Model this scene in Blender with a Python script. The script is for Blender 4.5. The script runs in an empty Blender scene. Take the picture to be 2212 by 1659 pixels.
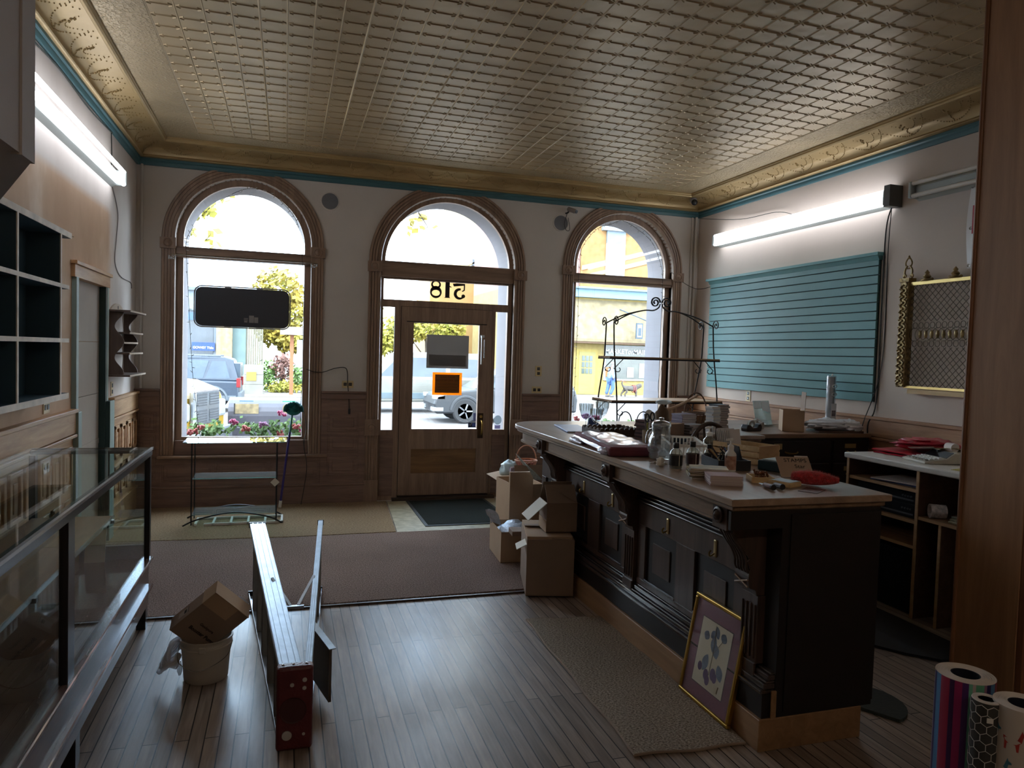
import bpy, bmesh, math, random
from mathutils import Vector, Matrix, Euler
R = math.radians; PI = math.pi
sc = bpy.context.scene
COL = sc.collection
rnd = random.Random(7)
# ------------------------------------------------------------------ materials
def lin(c):
    c = c / 255.0
    return c / 12.92 if c <= .04045 else ((c + .055) / 1.055) ** 2.4
def L3(c): return (lin(c[0]), lin(c[1]), lin(c[2]), 1.0)
MATS = {}
def nt(name):
    m = bpy.data.materials.new(name); m.use_nodes = True
    n = m.node_tree; n.nodes.clear()
    return m, n, n.nodes, n.links
def N(ns, t, **kw):
    n = ns.new(t)
    for k, v in kw.items():
        if k.startswith('i_'):
            key = k[2:]
            key = int(key) if key.isdigit() else key.replace('_', ' ')
            n.inputs[key].default_value = v
        else: setattr(n, k, v)
    return n
def coords(ns, ln, scale=(1, 1, 1), rot=(0, 0, 0)):
    tc = ns.new('ShaderNodeTexCoord'); mp = ns.new('ShaderNodeMapping')
    mp.inputs['Scale'].default_value = scale; mp.inputs['Rotation'].default_value = rot
    ln.new(tc.outputs['Object'], mp.inputs[0]); return mp.outputs[0]
def mixc(ns, ln, f, a, b):
    m = ns.new('ShaderNodeMix'); m.data_type = 'RGBA'
    for s, v in ((m.inputs[0], f), (m.inputs[6], a), (m.inputs[7], b)):
        if hasattr(v, 'is_output'): ln.new(v, s)
        else: s.default_value = v
    return m.outputs[2]
def ramp(ns, ln, f, stops):
    r = ns.new('ShaderNodeValToRGB'); e = r.color_ramp.elements
    e[0].position, e[0].color = stops[0]; e[1].position, e[1].color = stops[-1]
    for p, c in stops[1:-1]: k = e.new(p); k.color = c
    ln.new(f, r.inputs[0]); return r.outputs[0]
def finish(m, ns, ln, col, rough=.6, metal=0, bump=None, bs=.3, bd=.01, spec=.5, coat=0, sheen=0):
    p = ns.new('ShaderNodeBsdfPrincipled'); o = ns.new('ShaderNodeOutputMaterial')
    if hasattr(col, 'is_output'): ln.new(col, p.inputs['Base Color'])
    else: p.inputs['Base Color'].default_value = col
    if hasattr(rough, 'is_output'): ln.new(rough, p.inputs['Roughness'])
    else: p.inputs['Roughness'].default_value = rough
    p.inputs['Metallic'].default_value = metal
    p.inputs['Specular IOR Level'].default_value = spec
    p.inputs['Coat Weight'].default_value = coat
    p.inputs['Sheen Weight'].default_value = sheen
    if bump is not None:
        b = ns.new('ShaderNodeBump'); b.inputs['Strength'].default_value = bs; b.inputs['Distance'].default_value = bd
        ln.new(bump, b.inputs['Height']); ln.new(b.outputs[0], p.inputs['Normal'])
    ln.new(p.outputs[0], o.inputs[0]); return p
def mat(name, c, rough=.6, metal=0, var=.12, vs=3.0, bump=0, bsc=60, spec=.5, coat=0, sheen=0, stretch=(1, 1, 1), c2=None):
    if name in MATS: return MATS[name]
    m, n, ns, ln = nt(name)
    co = coords(ns, ln, stretch)
    no = N(ns, 'ShaderNodeTexNoise', i_Scale=vs, i_Detail=4.0); ln.new(co, no.inputs[0])
    a = L3(c); lo = tuple(v * (1 - var) for v in a[:3]) + (1,)
    hi = tuple(min(1, v * (1 + var)) for v in a[:3]) + (1,)
    if c2: lo, hi = L3(c), L3(c2)
    col = ramp(ns, ln, no.outputs[0], [(.3, lo), (.7, hi)])
    bo = None
    if bump:
        b = N(ns, 'ShaderNodeTexNoise', i_Scale=bsc, i_Detail=2.0); ln.new(co, b.inputs[0]); bo = b.outputs[0]
    finish(m, ns, ln, col, rough, metal, bo, bump, .006, spec, coat, sheen)
    MATS[name] = m; return m
def wood(name, c1, c2, axis=2, rough=.45, scale=9, coat=0, spec=.5, bump=.06, worn=None):
    if name in MATS: return MATS[name]
    m, n, ns, ln = nt(name)
    st = [scale] * 3; st[axis] = scale * .09
    co = coords(ns, ln, tuple(st))
    no = N(ns, 'ShaderNodeTexNoise', i_Scale=2.2, i_Detail=7.0, i_Roughness=.65, i_Distortion=.6); ln.new(co, no.inputs[0])
    col = ramp(ns, ln, no.outputs[0], [(.3, L3(c1)), (.5, L3([(a + b) / 2 for a, b in zip(c1, c2)])), (.7, L3(c2))])
    if worn:
        co2 = coords(ns, ln, (1, 1, 1))
        n2 = N(ns, 'ShaderNodeTexNoise', i_Scale=2.6, i_Detail=5.0); ln.new(co2, n2.inputs[0])
        f = ramp(ns, ln, n2.outputs[0], [(.45, (0, 0, 0, 1)), (.7, (1, 1, 1, 1))])
        col = mixc(ns, ln, f, col, L3(worn))
    finish(m, ns, ln, col, rough, 0, no.outputs[0], bump, .004, spec, coat)
    MATS[name] = m; return m
def glass(name, tint=(235, 245, 240), refl=1.0, alpha=1, rough=0.0):
    if name in MATS: return MATS[name]
    m, n, ns, ln = nt(name)
    t = ns.new('ShaderNodeBsdfTransparent'); g = ns.new('ShaderNodeBsdfGlossy'); o = ns.new('ShaderNodeOutputMaterial')
    t.inputs[0].default_value = L3(tint); g.inputs['Roughness'].default_value = rough
    g.inputs[0].default_value = (1, 1, 1, 1)
    lw = N(ns, 'ShaderNodeLayerWeight', i_Blend=.5); pw = N(ns, 'ShaderNodeMath', operation='POWER'); pw.inputs[1].default_value = 5
    ln.new(lw.outputs['Facing'], pw.inputs[0])
    mu = N(ns, 'ShaderNodeMath', operation='MULTIPLY_ADD'); mu.inputs[1].default_value = .9 * refl; mu.inputs[2].default_value = .035 * refl
    ln.new(pw.outputs[0], mu.inputs[0])
    mx = ns.new('ShaderNodeMixShader'); ln.new(mu.outputs[0], mx.inputs[0]); ln.new(t.outputs[0], mx.inputs[1]); ln.new(g.outputs[0], mx.inputs[2])
    last = mx.outputs[0]
    if alpha < 1:
        d = N(ns, 'ShaderNodeBsdfDiffuse'); d.inputs[0].default_value = L3(tint)
        m2 = ns.new('ShaderNodeMixShader'); m2.inputs[0].default_value = 1 - alpha
        ln.new(last, m2.inputs[1]); ln.new(d.outputs[0], m2.inputs[2]); last = m2.outputs[0]
    ln.new(last, o.inputs[0]); MATS[name] = m; return m
def paper(name, c, tr=.5):
    if name in MATS: return MATS[name]
    m, n, ns, ln = nt(name); no = N(ns, 'ShaderNodeTexNoise', i_Scale=8.0, i_Detail=3.0); ln.new(coords(ns, ln), no.inputs[0]); a = L3(c)
    col = ramp(ns, ln, no.outputs[0], [(.3, tuple(v * .95 for v in a[:3]) + (1,)), (.7, a)])
    d = ns.new('ShaderNodeBsdfDiffuse'); t = ns.new('ShaderNodeBsdfTranslucent'); mx = ns.new('ShaderNodeMixShader'); o = ns.new('ShaderNodeOutputMaterial'); mx.inputs[0].default_value = tr
    ln.new(col, d.inputs[0]); ln.new(col, t.inputs[0]); ln.new(d.outputs[0], mx.inputs[1]); ln.new(t.outputs[0], mx.inputs[2]); ln.new(mx.outputs[0], o.inputs[0]); MATS[name] = m; return m
def emit(name, c, s):
    if name in MATS: return MATS[name]
    m, n, ns, ln = nt(name)
    e = ns.new('ShaderNodeEmission'); e.inputs[0].default_value = L3(c); e.inputs[1].default_value = s
    o = ns.new('ShaderNodeOutputMaterial'); ln.new(e.outputs[0], o.inputs[0]); MATS[name] = m; return m
# ------------------------------------------------------------------ mesh builder
WM = {}
def TM(loc=(0, 0, 0), rx=0, ry=0, rz=0, s=1):
    return Matrix.Translation(Vector(loc)) @ Euler((R(rx), R(ry), R(rz))).to_matrix().to_4x4() @ Matrix.Scale(s, 4)
class MB:
    def __init__(s, M=None): s.v = []; s.f = []; s.mi = []; s.M = M; s.m = 0
    def add(s, vs, fs):
        o = len(s.v)
        s.v += [tuple(s.M @ Vector(p)) for p in vs] if s.M else [tuple(p) for p in vs]
        s.f += [tuple(i + o for i in f) for f in fs]; s.mi += [s.m] * len(fs); return s
    def box(s, x0, x1, y0, y1, z0, z1):
        v = [(x, y, z) for z in (z0, z1) for y in (y0, y1) for x in (x0, x1)]
        return s.add(v, [(0, 2, 3, 1), (4, 5, 7, 6), (0, 1, 5, 4), (2, 6, 7, 3), (0, 4, 6, 2), (1, 3, 7, 5)])
    def cb(s, c, d):
        return s.box(c[0] - d[0] / 2, c[0] + d[0] / 2, c[1] - d[1] / 2, c[1] + d[1] / 2, c[2] - d[2] / 2, c[2] + d[2] / 2)
    def prism(s, pts, ax, a, b):
        n = len(pts)
        def P(p, t):
            return (t, p[0], p[1]) if ax == 0 else (p[0], t, p[1]) if ax == 1 else (p[0], p[1], t)
        v = [P(p, a) for p in pts] + [P(p, b) for p in pts]
        f = [tuple(range(n)), tuple(range(2 * n - 1, n - 1, -1))]
        f += [(i, (i + 1) % n, (i + 1) % n + n, i + n) for i in range(n)]
        return s.add(v, f)
    def quad(s, *p): return s.add(p, [tuple(range(len(p)))])
    def tube(s, pts, r, n=8, closed=False, caps=True):
        pts = [Vector(p) for p in pts]; k = len(pts); v = []; f = []; up = None
        for i, p in enumerate(pts):
            a = pts[i - 1] if (i or closed) else p; b = pts[(i + 1) % k] if (i < k - 1 or closed) else p
            t = (b - a)
            t = t.normalized() if t.length > 1e-9 else Vector((0, 0, 1))
            if up is None: up = t.orthogonal().normalized()
            up = (up - t * up.dot(t))
            up = up.normalized() if up.length > 1e-6 else t.orthogonal().normalized()
            w = t.cross(up); rr = r[i] if isinstance(r, (list, tuple)) else r
            v += [p + (up * math.cos(2 * PI * j / n) + w * math.sin(2 * PI * j / n)) * rr for j in range(n)]
        for i in range(k if closed else k - 1):
            for j in range(n):
                a, b = i * n + j, i * n + (j + 1) % n; c, d = ((i + 1) % k) * n + (j + 1) % n, ((i + 1) % k) * n + j
                f.append((a, b, c, d))
        if caps and not closed: f += [tuple(range(n - 1, -1, -1)), tuple(range((k - 1) * n, k * n))]
        return s.add(v, f)
    def cyl(s, p, q, r, r2=None, n=16): return s.tube([p, q], [r, r if r2 is None else r2], n)
    def lathe(s, prof, c=(0, 0, 0), n=24, ax=2, caps=True):
        caps = caps and prof[0] != prof[-1]
        v = []; f = []; k = len(prof)
        for r, z in prof:
            for j in range(n):
                a = 2 * PI * j / n; x, y = r * math.cos(a), r * math.sin(a)
                p = (x, y, z) if ax == 2 else (x, z, y) if ax == 1 else (z, x, y)
                v.append((p[0] + c[0], p[1] + c[1], p[2] + c[2]))
        for i in range(k - 1):
            for j in range(n):
                f.append((i * n + j, i * n + (j + 1) % n, (i + 1) * n + (j + 1) % n, (i + 1) * n + j))
        if caps and prof[0][0] > 1e-6: f.append(tuple(range(n - 1, -1, -1)))
        if caps and prof[-1][0] > 1e-6: f.append(tuple(range((k - 1) * n, k * n)))
        return s.add(v, f)
    def sph(s, c, r, n=12, m=8):
        rx, ry, rz = r if isinstance(r, (tuple, list)) else (r, r, r); v = []; f = []
        for i in range(m + 1):
            t = PI * i / m
            for j in range(n):
                a = 2 * PI * j / n
                v.append((c[0] + rx * math.sin(t) * math.cos(a), c[1] + ry * math.sin(t) * math.sin(a), c[2] + rz * math.cos(t)))
        for i in range(m):
            for j in range(n): f.append((i * n + j, (i + 1) * n + j, (i + 1) * n + (j + 1) % n, i * n + (j + 1) % n))
        return s.add(v, f)
    def grid(s, fn, nu, nv):
        v = [fn(i / nu, j / nv) for i in range(nu + 1) for j in range(nv + 1)]; w = nv + 1
        return s.add(v, [(i * w + j, (i + 1) * w + j, (i + 1) * w + j + 1, i * w + j + 1) for i in range(nu) for j in range(nv)])
    def raw(s, vf, M=None):
        old = s.M
        if M is not None: s.M = M if old is None else old @ M
        s.add(*vf); s.M = old; return s
    def sweep(s, prof, path, closed=False):
        """prof: list of (u,v); path: list of (P, U, V) frames"""
        k = len(prof); v = []; f = []; n = len(path)
        for P, U, V in path:
            P, U, V = Vector(P), Vector(U), Vector(V)
            v += [P + U * u + V * w for u, w in prof]
        for i in range(n if closed else n - 1):
            for j in range(k - 1):
                a = i * k + j; b = ((i + 1) % n) * k + j; f.append((a, a + 1, b + 1, b))
        return s.add(v, f)
    def build(s, name, mats, parent=None, smooth=None, bevel=0, weld=False, recalc=True, seg=1):
        me = bpy.data.meshes.new(name)
        vs = s.v; base = None
        if parent is not None:
            W = WM[parent].inverted(); vs = [tuple(W @ Vector(p)) for p in vs]
        else:
            xs = [p[0] for p in vs]; ys = [p[1] for p in vs]; zs = [p[2] for p in vs]
            base = Vector(((min(xs) + max(xs)) / 2, (min(ys) + max(ys)) / 2, min(zs)))
            vs = [(p[0] - base.x, p[1] - base.y, p[2] - base.z) for p in vs]
        me.from_pydata(vs, [], s.f)
        if not isinstance(mats, (list, tuple)): mats = [mats]
        for m in mats: me.materials.append(m)
        me.polygons.foreach_set('material_index', s.mi)
        if recalc or weld:
            bm = bmesh.new(); bm.from_mesh(me)
            if weld: bmesh.ops.remove_doubles(bm, verts=bm.verts, dist=1e-5)
            if recalc: bmesh.ops.recalc_face_normals(bm, faces=bm.faces)
            bm.to_mesh(me); bm.free()
        if smooth:
            me.polygons.foreach_set('use_smooth', [True] * len(me.polygons)); me.set_sharp_from_angle(angle=R(smooth))
        me.update()
        o = bpy.data.objects.new(name, me); COL.objects.link(o)
        if parent is not None: o.parent = parent; WM[o] = WM[parent]
        else: o.location = base; WM[o] = Matrix.Translation(base)
        if bevel:
            b = o.modifiers.new('Bevel', 'BEVEL'); b.width = bevel; b.segments = seg; b.limit_method = 'ANGLE'; b.angle_limit = R(40)
        return o
def tag(o, label, cat, group=None, kind=None):
    o['label'] = label; o['category'] = cat
    if group: o['group'] = group
    if kind: o['kind'] = kind
    return o
def struct(o): o['kind'] = 'structure'; return o
def thing(name, label, cat, loc=(0, 0, 0), rz=0, group=None):
    o = bpy.data.objects.new(name, None); COL.objects.link(o); o.empty_display_size = .05
    o.location = loc; o.rotation_euler = (0, 0, R(rz)); WM[o] = TM(loc, 0, 0, rz)
    return tag(o, label, cat, group)
def dup(o, loc=None, rz=None, label=None, parent=None):
    c = o.copy(); COL.objects.link(c); c.parent = parent
    if loc is not None: c.location = loc
    if rz is not None: c.rotation_euler = (c.rotation_euler[0], c.rotation_euler[1], R(rz))
    if label: c['label'] = label
    for ch in list(o.children): dup(ch, parent=c)
    return c
def shape2d(loops, depth):
    cu = bpy.data.curves.new('tmp', 'CURVE'); cu.dimensions = '2D'; cu.fill_mode = 'BOTH'; cu.extrude = depth / 2
    for lp in loops:
        sp = cu.splines.new('POLY'); sp.points.add(len(lp) - 1); sp.use_cyclic_u = True
        for p, q in zip(sp.points, lp): p.co = (q[0], q[1], 0, 1)
    return cu2vf(cu)
def cu2vf(cu):
    o = bpy.data.objects.new('tmp', cu); COL.objects.link(o)
    dg = bpy.context.evaluated_depsgraph_get(); dg.update()
    me = bpy.data.meshes.new_from_object(o.evaluated_get(dg))
    vf = ([tuple(v.co) for v in me.vertices], [tuple(p.vertices) for p in me.polygons])
    bpy.data.objects.remove(o); bpy.data.curves.remove(cu); bpy.data.meshes.remove(me); return vf
def text2d(t, size, depth=.001, align='CENTER', shear=0, bold=0, sp=1):
    cu = bpy.data.curves.new('tmp', 'FONT'); cu.body = t; cu.size = size; cu.extrude = depth / 2
    cu.align_x = align; cu.shear = shear; cu.offset = bold; cu.space_character = sp; cu.resolution_u = 3
    return cu2vf(cu)
XZ = Matrix(((1, 0, 0, 0), (0, 0, 1, 0), (0, 1, 0, 0), (0, 0, 0, 1)))      # 2-D shape stood up in the x-z plane
def front(x, y, z, flip=False):                                            # faces -y (towards the room) at x,y,z
    return Matrix.Translation((x, y, z)) @ (Matrix.Diagonal((-1, 1, 1, 1)) if flip else Matrix.Identity(4)) @ XZ
def arc(cx, cz, r, a0, a1, n): return [(cx + r * math.cos(R(a0 + (a1 - a0) * i / n)), cz + r * math.sin(R(a0 + (a1 - a0) * i / n))) for i in range(n + 1)]
def spiral(c, r0, r1, a0, a1, n):                                          # 2-D
    return [(c[0] + (r0 + (r1 - r0) * i / n) * math.cos(R(a0 + (a1 - a0) * i / n)), c[1] + (r0 + (r1 - r0) * i / n) * math.sin(R(a0 + (a1 - a0) * i / n))) for i in range(n + 1)]
def smoothpath(pts, n=8):
    P = [Vector(p) for p in pts]; out = []
    for i in range(len(P) - 1):
        a = P[max(i - 1, 0)]; b = P[i]; c = P[i + 1]; d = P[min(i + 2, len(P) - 1)]
        for k in range(n):
            t = k / n; out.append(.5 * ((2 * b) + (c - a) * t + (2 * a - 5 * b + 4 * c - d) * t * t + (3 * b - a - 3 * c + d) * t ** 3))
    out.append(P[-1]); return [tuple(p) for p in out]
D = 7.668; XL = -1.374; XR = 4.686; ZC = 3.50
# ------------------------------------------------------------------ camera
def make_camera():
    f, yaw, pitch, roll = 1563.07, .3037, -.0411, .0303
    fw = Vector((math.sin(yaw) * math.cos(pitch), math.cos(yaw) * math.cos(pitch), math.sin(pitch)))
    r = Vector((math.cos(yaw), -math.sin(yaw), 0)); u = r.cross(fw)
    r2 = r * math.cos(roll) + u * math.sin(roll); u2 = u * math.cos(roll) - r * math.sin(roll)
    cd = bpy.data.cameras.new('camera'); cd.sensor_width = 36; cd.lens = f / 2212 * 36; cd.clip_start = .05; cd.clip_end = 500
    o = bpy.data.objects.new('camera', cd); COL.objects.link(o)
    M = Matrix((r2, u2, -fw)).transposed().to_4x4(); M.translation = (0, 0, 1.6); o.matrix_world = M; sc.camera = o
make_camera()
# ------------------------------------------------------------------ room materials
def floor_mat():
    m, n, ns, ln = nt('floor_boards')
    co = coords(ns, ln, (1, 1, 1), (0, 0, R(90)))
    b = N(ns, 'ShaderNodeTexBrick', i_Scale=1.0, i_Mortar_Size=.0026, i_Brick_Width=1.35, i_Row_Height=.0578, i_Bias=-.1)
    b.offset = .41; b.inputs['Color1'].default_value = L3((164, 146, 132)); b.inputs['Color2'].default_value = L3((128, 112, 100)); b.inputs['Mortar'].default_value = L3((24, 18, 15))
    ln.new(co, b.inputs[0])
    g = coords(ns, ln, (30, 2.2, 10)); no = N(ns, 'ShaderNodeTexNoise', i_Scale=2.0, i_Detail=6.0, i_Distortion=.5); ln.new(g, no.inputs[0])
    f = ramp(ns, ln, no.outputs[0], [(.3, (.72, .72, .72, 1)), (.7, (1.2, 1.2, 1.2, 1))])
    mx = N(ns, 'ShaderNodeMix', data_type='RGBA', blend_type='MULTIPLY'); mx.inputs[0].default_value = 1
    ln.new(b.outputs[0], mx.inputs[6]); ln.new(f, mx.inputs[7])
    n2 = N(ns, 'ShaderNodeTexNoise', i_Scale=1.3, i_Detail=4.0); ln.new(coords(ns, ln), n2.inputs[0])
    ro = ramp(ns, ln, n2.outputs[0], [(.3, (.27, .27, .27, 1)), (.75, (.46, .46, .46, 1))])
    inv = N(ns, 'ShaderNodeMath', operation='SUBTRACT'); inv.inputs[0].default_value = 1; ln.new(b.outputs[1], inv.inputs[1])
    ad = N(ns, 'ShaderNodeMath', operation='MULTIPLY_ADD'); ln.new(no.outputs[0], ad.inputs[0]); ad.inputs[1].default_value = .12; ln.new(inv.outputs[0], ad.inputs[2])
    finish(m, ns, ln, mx.outputs[2], ro, 0, ad.outputs[0], .5, .003, .5); return m
def carpet_mat(name, a, b, ribx, riby):
    m, n, ns, ln = nt(name)
    co = coords(ns, ln, (ribx, riby, 1))
    v = N(ns, 'ShaderNodeTexNoise', i_Scale=1.0, i_Detail=3.0, i_Roughness=.75); ln.new(co, v.inputs[0])
    w = N(ns, 'ShaderNodeTexNoise', i_Scale=1.2, i_Detail=3.0); ln.new(coords(ns, ln), w.inputs[0])
    c = ramp(ns, ln, v.outputs[0], [(.35, L3(a)), (.65, L3(b))])
    sh = ramp(ns, ln, w.outputs[0], [(.3, (.85, .85, .85, 1)), (.7, (1.1, 1.1, 1.1, 1))])
    mx = N(ns, 'ShaderNodeMix', data_type='RGBA', blend_type='MULTIPLY'); mx.inputs[0].default_value = 1
    ln.new(c, mx.inputs[6]); ln.new(sh, mx.inputs[7])
    finish(m, ns, ln, mx.outputs[2], .95, 0, v.outputs[0], 1.0, .012, .1); return m
def left_wall_mat():
    m, n, ns, ln = nt('plaster_left')
    tc = ns.new('ShaderNodeTexCoord'); sx = ns.new('ShaderNodeSeparateXYZ'); geo = ns.new('ShaderNodeNewGeometry'); ln.new(geo.outputs['Position'], sx.inputs[0])
    no = N(ns, 'ShaderNodeTexNoise', i_Scale=1.6, i_Detail=6.0); mp = coords(ns, ln, (1, 1.6, .9)); ln.new(mp, no.inputs[0])
    bare = ramp(ns, ln, no.outputs[0], [(.35, L3((200, 166, 138))), (.55, L3((212, 180, 152))), (.68, L3((228, 204, 182)))])
    paint = ramp(ns, ln, no.outputs[0], [(.3, L3((205, 194, 186))), (.7, L3((218, 208, 200)))])
    def step(sock, lo, hi):
        mr = N(ns, 'ShaderNodeMapRange'); mr.inputs[1].default_value = lo; mr.inputs[2].default_value = hi; ln.new(sock, mr.inputs[0]); return mr.outputs[0]
    jit = N(ns, 'ShaderNodeMath', operation='MULTIPLY_ADD'); ln.new(no.outputs[0], jit.inputs[0]); jit.inputs[1].default_value = .5; ln.new(sx.outputs[1], jit.inputs[2])
    a = step(sx.outputs[2], 2.68, 2.62); b = step(jit.outputs[0], 6.95, 6.75); c = step(sx.outputs[2], .99, 1.0)
    m1 = N(ns, 'ShaderNodeMath', operation='MULTIPLY'); ln.new(a, m1.inputs[0]); ln.new(b, m1.inputs[1])
    col = mixc(ns, ln, m1.outputs[0], paint, bare)
    finish(m, ns, ln, col, .85, 0, no.outputs[0], .25, .01, .2); return m
def tin_mat(name, c, rough=.36, metal=.55, brick=False):
    m, n, ns, ln = nt(name)
    co = coords(ns, ln); no = N(ns, 'ShaderNodeTexNoise', i_Scale=1.8, i_Detail=5.0); ln.new(co, no.inputs[0])
    a = L3(c); col = ramp(ns, ln, no.outputs[0], [(.3, tuple(v * .82 for v in a[:3]) + (1,)), (.7, tuple(v * 1.15 for v in a[:3]) + (1,))])
    h = N(ns, 'ShaderNodeTexNoise', i_Scale=5.0, i_Detail=2.0); ln.new(co, h.inputs[0]); bo = h.outputs[0]; st, bd = .35, .02
    if brick:
        b = N(ns, 'ShaderNodeTexVoronoi', i_Scale=55.0); b.distance = 'CHEBYCHEV'; ln.new(co, b.inputs[0]); bo = b.outputs[0]; st, bd = .9, .012
    finish(m, ns, ln, col, rough, metal, bo, st, bd, .5); return m
FLOOR = floor_mat()
CARP_A = carpet_mat('carpet_loop', (92, 74, 66), (176, 150, 136), 130, 95)
CARP_B = carpet_mat('carpet_rib', (118, 96, 74), (180, 154, 122), 60, 150)
SISAL = carpet_mat('sisal_weave', (88, 74, 62), (206, 186, 164), 95, 150)
PLAST = mat('plaster_paint', (206, 192, 180), .85, var=.05, vs=1.5, bump=.15, bsc=30, spec=.2)
PLASTF = mat('plaster_front', (200, 192, 184), .85, var=.05, vs=1.5, bump=.15, bsc=30, spec=.2)
LWALL = left_wall_mat()
TIN = tin_mat('tin_ceiling', (180, 158, 122), .42, .35); TINB = tin_mat('tin_border', (172, 152, 118), .45, .35, brick=True)
GOLD = tin_mat('cove_gold', (176, 150, 104), .42, .35)
TEAL = mat('teal_paint', (58, 98, 104), .5, var=.1)
OAK = wood('oak_trim', (120, 96, 80), (164, 136, 114), 2, .42)
OAKX = wood('oak_rail', (114, 90, 74), (158, 130, 108), 0, .42)
OAKDARK = wood('oak_wainscot', (108, 84, 74), (144, 116, 102), 0, .45)
OAKL = wood('oak_light', (168, 124, 84), (206, 164, 118), 1, .5)
OAKLD = wood('oak_gold_right', (140, 96, 62), (178, 132, 92), 1, .5)
OUTB = mat('outer_brick', (150, 120, 100), .9, var=.2, vs=8)
STONE = mat('reveal_stone', (118, 114, 118), .8, var=.06)
GLASS = glass('window_glass', (246, 250, 248))
BLACK = mat('black_metal', (22, 22, 24), .45, var=.1)
WHITEP = mat('white_plastic', (226, 224, 218), .4, var=.04)
STEEL = mat('chrome', (200, 200, 200), .25, 1, var=.05)
BRASS = mat('brass', (176, 142, 76), .32, .9, var=.15)
# ------------------------------------------------------------------ shell
struct(MB().box(-1.75, 5.1, -3.1, D + .55, -.12, 0).build('floor', FLOOR))
W1 = dict(c=-.40, r=.627, g=.567, sp=2.61, sill=.52)
W3 = dict(c=3.718, r=.628, g=.568, sp=2.625, sill=.52)
DR = dict(c=1.662, r=.7255, g=.687, sp=2.525, sill=0)
def arch(c, r, z0, sp, n=40): return [(c - r, z0)] + [(c + r * math.cos(R(180 - 180 * i / n)), sp + r * math.sin(R(180 - 180 * i / n))) for i in range(n + 1)] + [(c + r, z0)]
rect = [(XL - .3, 0), (XR + .3, 0), (XR + .3, ZC + .1), (XL - .3, ZC + .1)]
def wallholes(y0, y1, rs, name, m):
    loops = [rect] + [arch(w['c'], w[rs] + (0 if rs == 'r' else .005), w['sill'] if w['sill'] else .001, w['sp']) for w in (W1, DR, W3)]
    return struct(MB().raw(shape2d(loops, y1 - y0), Matrix.Translation((0, (y0 + y1) / 2, 0)) @ XZ).build(name, m))
wallholes(D, D + .12, 'r', 'wall_front', PLASTF)
wallholes(D + .121, D + .5, 'g', 'wall_front_masonry', [STONE])
def lwall():
    b = MB()
    x0, x1 = XL - .25, XL
    b.box(x0, x1, -3.1, 5.575, 0, ZC); b.box(x0, x1, 6.44, D, 0, ZC); b.box(x0, x1, 5.575, 6.44, 2.04, ZC)
    return struct(b.build('wall_left', LWALL))
lwall()
NICHE = mat('niche_panel', (176, 164, 152), .7, var=.05)
b = MB(); b.box(XL - .2, XL - .03, 5.575, 6.44, 1.60, 2.04); b.box(XL - .2, XL - .03, 5.575, 6.44, 1.20, 1.596); b.box(XL - .2, XL - .03, 5.575, 6.44, .84, 1.196); b.box(XL - .2, XL - .03, 5.575, 6.44, 0, .80); b.box(XL - .2, XL - .026, 5.575, 6.44, .80, .84)
struct(b.build('wall_left_recess', NICHE))
DTEAL = mat('dark_teal', (40, 66, 66), .5, var=.1)
PALET = mat('pale_teal', (150, 172, 168), .5, var=.08)
b = MB(); b.box(XL - .03, XL + .018, 6.405, 6.45, 0, 2.04); b.box(XL, XL + .046, 6.42, 6.57, 0, 1.13); b.m = 1
b.box(XL + .001, XL + .02, 6.45, 6.50, 1.13, 2.13); b.box(XL + .046, XL + .05, 6.42, 6.57, 0, 1.132); b.m = 2; b.box(XL - .03, XL + .025, 5.5, 6.51, 2.03, 2.115); b.box(XL - .03, XL + .04, 5.49, 6.53, 2.115, 2.14); b.m = 1
b.box(XL - .03, XL + .03, 5.52, 5.578, 1.1, 2.03); b.box(XL, XL + .05, 5.5, 5.585, 0, 1.12)
struct(b.build('trim_9', [DTEAL, PALET, OAKL], bevel=.003))
struct(MB().box(XR, XR + .25, -3.1, D, 0, ZC).build('wall_right', PLAST))
struct(MB().box(-1.75, 5.1, -3.2, -3.1, 0, ZC).build('wall_back', PLAST))
# ceiling: slab with pressed ribs and crosses
def ceiling():
    b = MB(); b.box(-1.75, 5.1, -3.1, D, ZC, ZC + .1); g = .1525; xs = [-.785 + g * i for i in range(33)]; ys = [7.137 - g * j for j in range(33)]
    def rib(p, q, w, h):
        dx, dy = q[0] - p[0], q[1] - p[1]; l = math.hypot(dx, dy); nx, ny = -dy / l * w / 2, dx / l * w / 2; z = ZC
        b.add([(p[0] + nx, p[1] + ny, z), (p[0] - nx, p[1] - ny, z), (q[0] - nx, q[1] - ny, z), (q[0] + nx, q[1] + ny, z), (p[0] + dx * .1, p[1] + dy * .1, z - h), (q[0] - dx * .1, q[1] - dy * .1, z - h)],
              [(0, 4, 5, 3), (1, 2, 5, 4), (0, 1, 4), (2, 3, 5)])
    for i, x in enumerate(xs):
        w = .013 if i % 4 == 0 else .008
        b.add([(x - w / 2, ys[-1], ZC), (x + w / 2, ys[-1], ZC), (x + w / 2, ys[0], ZC), (x - w / 2, ys[0], ZC), (x, ys[-1], ZC - .004), (x, ys[0], ZC - .004)], [(0, 4, 5, 3), (1, 2, 5, 4)])
        for j, y in enumerate(ys):
            if i < 32: rib((x + .022, y), (x + g - .022, y), .008 if j % 4 else .012, .0055)
            for sx in (-1, 1):
                for sy in (-1, 1): rib((x + sx * .008, y + sy * .006), (x + sx * .032, y + sy * .022), .007, .0045)
    b.m = 1
    b.box(-1.09, -.79, -1, D - .28, ZC - .004, ZC - .0005); b.box(4.10, 4.405, -1, D - .28, ZC - .004, ZC - .0005); b.box(-.785, 4.095, 7.142, D - .28, ZC - .004, ZC - .0005)
    return struct(b.build('ceiling', [TIN, TINB], recalc=False))
ceiling()
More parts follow.
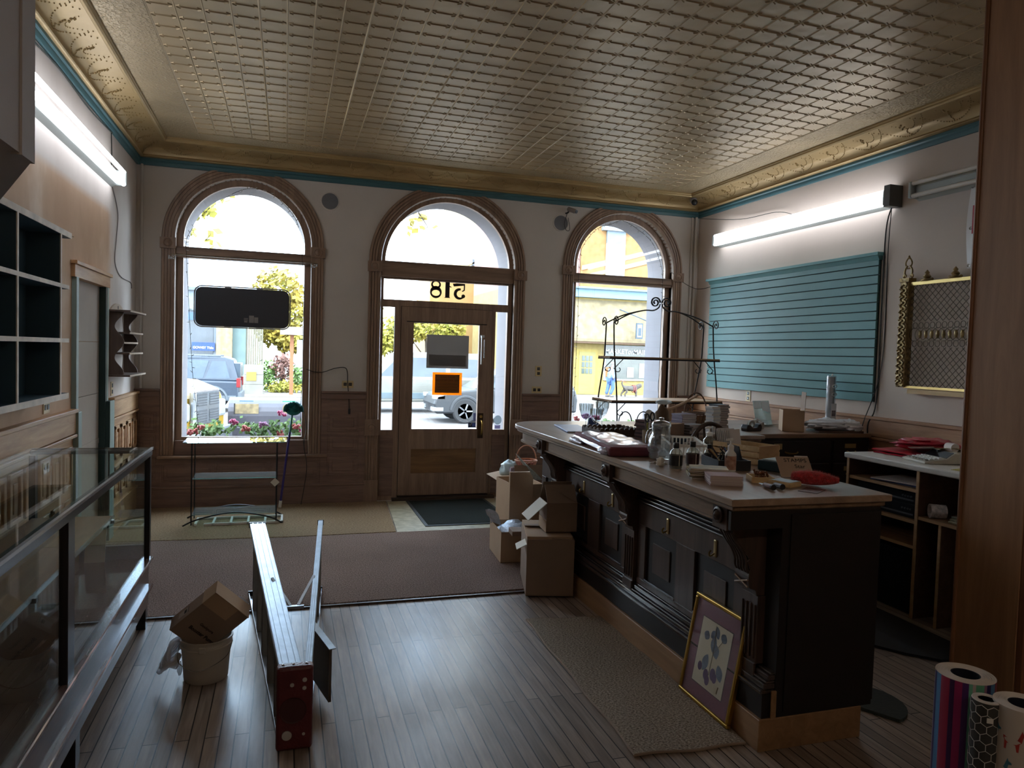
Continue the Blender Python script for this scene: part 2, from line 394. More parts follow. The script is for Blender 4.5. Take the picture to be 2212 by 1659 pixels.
def path_uv(p0=-3.0):
    s = math.sqrt(2)
    return lambda o, z: [(XL + o, p0, z), (XL + o, D - o, z), (XR - o, D - o, z), (XR - o, p0, z)]
PU = path_uv()
def sweepwall(prof, name, m):
    b = MB(); k = len(prof); v = []
    for i in range(4): v += [PU(o, z)[i] for o, z in prof]
    f = [(i * k + j, i * k + j + 1, (i + 1) * k + j + 1, (i + 1) * k + j) for i in range(3) for j in range(k - 1)]
    b.add(v, f); return b
cov = [(.06 + .198 * (1 - math.cos(t)), 3.376 + .09 * math.sin(t)) for t in [PI / 2 * i / 8 for i in range(9)]]
struct(sweepwall([(0, 3.285), (.022, 3.285), (.03, 3.30), (.03, 3.318), (.042, 3.328), (.042, 3.348), (0, 3.35)], '', 0).build('trim_1', TEAL, smooth=30))
b = sweepwall([(0, 3.349), (.05, 3.349), (.062, 3.353), (.07, 3.362), (.062, 3.376)] + cov + [(.262, 3.466), (.268, 3.459), (.284, 3.456), (.294, 3.466), (.294, 3.478), (.30, 3.484), (.30, 3.5)], '', 0)
def cpt(o, t):                                                   # point on the cove, o = distance along the run
    t = max(0.02, min(PI / 2, t)); off = .06 + .198 * (1 - math.cos(t)) + .002; z = 3.376 + .09 * math.sin(t) - .003
    run1 = D - 1.0; run2 = XR - XL
    if o < run1: return (XL + off, min(1.0 + o, D - off), z)
    if o < run1 + run2: return (min(max(XL + o - run1, XL + off), XR - off), D - off, z)
    return (XR - off, min(D - (o - run1 - run2), D - off), z)
def octa(p, r): b.add([(p[0] + r, p[1], p[2]), (p[0] - r, p[1], p[2]), (p[0], p[1] + r, p[2]), (p[0], p[1] - r, p[2]), (p[0], p[1], p[2] + r), (p[0], p[1], p[2] - r)],
                      [(0, 2, 4), (2, 1, 4), (1, 3, 4), (3, 0, 4), (2, 0, 5), (1, 2, 5), (3, 1, 5), (0, 3, 5)])
tot = 2 * (D - 1.0) + (XR - XL); o = 0; Lr = .4
while o < tot - Lr:
    for k in range(26): octa(cpt(o + Lr * 1.25 * k / 25, 1.45 - 1.2 * math.sin(PI * k / 25)), .0055)
    for k in range(14): octa(cpt(o + Lr * .5 + Lr * .5 * k / 13, 1.3 - .55 * math.sin(PI * k / 13)), .0045)
    for k in range(9): octa(cpt(o + Lr * .62 + rnd.uniform(-.02, .02), 1.15 - .8 * k / 8), .011 - .0006 * k)
    o += Lr
struct(b.build('trim_2', GOLD, smooth=35, recalc=False))
# ------------------------------------------------------------------ casings
CPROF = [(0, -.1), (0, .02), (.006, .03), (.016, .03), (.02, .022), (.034, .022), (.036, .014), (.044, .014), (.046, .022), (.062, .022), (.064, .014), (.072, .014),
         (.074, .022), (.09, .022), (.092, .014), (.1, .014), (.102, .026), (.12, .026), (.1255, .018), (.1255, 0)]
def casing(w, z0, name, blocks, bz):
    c, r, sp = w['c'], w['r'], w['sp']; b = MB(); Vy = (0, -1, 0); path = []
    k = (.13 / .1255) if w is DR else 1
    prof = [(u * k, v) for u, v in CPROF]
    path.append(((c - r, D, z0), (-1, 0, 0), Vy))
    for i in range(49):
        a = R(180 - 180 * i / 48); path.append(((c + r * math.cos(a), D, sp + r * math.sin(a)), (math.cos(a), 0, math.sin(a)), Vy))
    path.append(((c + r, D, z0), (1, 0, 0), Vy)); b.sweep(prof, path)
    wd = .1255 * k
    for lo, hi in blocks:
        for s in (-1, 1):
            xa, xb = sorted((c + s * (r - .004), c + s * (r + wd + .012))); b.box(xa, xb, D - .042, D, lo, hi)
            xm, zm = (xa + xb) / 2, (lo + hi) / 2
            b.lathe([(.040, -.042), (.044, -.05), (.036, -.054), (.030, -.047), (.018, -.05), (.0, -.058)], (xm, D, zm), 20, 1)
    for lo, hi in bz:
        for s in (-1, 1):
            xa, xb = sorted((c + s * (r - .004), c + s * (r + wd + .01))); b.box(xa, xb, D - .035, D, lo, hi)
    return struct(b.build(name, OAK, smooth=35, recalc=False))
casing(W1, .517, 'trim_3', [(2.515, 2.618)], []); casing(W3, .517, 'trim_4', [(2.515, 2.618)], [])
casing(DR, .0, 'trim_5', [(2.417, 2.522), (.704, .876)], [(0, .235)])
# ------------------------------------------------------------------ windows
def window(name, w):
    c, g, sp, r = w['c'], w['g'], w['sp'], w['r']
    f = MB().raw(shape2d([arch(c, r + .004, w['sill'], sp), arch(c, g, 2.548, sp), [(c - g, .69), (c + g, .69), (c + g, 2.442), (c - g, 2.442)]], .045), Matrix.Translation((0, D + .075, 0)) @ XZ)
    o = struct(f.build(name, OAK))
    t = MB(); t.box(c - r, c + r, D - .012, D + .05, 2.468, 2.534); t.box(c - r, c + r, D + .0, D + .052, 2.442, 2.468); t.box(c - r, c + r, D - .02, D + .05, 2.528, 2.542)
    t.build('transom_bar', OAKX, o, bevel=.004)
    gl = MB(); gl.prism(arch(c, g + .01, 2.54, sp, 32), 1, D + .074, D + .078); gl.build('arched_pane', GLASS, o)
    gl = MB(); gl.box(c - g - .01, c + g + .01, D + .074, D + .078, .68, 2.45); gl.build('lower_pane', GLASS, o)
    s = MB(); s.box(c - .77, c + .82, D - .075, D + .05, .49, .517); s.build('sill', OAKX, o, bevel=.006)
    s = MB(); s.box(c - r, c + r, D - .004, D + .05, .517, .66); s.build('apron', OAKDARK, o, bevel=.004)
    return o
window('window_1', W1); window('window_3', W3)
# arched surround of the entrance: fanlight, number light, side lights
c = DR['c']; L, Rr = .971, 2.339
loops = [arch(c, DR['r'] + .004, .001, DR['sp']), arch(c, .682, 2.545, DR['sp']), [(L, 2.141), (Rr, 2.141), (Rr, 2.357), (L, 2.357)], [(L, .757), (1.095, .757), (1.095, 2.062), (L, 2.062)], [(2.205, .757), (Rr, .757), (Rr, 2.062), (2.205, 2.062)],
         [(1.158, .002), (2.170, .002), (2.170, 2.075), (1.158, 2.075)]]
o = struct(MB().raw(shape2d(loops, .05), Matrix.Translation((0, D + .065, 0)) @ XZ).build('window_2', OAK))
t = MB(); t.box(c - .725, c + .725, D - .01, D + .05, 2.378, 2.526); t.box(c - .725, c + .725, D - .022, D + .05, 2.52, 2.536); t.build('transom_beam', OAKX, o, bevel=.005)
t = MB(); t.prism(arch(c, .69, 2.535, DR['sp'], 32), 1, D + .064, D + .068); t.build('fanlight_pane', GLASS, o)
t = MB(); t.box(L - .01, Rr + .01, D + .064, D + .068, 2.135, 2.365); t.build('number_pane', GLASS, o)
for x0, x1 in ((L - .008, 1.103), (2.197, Rr + .008)):
    t = MB(); t.box(x0, x1, D + .064, D + .068, .75, 2.07); t.build('sidelight_pane', GLASS, o)
    t = MB(); t.box(x0, x1, D + .03, D + .05, .05, .7); t.build('sidelight_panel', OAKDARK, o)
# 518 seen from inside (mirrored), fat-face numerals on the glass
INK = mat('number_black', (26, 20, 20), .5)
def ell(cx, cz, rx, rz, n=36): return [(cx + rx * math.cos(2 * PI * i / n), cz + rz * math.sin(2 * PI * i / n)) for i in range(n)]
nb = MB(); M518 = front(0, D + .062, 0)
nb.raw(shape2d([ell(1.531, 2.245, .064, .066), ell(1.531, 2.236, .044, .032)], .002), M518)
nb.raw(shape2d([ell(1.531, 2.325, .054, .046), ell(1.531, 2.328, .034, .028)], .002), M518)
nb.raw(shape2d([[(1.622, 2.188), (1.634, 2.196), (1.634, 2.36), (1.626, 2.375), (1.682, 2.375), (1.682, 2.32), (1.702, 2.308), (1.702, 2.3), (1.682, 2.306), (1.682, 2.196), (1.694, 2.188)]], .002), M518)
five = arc(1.79, 2.238, .062, 75, 325, 24) + arc(1.80, 2.238, .038, 315, 85, 18)
nb.raw(shape2d([five], .002), M518)
nb.raw(shape2d([[(1.846, 2.276), (1.836, 2.288), (1.846, 2.30), (1.846, 2.35), (1.76, 2.352), (1.715, 2.345), (1.728, 2.315), (1.838, 2.33)]], .002), M518)
nb.raw(shape2d([ell(1.835, 2.214, .021, .021, 16)], .002), M518)
nb.raw(shape2d([[(1.828, 2.262), (1.852, 2.278), (1.852, 2.35), (1.838, 2.35), (1.838, 2.284), (1.815, 2.27)]], .002), M518)
nb.build('street_number', INK, o)
# door leaf
d = struct(MB().raw(shape2d([[(1.163, .05), (2.165, .05), (2.165, 2.071), (1.163, 2.071)], [(1.297, .766), (2.020, .766), (2.020, 1.905), (1.297, 1.905)], [(1.297, .285), (2.020, .285), (2.020, .55), (1.297, .55)]], .044), Matrix.Translation((0, D + .05, 0)) @ XZ).build('door_1', OAK, bevel=.003))
t = MB(); t.box(1.28, 2.035, D + .045, D + .055, .28, .555); t.build('lower_panel', wood('oak_panel', (110, 78, 48), (150, 112, 70), 0, .42), d)
t = MB(); t.box(1.29, 2.03, D + .048, D + .052, .76, 1.91); t.build('door_pane', GLASS, d)
t = MB(); t.box(2.028, 2.09, D + .018, D + .03, .665, .94); t.build('lock_plate', mat('dark_bronze', (72, 54, 36), .4, .6), d, bevel=.004)
t = MB(); t.tube(smoothpath([(2.062, D + .02, .86), (2.062, D - .035, .85), (2.062, D - .045, .79), (2.062, D - .02, .72), (2.062, D + .018, .71)], 5), .009, 10); t.build('pull_handle', BRASS, d, smooth=50)
t = MB(); t.lathe([(.016, .0), (.016, -.012), (0, -.014)], (2.06, D + .018, .905), 16, 1); t.build('lock_cylinder', BRASS, d)
t = MB(); t.box(2.03, 2.075, D + .0, D + .028, 1.77, 1.80); t.tube([(2.04, D - .01, 1.79), (2.04, D - .01, 1.48)], .006, 8); t.tube([(2.072, D - .004, 1.75), (2.072, D - .004, 1.55)], .006, 8); t.build('door_hardware', STEEL, d, smooth=50)
t = MB(); t.tube([(1.22, D + .02, 1.915), (2.1, D + .02, 1.915)], .004, 6); t.build('curtain_wire', BLACK, d)
t = MB(); t.box(1.10, 2.23, D - .02, D + .1, .001, .03); t.box(1.14, 2.19, D + .076, D + .1, .03, .064); t.box(1.14, 1.185, D + .0765, D + .1, .03, 2.09); t.box(2.145, 2.19, D + .0765, D + .1, .03, 2.09); t.box(1.14, 2.19, D + .0765, D + .1, 2.055, 2.09); struct(t.build('trim_6', mat('threshold', (70, 56, 46), .5)))
# ------------------------------------------------------------------ wainscot on the front wall
def panel(b, x0, x1, z0, z1, y, d=.012):
    b.box(x0, x1, y - .006, y, z0, z1); b.box(x0 + .018, x1 - .018, y - d, y, z0 + .018, z1 - .018); b.box(x0 + .05, x1 - .05, y - d - .008, y, z0 + .05, z1 - .05)
b = MB(); y = D - .018
segs = [(XL, W1['c'] - W1['r'] - .125), (W1['c'] + W1['r'] + .125, DR['c'] - DR['r'] - .13), (DR['c'] + DR['r'] + .13, W3['c'] - W3['r'] - .125), (W3['c'] + W3['r'] + .125, XR)]
for x0, x1 in segs:
    b.box(x0, x1, y, D, 0, 1.1); b.box(x0, x1, D - .05, D, 1.145, 1.165); b.box(x0, x1, D - .034, D, 1.085, 1.145)
    m = .03 if x1 - x0 < .3 else .07
    for z0, z1 in ((.29, .50), (.53, .72), (.745, .94)): panel(b, x0 + m, x1 - m, z0, z1, y)
for w in (W1, W3):
    x0, x1 = w['c'] - w['r'] - .125, w['c'] + w['r'] + .125
    b.box(x0, x1, y, D, 0, .49)
    for k in range(3): panel(b, x0 + .02 + k * .5, x0 + .49 + k * .5, .26, .44, y)
b.box(XL, DR['c'] - DR['r'] - .13, D - .034, D, 0, .2); b.box(DR['c'] + DR['r'] + .13, XR, D - .034, D, 0, .2)
b.box(XL, DR['c'] - DR['r'] - .13, D - .042, D, .19, .212); b.box(DR['c'] + DR['r'] + .13, XR, D - .042, D, .19, .212)
struct(b.build('trim_7', OAKDARK, bevel=.003))
# left wall wainscot
b = MB()
for y0, y1 in ((-3, 5.5), (6.572, D)):
    b.box(XL, XL + .018, y0, y1, 0, 1.08); b.box(XL, XL + .05, y0, y1, 1.12, 1.145); b.box(XL, XL + .035, y0, y1, .98, 1.12); b.box(XL, XL + .045, y0, y1, .955, .975)
    b.box(XL, XL + .03, y0, y1, 0, .22); b.box(XL, XL + .04, y0, y1, .22, .24)
    yy = y1 - .06
    while yy - .2 > max(y0, 2.0):
        for z0, z1 in ((.30, .56), (.62, .90)):
            b.box(XL + .018, XL + .034, yy - .19, yy, z0, z0 + .03); b.box(XL + .018, XL + .034, yy - .19, yy, z1 - .03, z1); b.box(XL + .018, XL + .034, yy - .19, yy - .155, z0, z1); b.box(XL + .018, XL + .034, yy - .035, yy, z0, z1)
            b.box(XL + .018, XL + .03, yy - .125, yy - .065, z0 + .06, z1 - .06)
        yy -= .24
struct(b.build('trim_8', OAKL, bevel=.003))
# right wall wainscot
b = MB(); x = XR
b.box(x - .018, x, -3, D, 0, 1.1); b.box(x - .05, x, -3, D, 1.15, 1.175); b.box(x - .035, x, -3, D, 1.01, 1.15); b.box(x - .048, x, -3, D, .985, 1.005); b.box(x - .03, x, -3, D, 0, .22)
yy = D - .08
while yy > 3: b.box(x - .03, x, yy - .3, yy, .3, .9); yy -= .36
struct(b.build('trim_10', OAKLD, bevel=.003))
# corner pipe chase strips on the front wall beside the right corner
b = MB(); b.cyl((XR - .05, D - .02, 1.17), (XR - .05, D - .02, 3.29), .018, n=10); b.cyl((XR - .1, D - .012, 1.17), (XR - .1, D - .012, 3.29), .01, n=8); b.cyl((XL + .05, D - .015, 1.17), (XL + .05, D - .015, 3.29), .014, n=8)
struct(b.build('trim_11', PLASTF, smooth=50))
# opening the photo is taken through: wooden jamb at right, boxed bulkhead at upper left
PW = wood('jamb_wood', (136, 98, 68), (172, 130, 94), 2, .5, 6); PWD = wood('jamb_casing', (112, 72, 46), (146, 98, 66), 2, .45, 6)
b = MB(); b.box(2.70, 2.86, 2.03, 2.298, 0, ZC); b.m = 1
b.cyl((2.698, 2.30, 0), (2.698, 2.30, ZC), .009, n=10); b.m = 0
b.m = 1
for u0, u1, h in ((0, .03, .028), (.03, .045, .016), (.045, .075, .024), (.075, .1, .014), (.1, .16, .03)): b.box(2.702 + u0, 2.702 + u1, 2.03 - h, 2.03, 0, ZC)
b.box(2.79, 2.88, 1.975, 2.03, .905, .955); b.box(2.80, 2.88, 1.985, 2.03, .955, .985)
struct(b.build('trim_12', [PW, PWD], bevel=.003))
struct(MB().box(2.86, XR, 2.03, 2.298, 0, ZC).build('wall_partition_right', PLAST))
BULK = mat('bulkhead_paint', (188, 178, 172), .8, var=.04, bump=.1)
struct(MB().prism([(-.67, -3.0), (-.67, 2.3), (XL, 3.93), (XL, -3.0)], 2, 2.085, ZC).build('wall_bulkhead', BULK))
struct(MB().box(-.69, -.664, 2.205, 2.305, 2.08, ZC).build('trim_13', BULK))
# ------------------------------------------------------------------ floor coverings
tag(MB().prism([(XL + .03, 4.565), (1.865, 4.6), (1.865, 6.3), (-.004, 6.278), (XL + .03, 6.37)], 2, .001, .012).build('carpet', CARP_A), 'large brown loop carpet piece with straight front edge against the floorboards', 'carpet')
tag(MB().prism([(XL + .03, 6.385), (-.004, 6.293), (.95, 6.31), (1.03, 7.62), (XL + .03, 7.62)], 2, .001, .013).build('carpet', CARP_B), 'ribbed tan carpet piece under the left window, behind the pale seam', 'carpet')
tag(MB().box(XL + .1, 1.865, 4.545, 4.562, .001, .012).build('carpet_strip', mat('strip', (70, 52, 40), .4)), 'thin dark edging strip where the carpet meets the floorboards', 'trim strip')
VIN = mat('vinyl_stone', (150, 140, 112), .5, var=.25, vs=14, c2=(186, 176, 146))
tag(MB().prism([(.96, 6.31), (2.7, 6.31), (2.7, 7.62), (1.045, 7.62)], 2, .001, .006).build('vinyl_flooring', VIN), 'stone look vinyl flooring patch in front of the entrance door', 'flooring')
EM = carpet_mat('mat_charcoal', (36, 40, 38), (66, 70, 66), 160, 160)
t = thing('entry_mat', 'dark charcoal entrance mat lying before the front door', 'mat', (1.67, 7.0, .006))
MB().box(1.27, 2.07, 6.49, 7.57, .006, .015).build('mat_pile', EM, t); r = MB(); r.box(1.24, 1.27, 6.46, 7.6, .006, .013); r.box(2.07, 2.1, 6.46, 7.6, .006, .013); r.box(1.27, 2.07, 6.46, 6.49, .006, .013); r.box(1.27, 2.07, 7.57, 7.6, .006, .013)
r.build('rubber_border', mat('rubber', (38, 40, 40), .6), t)
t = thing('rug', 'beige and brown woven runner rug beside the dark counter base', 'rug', (1.63, 3.28, 0))
g = MB(); P0, P1, P2, P3 = [(1.408, 4.06), (1.866, 4.0), (1.862, 2.515), (1.367, 2.55)]
def rg(u, v):
    x = (P0[0] * (1 - u) + P1[0] * u) * (1 - v) + (P3[0] * (1 - u) + P2[0] * u) * v; y = (P0[1] * (1 - u) + P1[1] * u) * (1 - v) + (P3[1] * (1 - u) + P2[1] * u) * v
    return (x + .006 * math.sin(v * 17), y + .008 * math.sin(u * 9), .012)
g.grid(rg, 12, 30); top = list(g.v); g.build('rug_weave', SISAL, t)
e = [rg(i / 20, 0) for i in range(21)] + [rg(1, i / 40) for i in range(1, 41)] + [rg(1 - i / 20, 1) for i in range(1, 21)] + [rg(0, 1 - i / 40) for i in range(1, 40)]
MB().tube([(p[0], p[1], .0068) for p in e], .0062, 6, closed=True).build('rug_binding', mat('rug_edge', (150, 130, 112), .9), t)
FOAM = mat('foam_mat', (48, 54, 50), .75, bump=.6, bsc=90)
pts = [(2.1, 2.50), (2.62, 2.50)] + [(2.62 + .19 * math.cos(R(a)), 2.69 + .19 * math.sin(R(a))) for a in range(-80, 90, 12)] + [(2.62, 2.9), (2.1, 2.9)]
pts = [(min(max(x, 2.42), 3), y) for x, y in pts if x > 2.3] + [(2.42, 2.9)]
tag(MB().prism(pts[1:], 2, .001, .016).build('floor_mat', FOAM), 'dark green cushioned mat with rounded end sticking out behind the counter', 'mat')
tag(MB().prism([(3.02, 4.2), (3.2, 3.25), (3.3, 3.1), (3.42, 2.98), (3.6, 2.95), (3.7, 3.1), (3.74, 4.25)], 2, .001, .016).build('floor_mat', mat('mat_black', (26, 24, 24), .8)), 'black floor mat lying along the white topped shelf unit', 'mat')
# ------------------------------------------------------------------ glass display case
CW = wood('case_wood', (62, 42, 34), (98, 70, 56), 1, .3, 8, .3); CD = mat('case_dark', (30, 27, 30), .3, coat=.3); CSH = wood('case_shelf', (140, 104, 78), (180, 140, 106), 1, .35, 7)
CGL = glass('case_glass', (242, 247, 245), .6)
x0, x1, ya, yb = -1.30, -.712, .9, 4.47
t = thing('display_case', 'long glass display counter with dark wooden base along the left wall', 'display case', (-1.0, 2.7, 0))
b = MB(); b.box(x0, x1 - .008, ya, yb - .008, .125, .375); b.build('base', CW, t, bevel=.003)
b = MB()
for z0, z1, h in ((.215, .236, .012), (.362, .372, .004), (.378, .394, .012)): b.box(x0, x1 + h, ya, yb + h, z0, z1)
b.build('base_moulding', wood('case_mould', (84, 62, 56), (120, 92, 84), 1, .22, 8, .5), t, bevel=.004)
for yy in (4.40, 2.99, 1.5):
    MB().box(x1 - .06, x1 - .012, yy, yy + .06, 0, .125).build('leg', CD, t); MB().box(x0 + .01, x0 + .06, yy, yy + .06, 0, .125).build('leg', CD, t)
b = MB(); b.box(x0 + .01, x1 - .02, ya + .02, yb - .03, .372, .384); b.build('deck', CSH, t)
b = MB(); b.box(x0, x1 - .02, yb - .03, yb - .012, .38, .47); b.build('end_rail', CD, t)
for yy in (yb - .042, 2.835, ya): MB().box(x1 - .03, x1, yy, yy + (.042 if yy > 4 else .085), .39, .98).build('post', CD, t, bevel=.003)
MB().box(x0, x0 + .03, yb - .04, yb, .39, .98).build('post', CD, t)
b = MB(); b.box(x1 - .035, x1 + .004, ya, yb + .004, .968, 1.008); b.box(x0, x1, yb - .035, yb + .004, .985, 1.008); b.build('top_rail', CD, t, bevel=.006)
b = MB(); b.box(x1 - .004, x1 + .008, ya, yb + .01, 1.004, 1.016); b.box(x0, x1 + .008, yb + .0, yb + .008, 1.006, 1.014); b.build('chrome_edge', STEEL, t)
MB().box(x0, x1 - .005, ya, yb, 1.010, 1.017).build('top_pane', CGL, t)
MB().box(x1 - .018, x1 - .014, ya + .03, 2.84, .39, .97).build('front_pane', CGL, t); MB().box(x1 - .018, x1 - .014, 2.92, yb - .04, .39, .97).build('front_pane', CGL, t)
MB().box(x0 + .02, x1 - .03, yb - .02, yb - .016, .47, .985).build('end_pane', CGL, t)
s = MB().box(-1.27, -.884, ya + .05, 4.38, .640, .654).build('shelf', CSH, t); MB().box(-.884, -.878, ya + .05, 4.38, .637, .657).build('shelf_edge', STEEL, s)
for yy in (4.33, 3.05, 1.8): MB().box(-.91, -.87, yy, yy + .02, .622, .64).build('shelf_clip', CD, s)
tag(MB(TM((-.98, 4.40, .385), -14, 0, 0)).box(-.05, .05, -.002, .002, 0, .2).build('price_card', mat('card_white', (226, 222, 214), .8)), 'plain white card leaning inside the display case at its far end', 'card')
tag(MB(TM((-1.12, 4.42, .385), -10, 0, 12)).box(-.05, .06, -.002, .002, 0, .24).build('price_card', MATS['card_white']), 'second white card standing at the back of the display case end', 'card')
# ------------------------------------------------------------------ dark cubby shelf
NAVY = mat('navy_board', (58, 84, 98), .55, var=.1); PALE = mat('worn_edge', (232, 218, 202), .7, var=.15, vs=12)
t = thing('cubby_shelf', 'dark navy wall mounted cubby shelf with pale worn edges', 'shelf', (-1.3, 3.6, 1.27))
fx_ = -1.195; y0, y1 = 2.0, 4.755
MB().box(XL + .001, XL + .012, y0, 4.60, 1.28, 2.2).build('back_panel', NAVY, t)
def board(n, za, zb, ye):
    q = MB().box(XL + .002, fx_ - .004, y0, ye, za, zb).build(n, NAVY, t); MB().box(fx_ - .004, fx_, y0, ye, za, zb).build('front_edge', PALE, q)
board('top_board', 2.19, 2.222, 4.80); board('shelf', 1.895, 1.917, y1); board('shelf', 1.59, 1.613, y1); board('bottom_board', 1.268, 1.30, y1)
for yy in (2.6, 3.255, 3.91, 4.59):
    q = MB().box(XL + .002, fx_ - .006, yy, yy + .022, 1.29, 2.2).build('divider', NAVY, t); MB().box(fx_ - .006, fx_ - .001, yy, yy + .022, 1.29, 2.2).build('front_edge', PALE, q)
    MB().box(XL + .012, XL + .03, yy + .03, yy + .055, 1.3, 2.1).build('batten', mat('batten', (150, 132, 118), .7), t)
MB().tube([(XL + .05, 4.78, 2.215), (-1.2, 4.86, 2.21)], .002, 6).build('nail', STEEL, t)
# ------------------------------------------------------------------ small curvy wall shelf
GW = wood('grey_brown_wood', (92, 78, 72), (124, 106, 96), 2, .6); GWE = mat('shelf_front', (196, 178, 158), .6)
t = thing('wall_shelf', 'small scalloped wooden whatnot shelf hung beside the left window', 'shelf', (-1.3, 6.85, 1.32))
def side(yy):
    pts = [(XL, 1.335), (XL, 1.85)]; n = 40
    for i in range(n + 1):
        f = i / n; pts.append((XL + .075 + .035 * math.cos(f * 4 * PI + .3), 1.85 - .515 * f))
    return MB().prism([(p[0], p[1]) for p in pts], 1, yy, yy + .014)
side(6.60).build('side_panel', GW, t); side(7.16).build('side_panel', GW, t)
for n, z, ya_, yb_, dp in (('top_board', 1.85, 6.56, 7.24, .165), ('shelf', 1.672, 6.615, 7.19, .15), ('shelf', 1.59, 6.615, 7.19, .11), ('shelf', 1.502, 6.615, 7.19, .15), ('bottom_board', 1.32, 6.56, 7.24, .165)):
    q = MB().box(XL + .001, XL + dp - .004, ya_, yb_, z, z + .014).build(n, GW, t); MB().box(XL + dp - .004, XL + dp, ya_, yb_, z, z + .014).build('front_edge', GWE, q)
q = MB().prism([(6.6 + .5 * i / 12, 1.864 + .062 * math.sin(PI * i / 12) ** .8) for i in range(13)], 0, XL + .001, XL + .013).build('crest', GWE, t)
MB().box(XL + .013, XL + .016, 6.85, 6.862, 1.88, 1.905).build('hanging_slot', BLACK, q)
# ------------------------------------------------------------------ outlets
IV = mat('ivory_plastic', (206, 186, 140), .4); DKP = mat('dark_socket', (40, 34, 30), .5)
def outlet(label, p, wall, horiz=False, m=None, group=None):
    t = thing('wall_outlet', label, 'outlet', p); a, bb = (.058, .037) if horiz else (.037, .058)
    def bx(n, u0, u1, v0, v1, d0, d1, mm, par):
        q = MB()
        if wall == 'F': q.box(p[0] + u0, p[0] + u1, p[1] - d1, p[1] - d0, p[2] + v0, p[2] + v1)
        elif wall == 'L': q.box(p[0] + d0, p[0] + d1, p[1] + u0, p[1] + u1, p[2] + v0, p[2] + v1)
        else: q.box(p[0] - d1, p[0] - d0, p[1] + u0, p[1] + u1, p[2] + v0, p[2] + v1)
        return q.build(n, mm, par)
    bx('cover_plate', -a, a, -bb, bb, 0, .006, m or IV, t)
    for k in (-1, 1):
        u, v = (k * .026, 0) if horiz else (0, k * .026)
        s = bx('socket', u - .016, u + .016, v - .016, v + .016, .006, .009, DKP, t)
        for j in (-.006, .006): bx('slot', u + j - .001, u + j + .001, v - .005, v + .007, .009, .0095, STEEL, s)
    return t
outlet('ivory outlet on the wall between left window and door, cord plugged in', (.617, D, 1.237), 'F', True)
outlet('ivory horizontal outlet just above the wainscot right of the door', (2.694, D, 1.209), 'F', True)
outlet('ivory upright switch plate high on the wall right of the door', (2.709, D, 1.42), 'F')
outlet('upright outlet under the small scalloped wall shelf', (XL, 6.70, 1.216), 'L')
outlet('outlet on the left wall right under the navy cubby shelf', (XL, 4.98, 1.197), 'L', True)
outlet('white outlet low on the left wall, seen through the display case', (XL + .018, 4.97, .78), 'L', False, WHITEP)
outlet('yellowish outlet on the right wall below the teal slatted board', (XR, 6.56, 1.236), 'R', False)
# ------------------------------------------------------------------ fluorescent lights
TUBE = emit('tube_glow', (240, 245, 255), 4.5); OFFT = mat('tube_off', (214, 208, 198), .35); FIX = mat('fixture_white', (168, 174, 170), .45)
def batten(label, xw, s, y0, y1, z, lit):
    t = thing('fluorescent_light', label, 'light fixture', (xw, (y0 + y1) / 2, z))
    a = MB(); a.prism([(xw, z + .075), (xw + s * .045, z + .055), (xw + s * .07, z + .02), (xw + s * .07, z - .02), (xw + s * .045, z - .055), (xw, z - .075)], 1, y0, y1); a.build('housing', FIX, t)
    for k in (-1, 1):
        MB().cyl((xw + s * .095, y0 + .03, z + k * .048), (xw + s * .095, y1 - .03, z + k * .048), .0165, n=14).build('tube', TUBE if lit else OFFT, t, smooth=50)
    for yy in (y0, y1 - .03): MB().box(min(xw, xw + s * .115), max(xw, xw + s * .115), yy, yy + .03, z - .062, z + .062).build('end_cap', FIX, t, bevel=.006)
    return t
batten('lit twin tube fluorescent light high on the left wall', XL, 1, 4.18, 6.64, 2.93, True)
r1 = batten('lit twin tube fluorescent light above the teal slatted board', XR, -1, 4.72, 7.20, 2.95, True)
MB().box(XR - .13, XR - .001, 4.66, 4.72, 2.87, 3.04).build('ballast_box', mat('ballast', (92, 90, 86), .5), r1)
batten('unlit twin tube fluorescent light high on the right wall beside the wooden jamb', XR, -1, 2.4, 4.50, 2.96, False)

# added, unseen fill light behind the viewpoint, lifting the surfaces that face it
FILL_TUBE = emit('fill_glow_rear', (255, 240, 220), 4.0)
t = thing('fluorescent_light', 'added twin tube fill light on the ceiling behind the viewpoint, out of view', 'light fixture', (1.4, -1.4, ZC - .1))
MB().box(-.6, 3.4, -1.5, -1.3, ZC - .06, ZC).build('housing', FIX, t)
for k in (-1, 1): MB().cyl((-.55, -1.4 + k * .06, ZC - .085), (3.35, -1.4 + k * .06, ZC - .085), .02, n=12).build('tube', FILL_TUBE, t)
from mathutils import noise
ALU = mat('aluminium', (178, 184, 190), .38, .85, var=.12, vs=20, bump=.1, bsc=40)
KRAFT = mat('kraft_card', (184, 154, 124), .85, var=.06, vs=4); KRAFTD = mat('kraft_brown', (146, 122, 104), .85, var=.06, vs=4); CARDW = mat('card_inside', (222, 214, 200), .85, var=.04)
FILM = glass('clear_film', (238, 240, 244), 3.0, .6, .12)
def beam(b, P0, P1, W0, W1, H):
    P0, P1, W0, W1, H = map(Vector, (P0, P1, W0, W1, H))
    v = [P0, P0 + W0, P0 + W0 + H, P0 + H, P1, P1 + W1, P1 + W1 + H, P1 + H]
    return b.add(v, [(0, 1, 2, 3), (7, 6, 5, 4), (0, 4, 5, 1), (1, 5, 6, 2), (2, 6, 7, 3), (3, 7, 4, 0)])
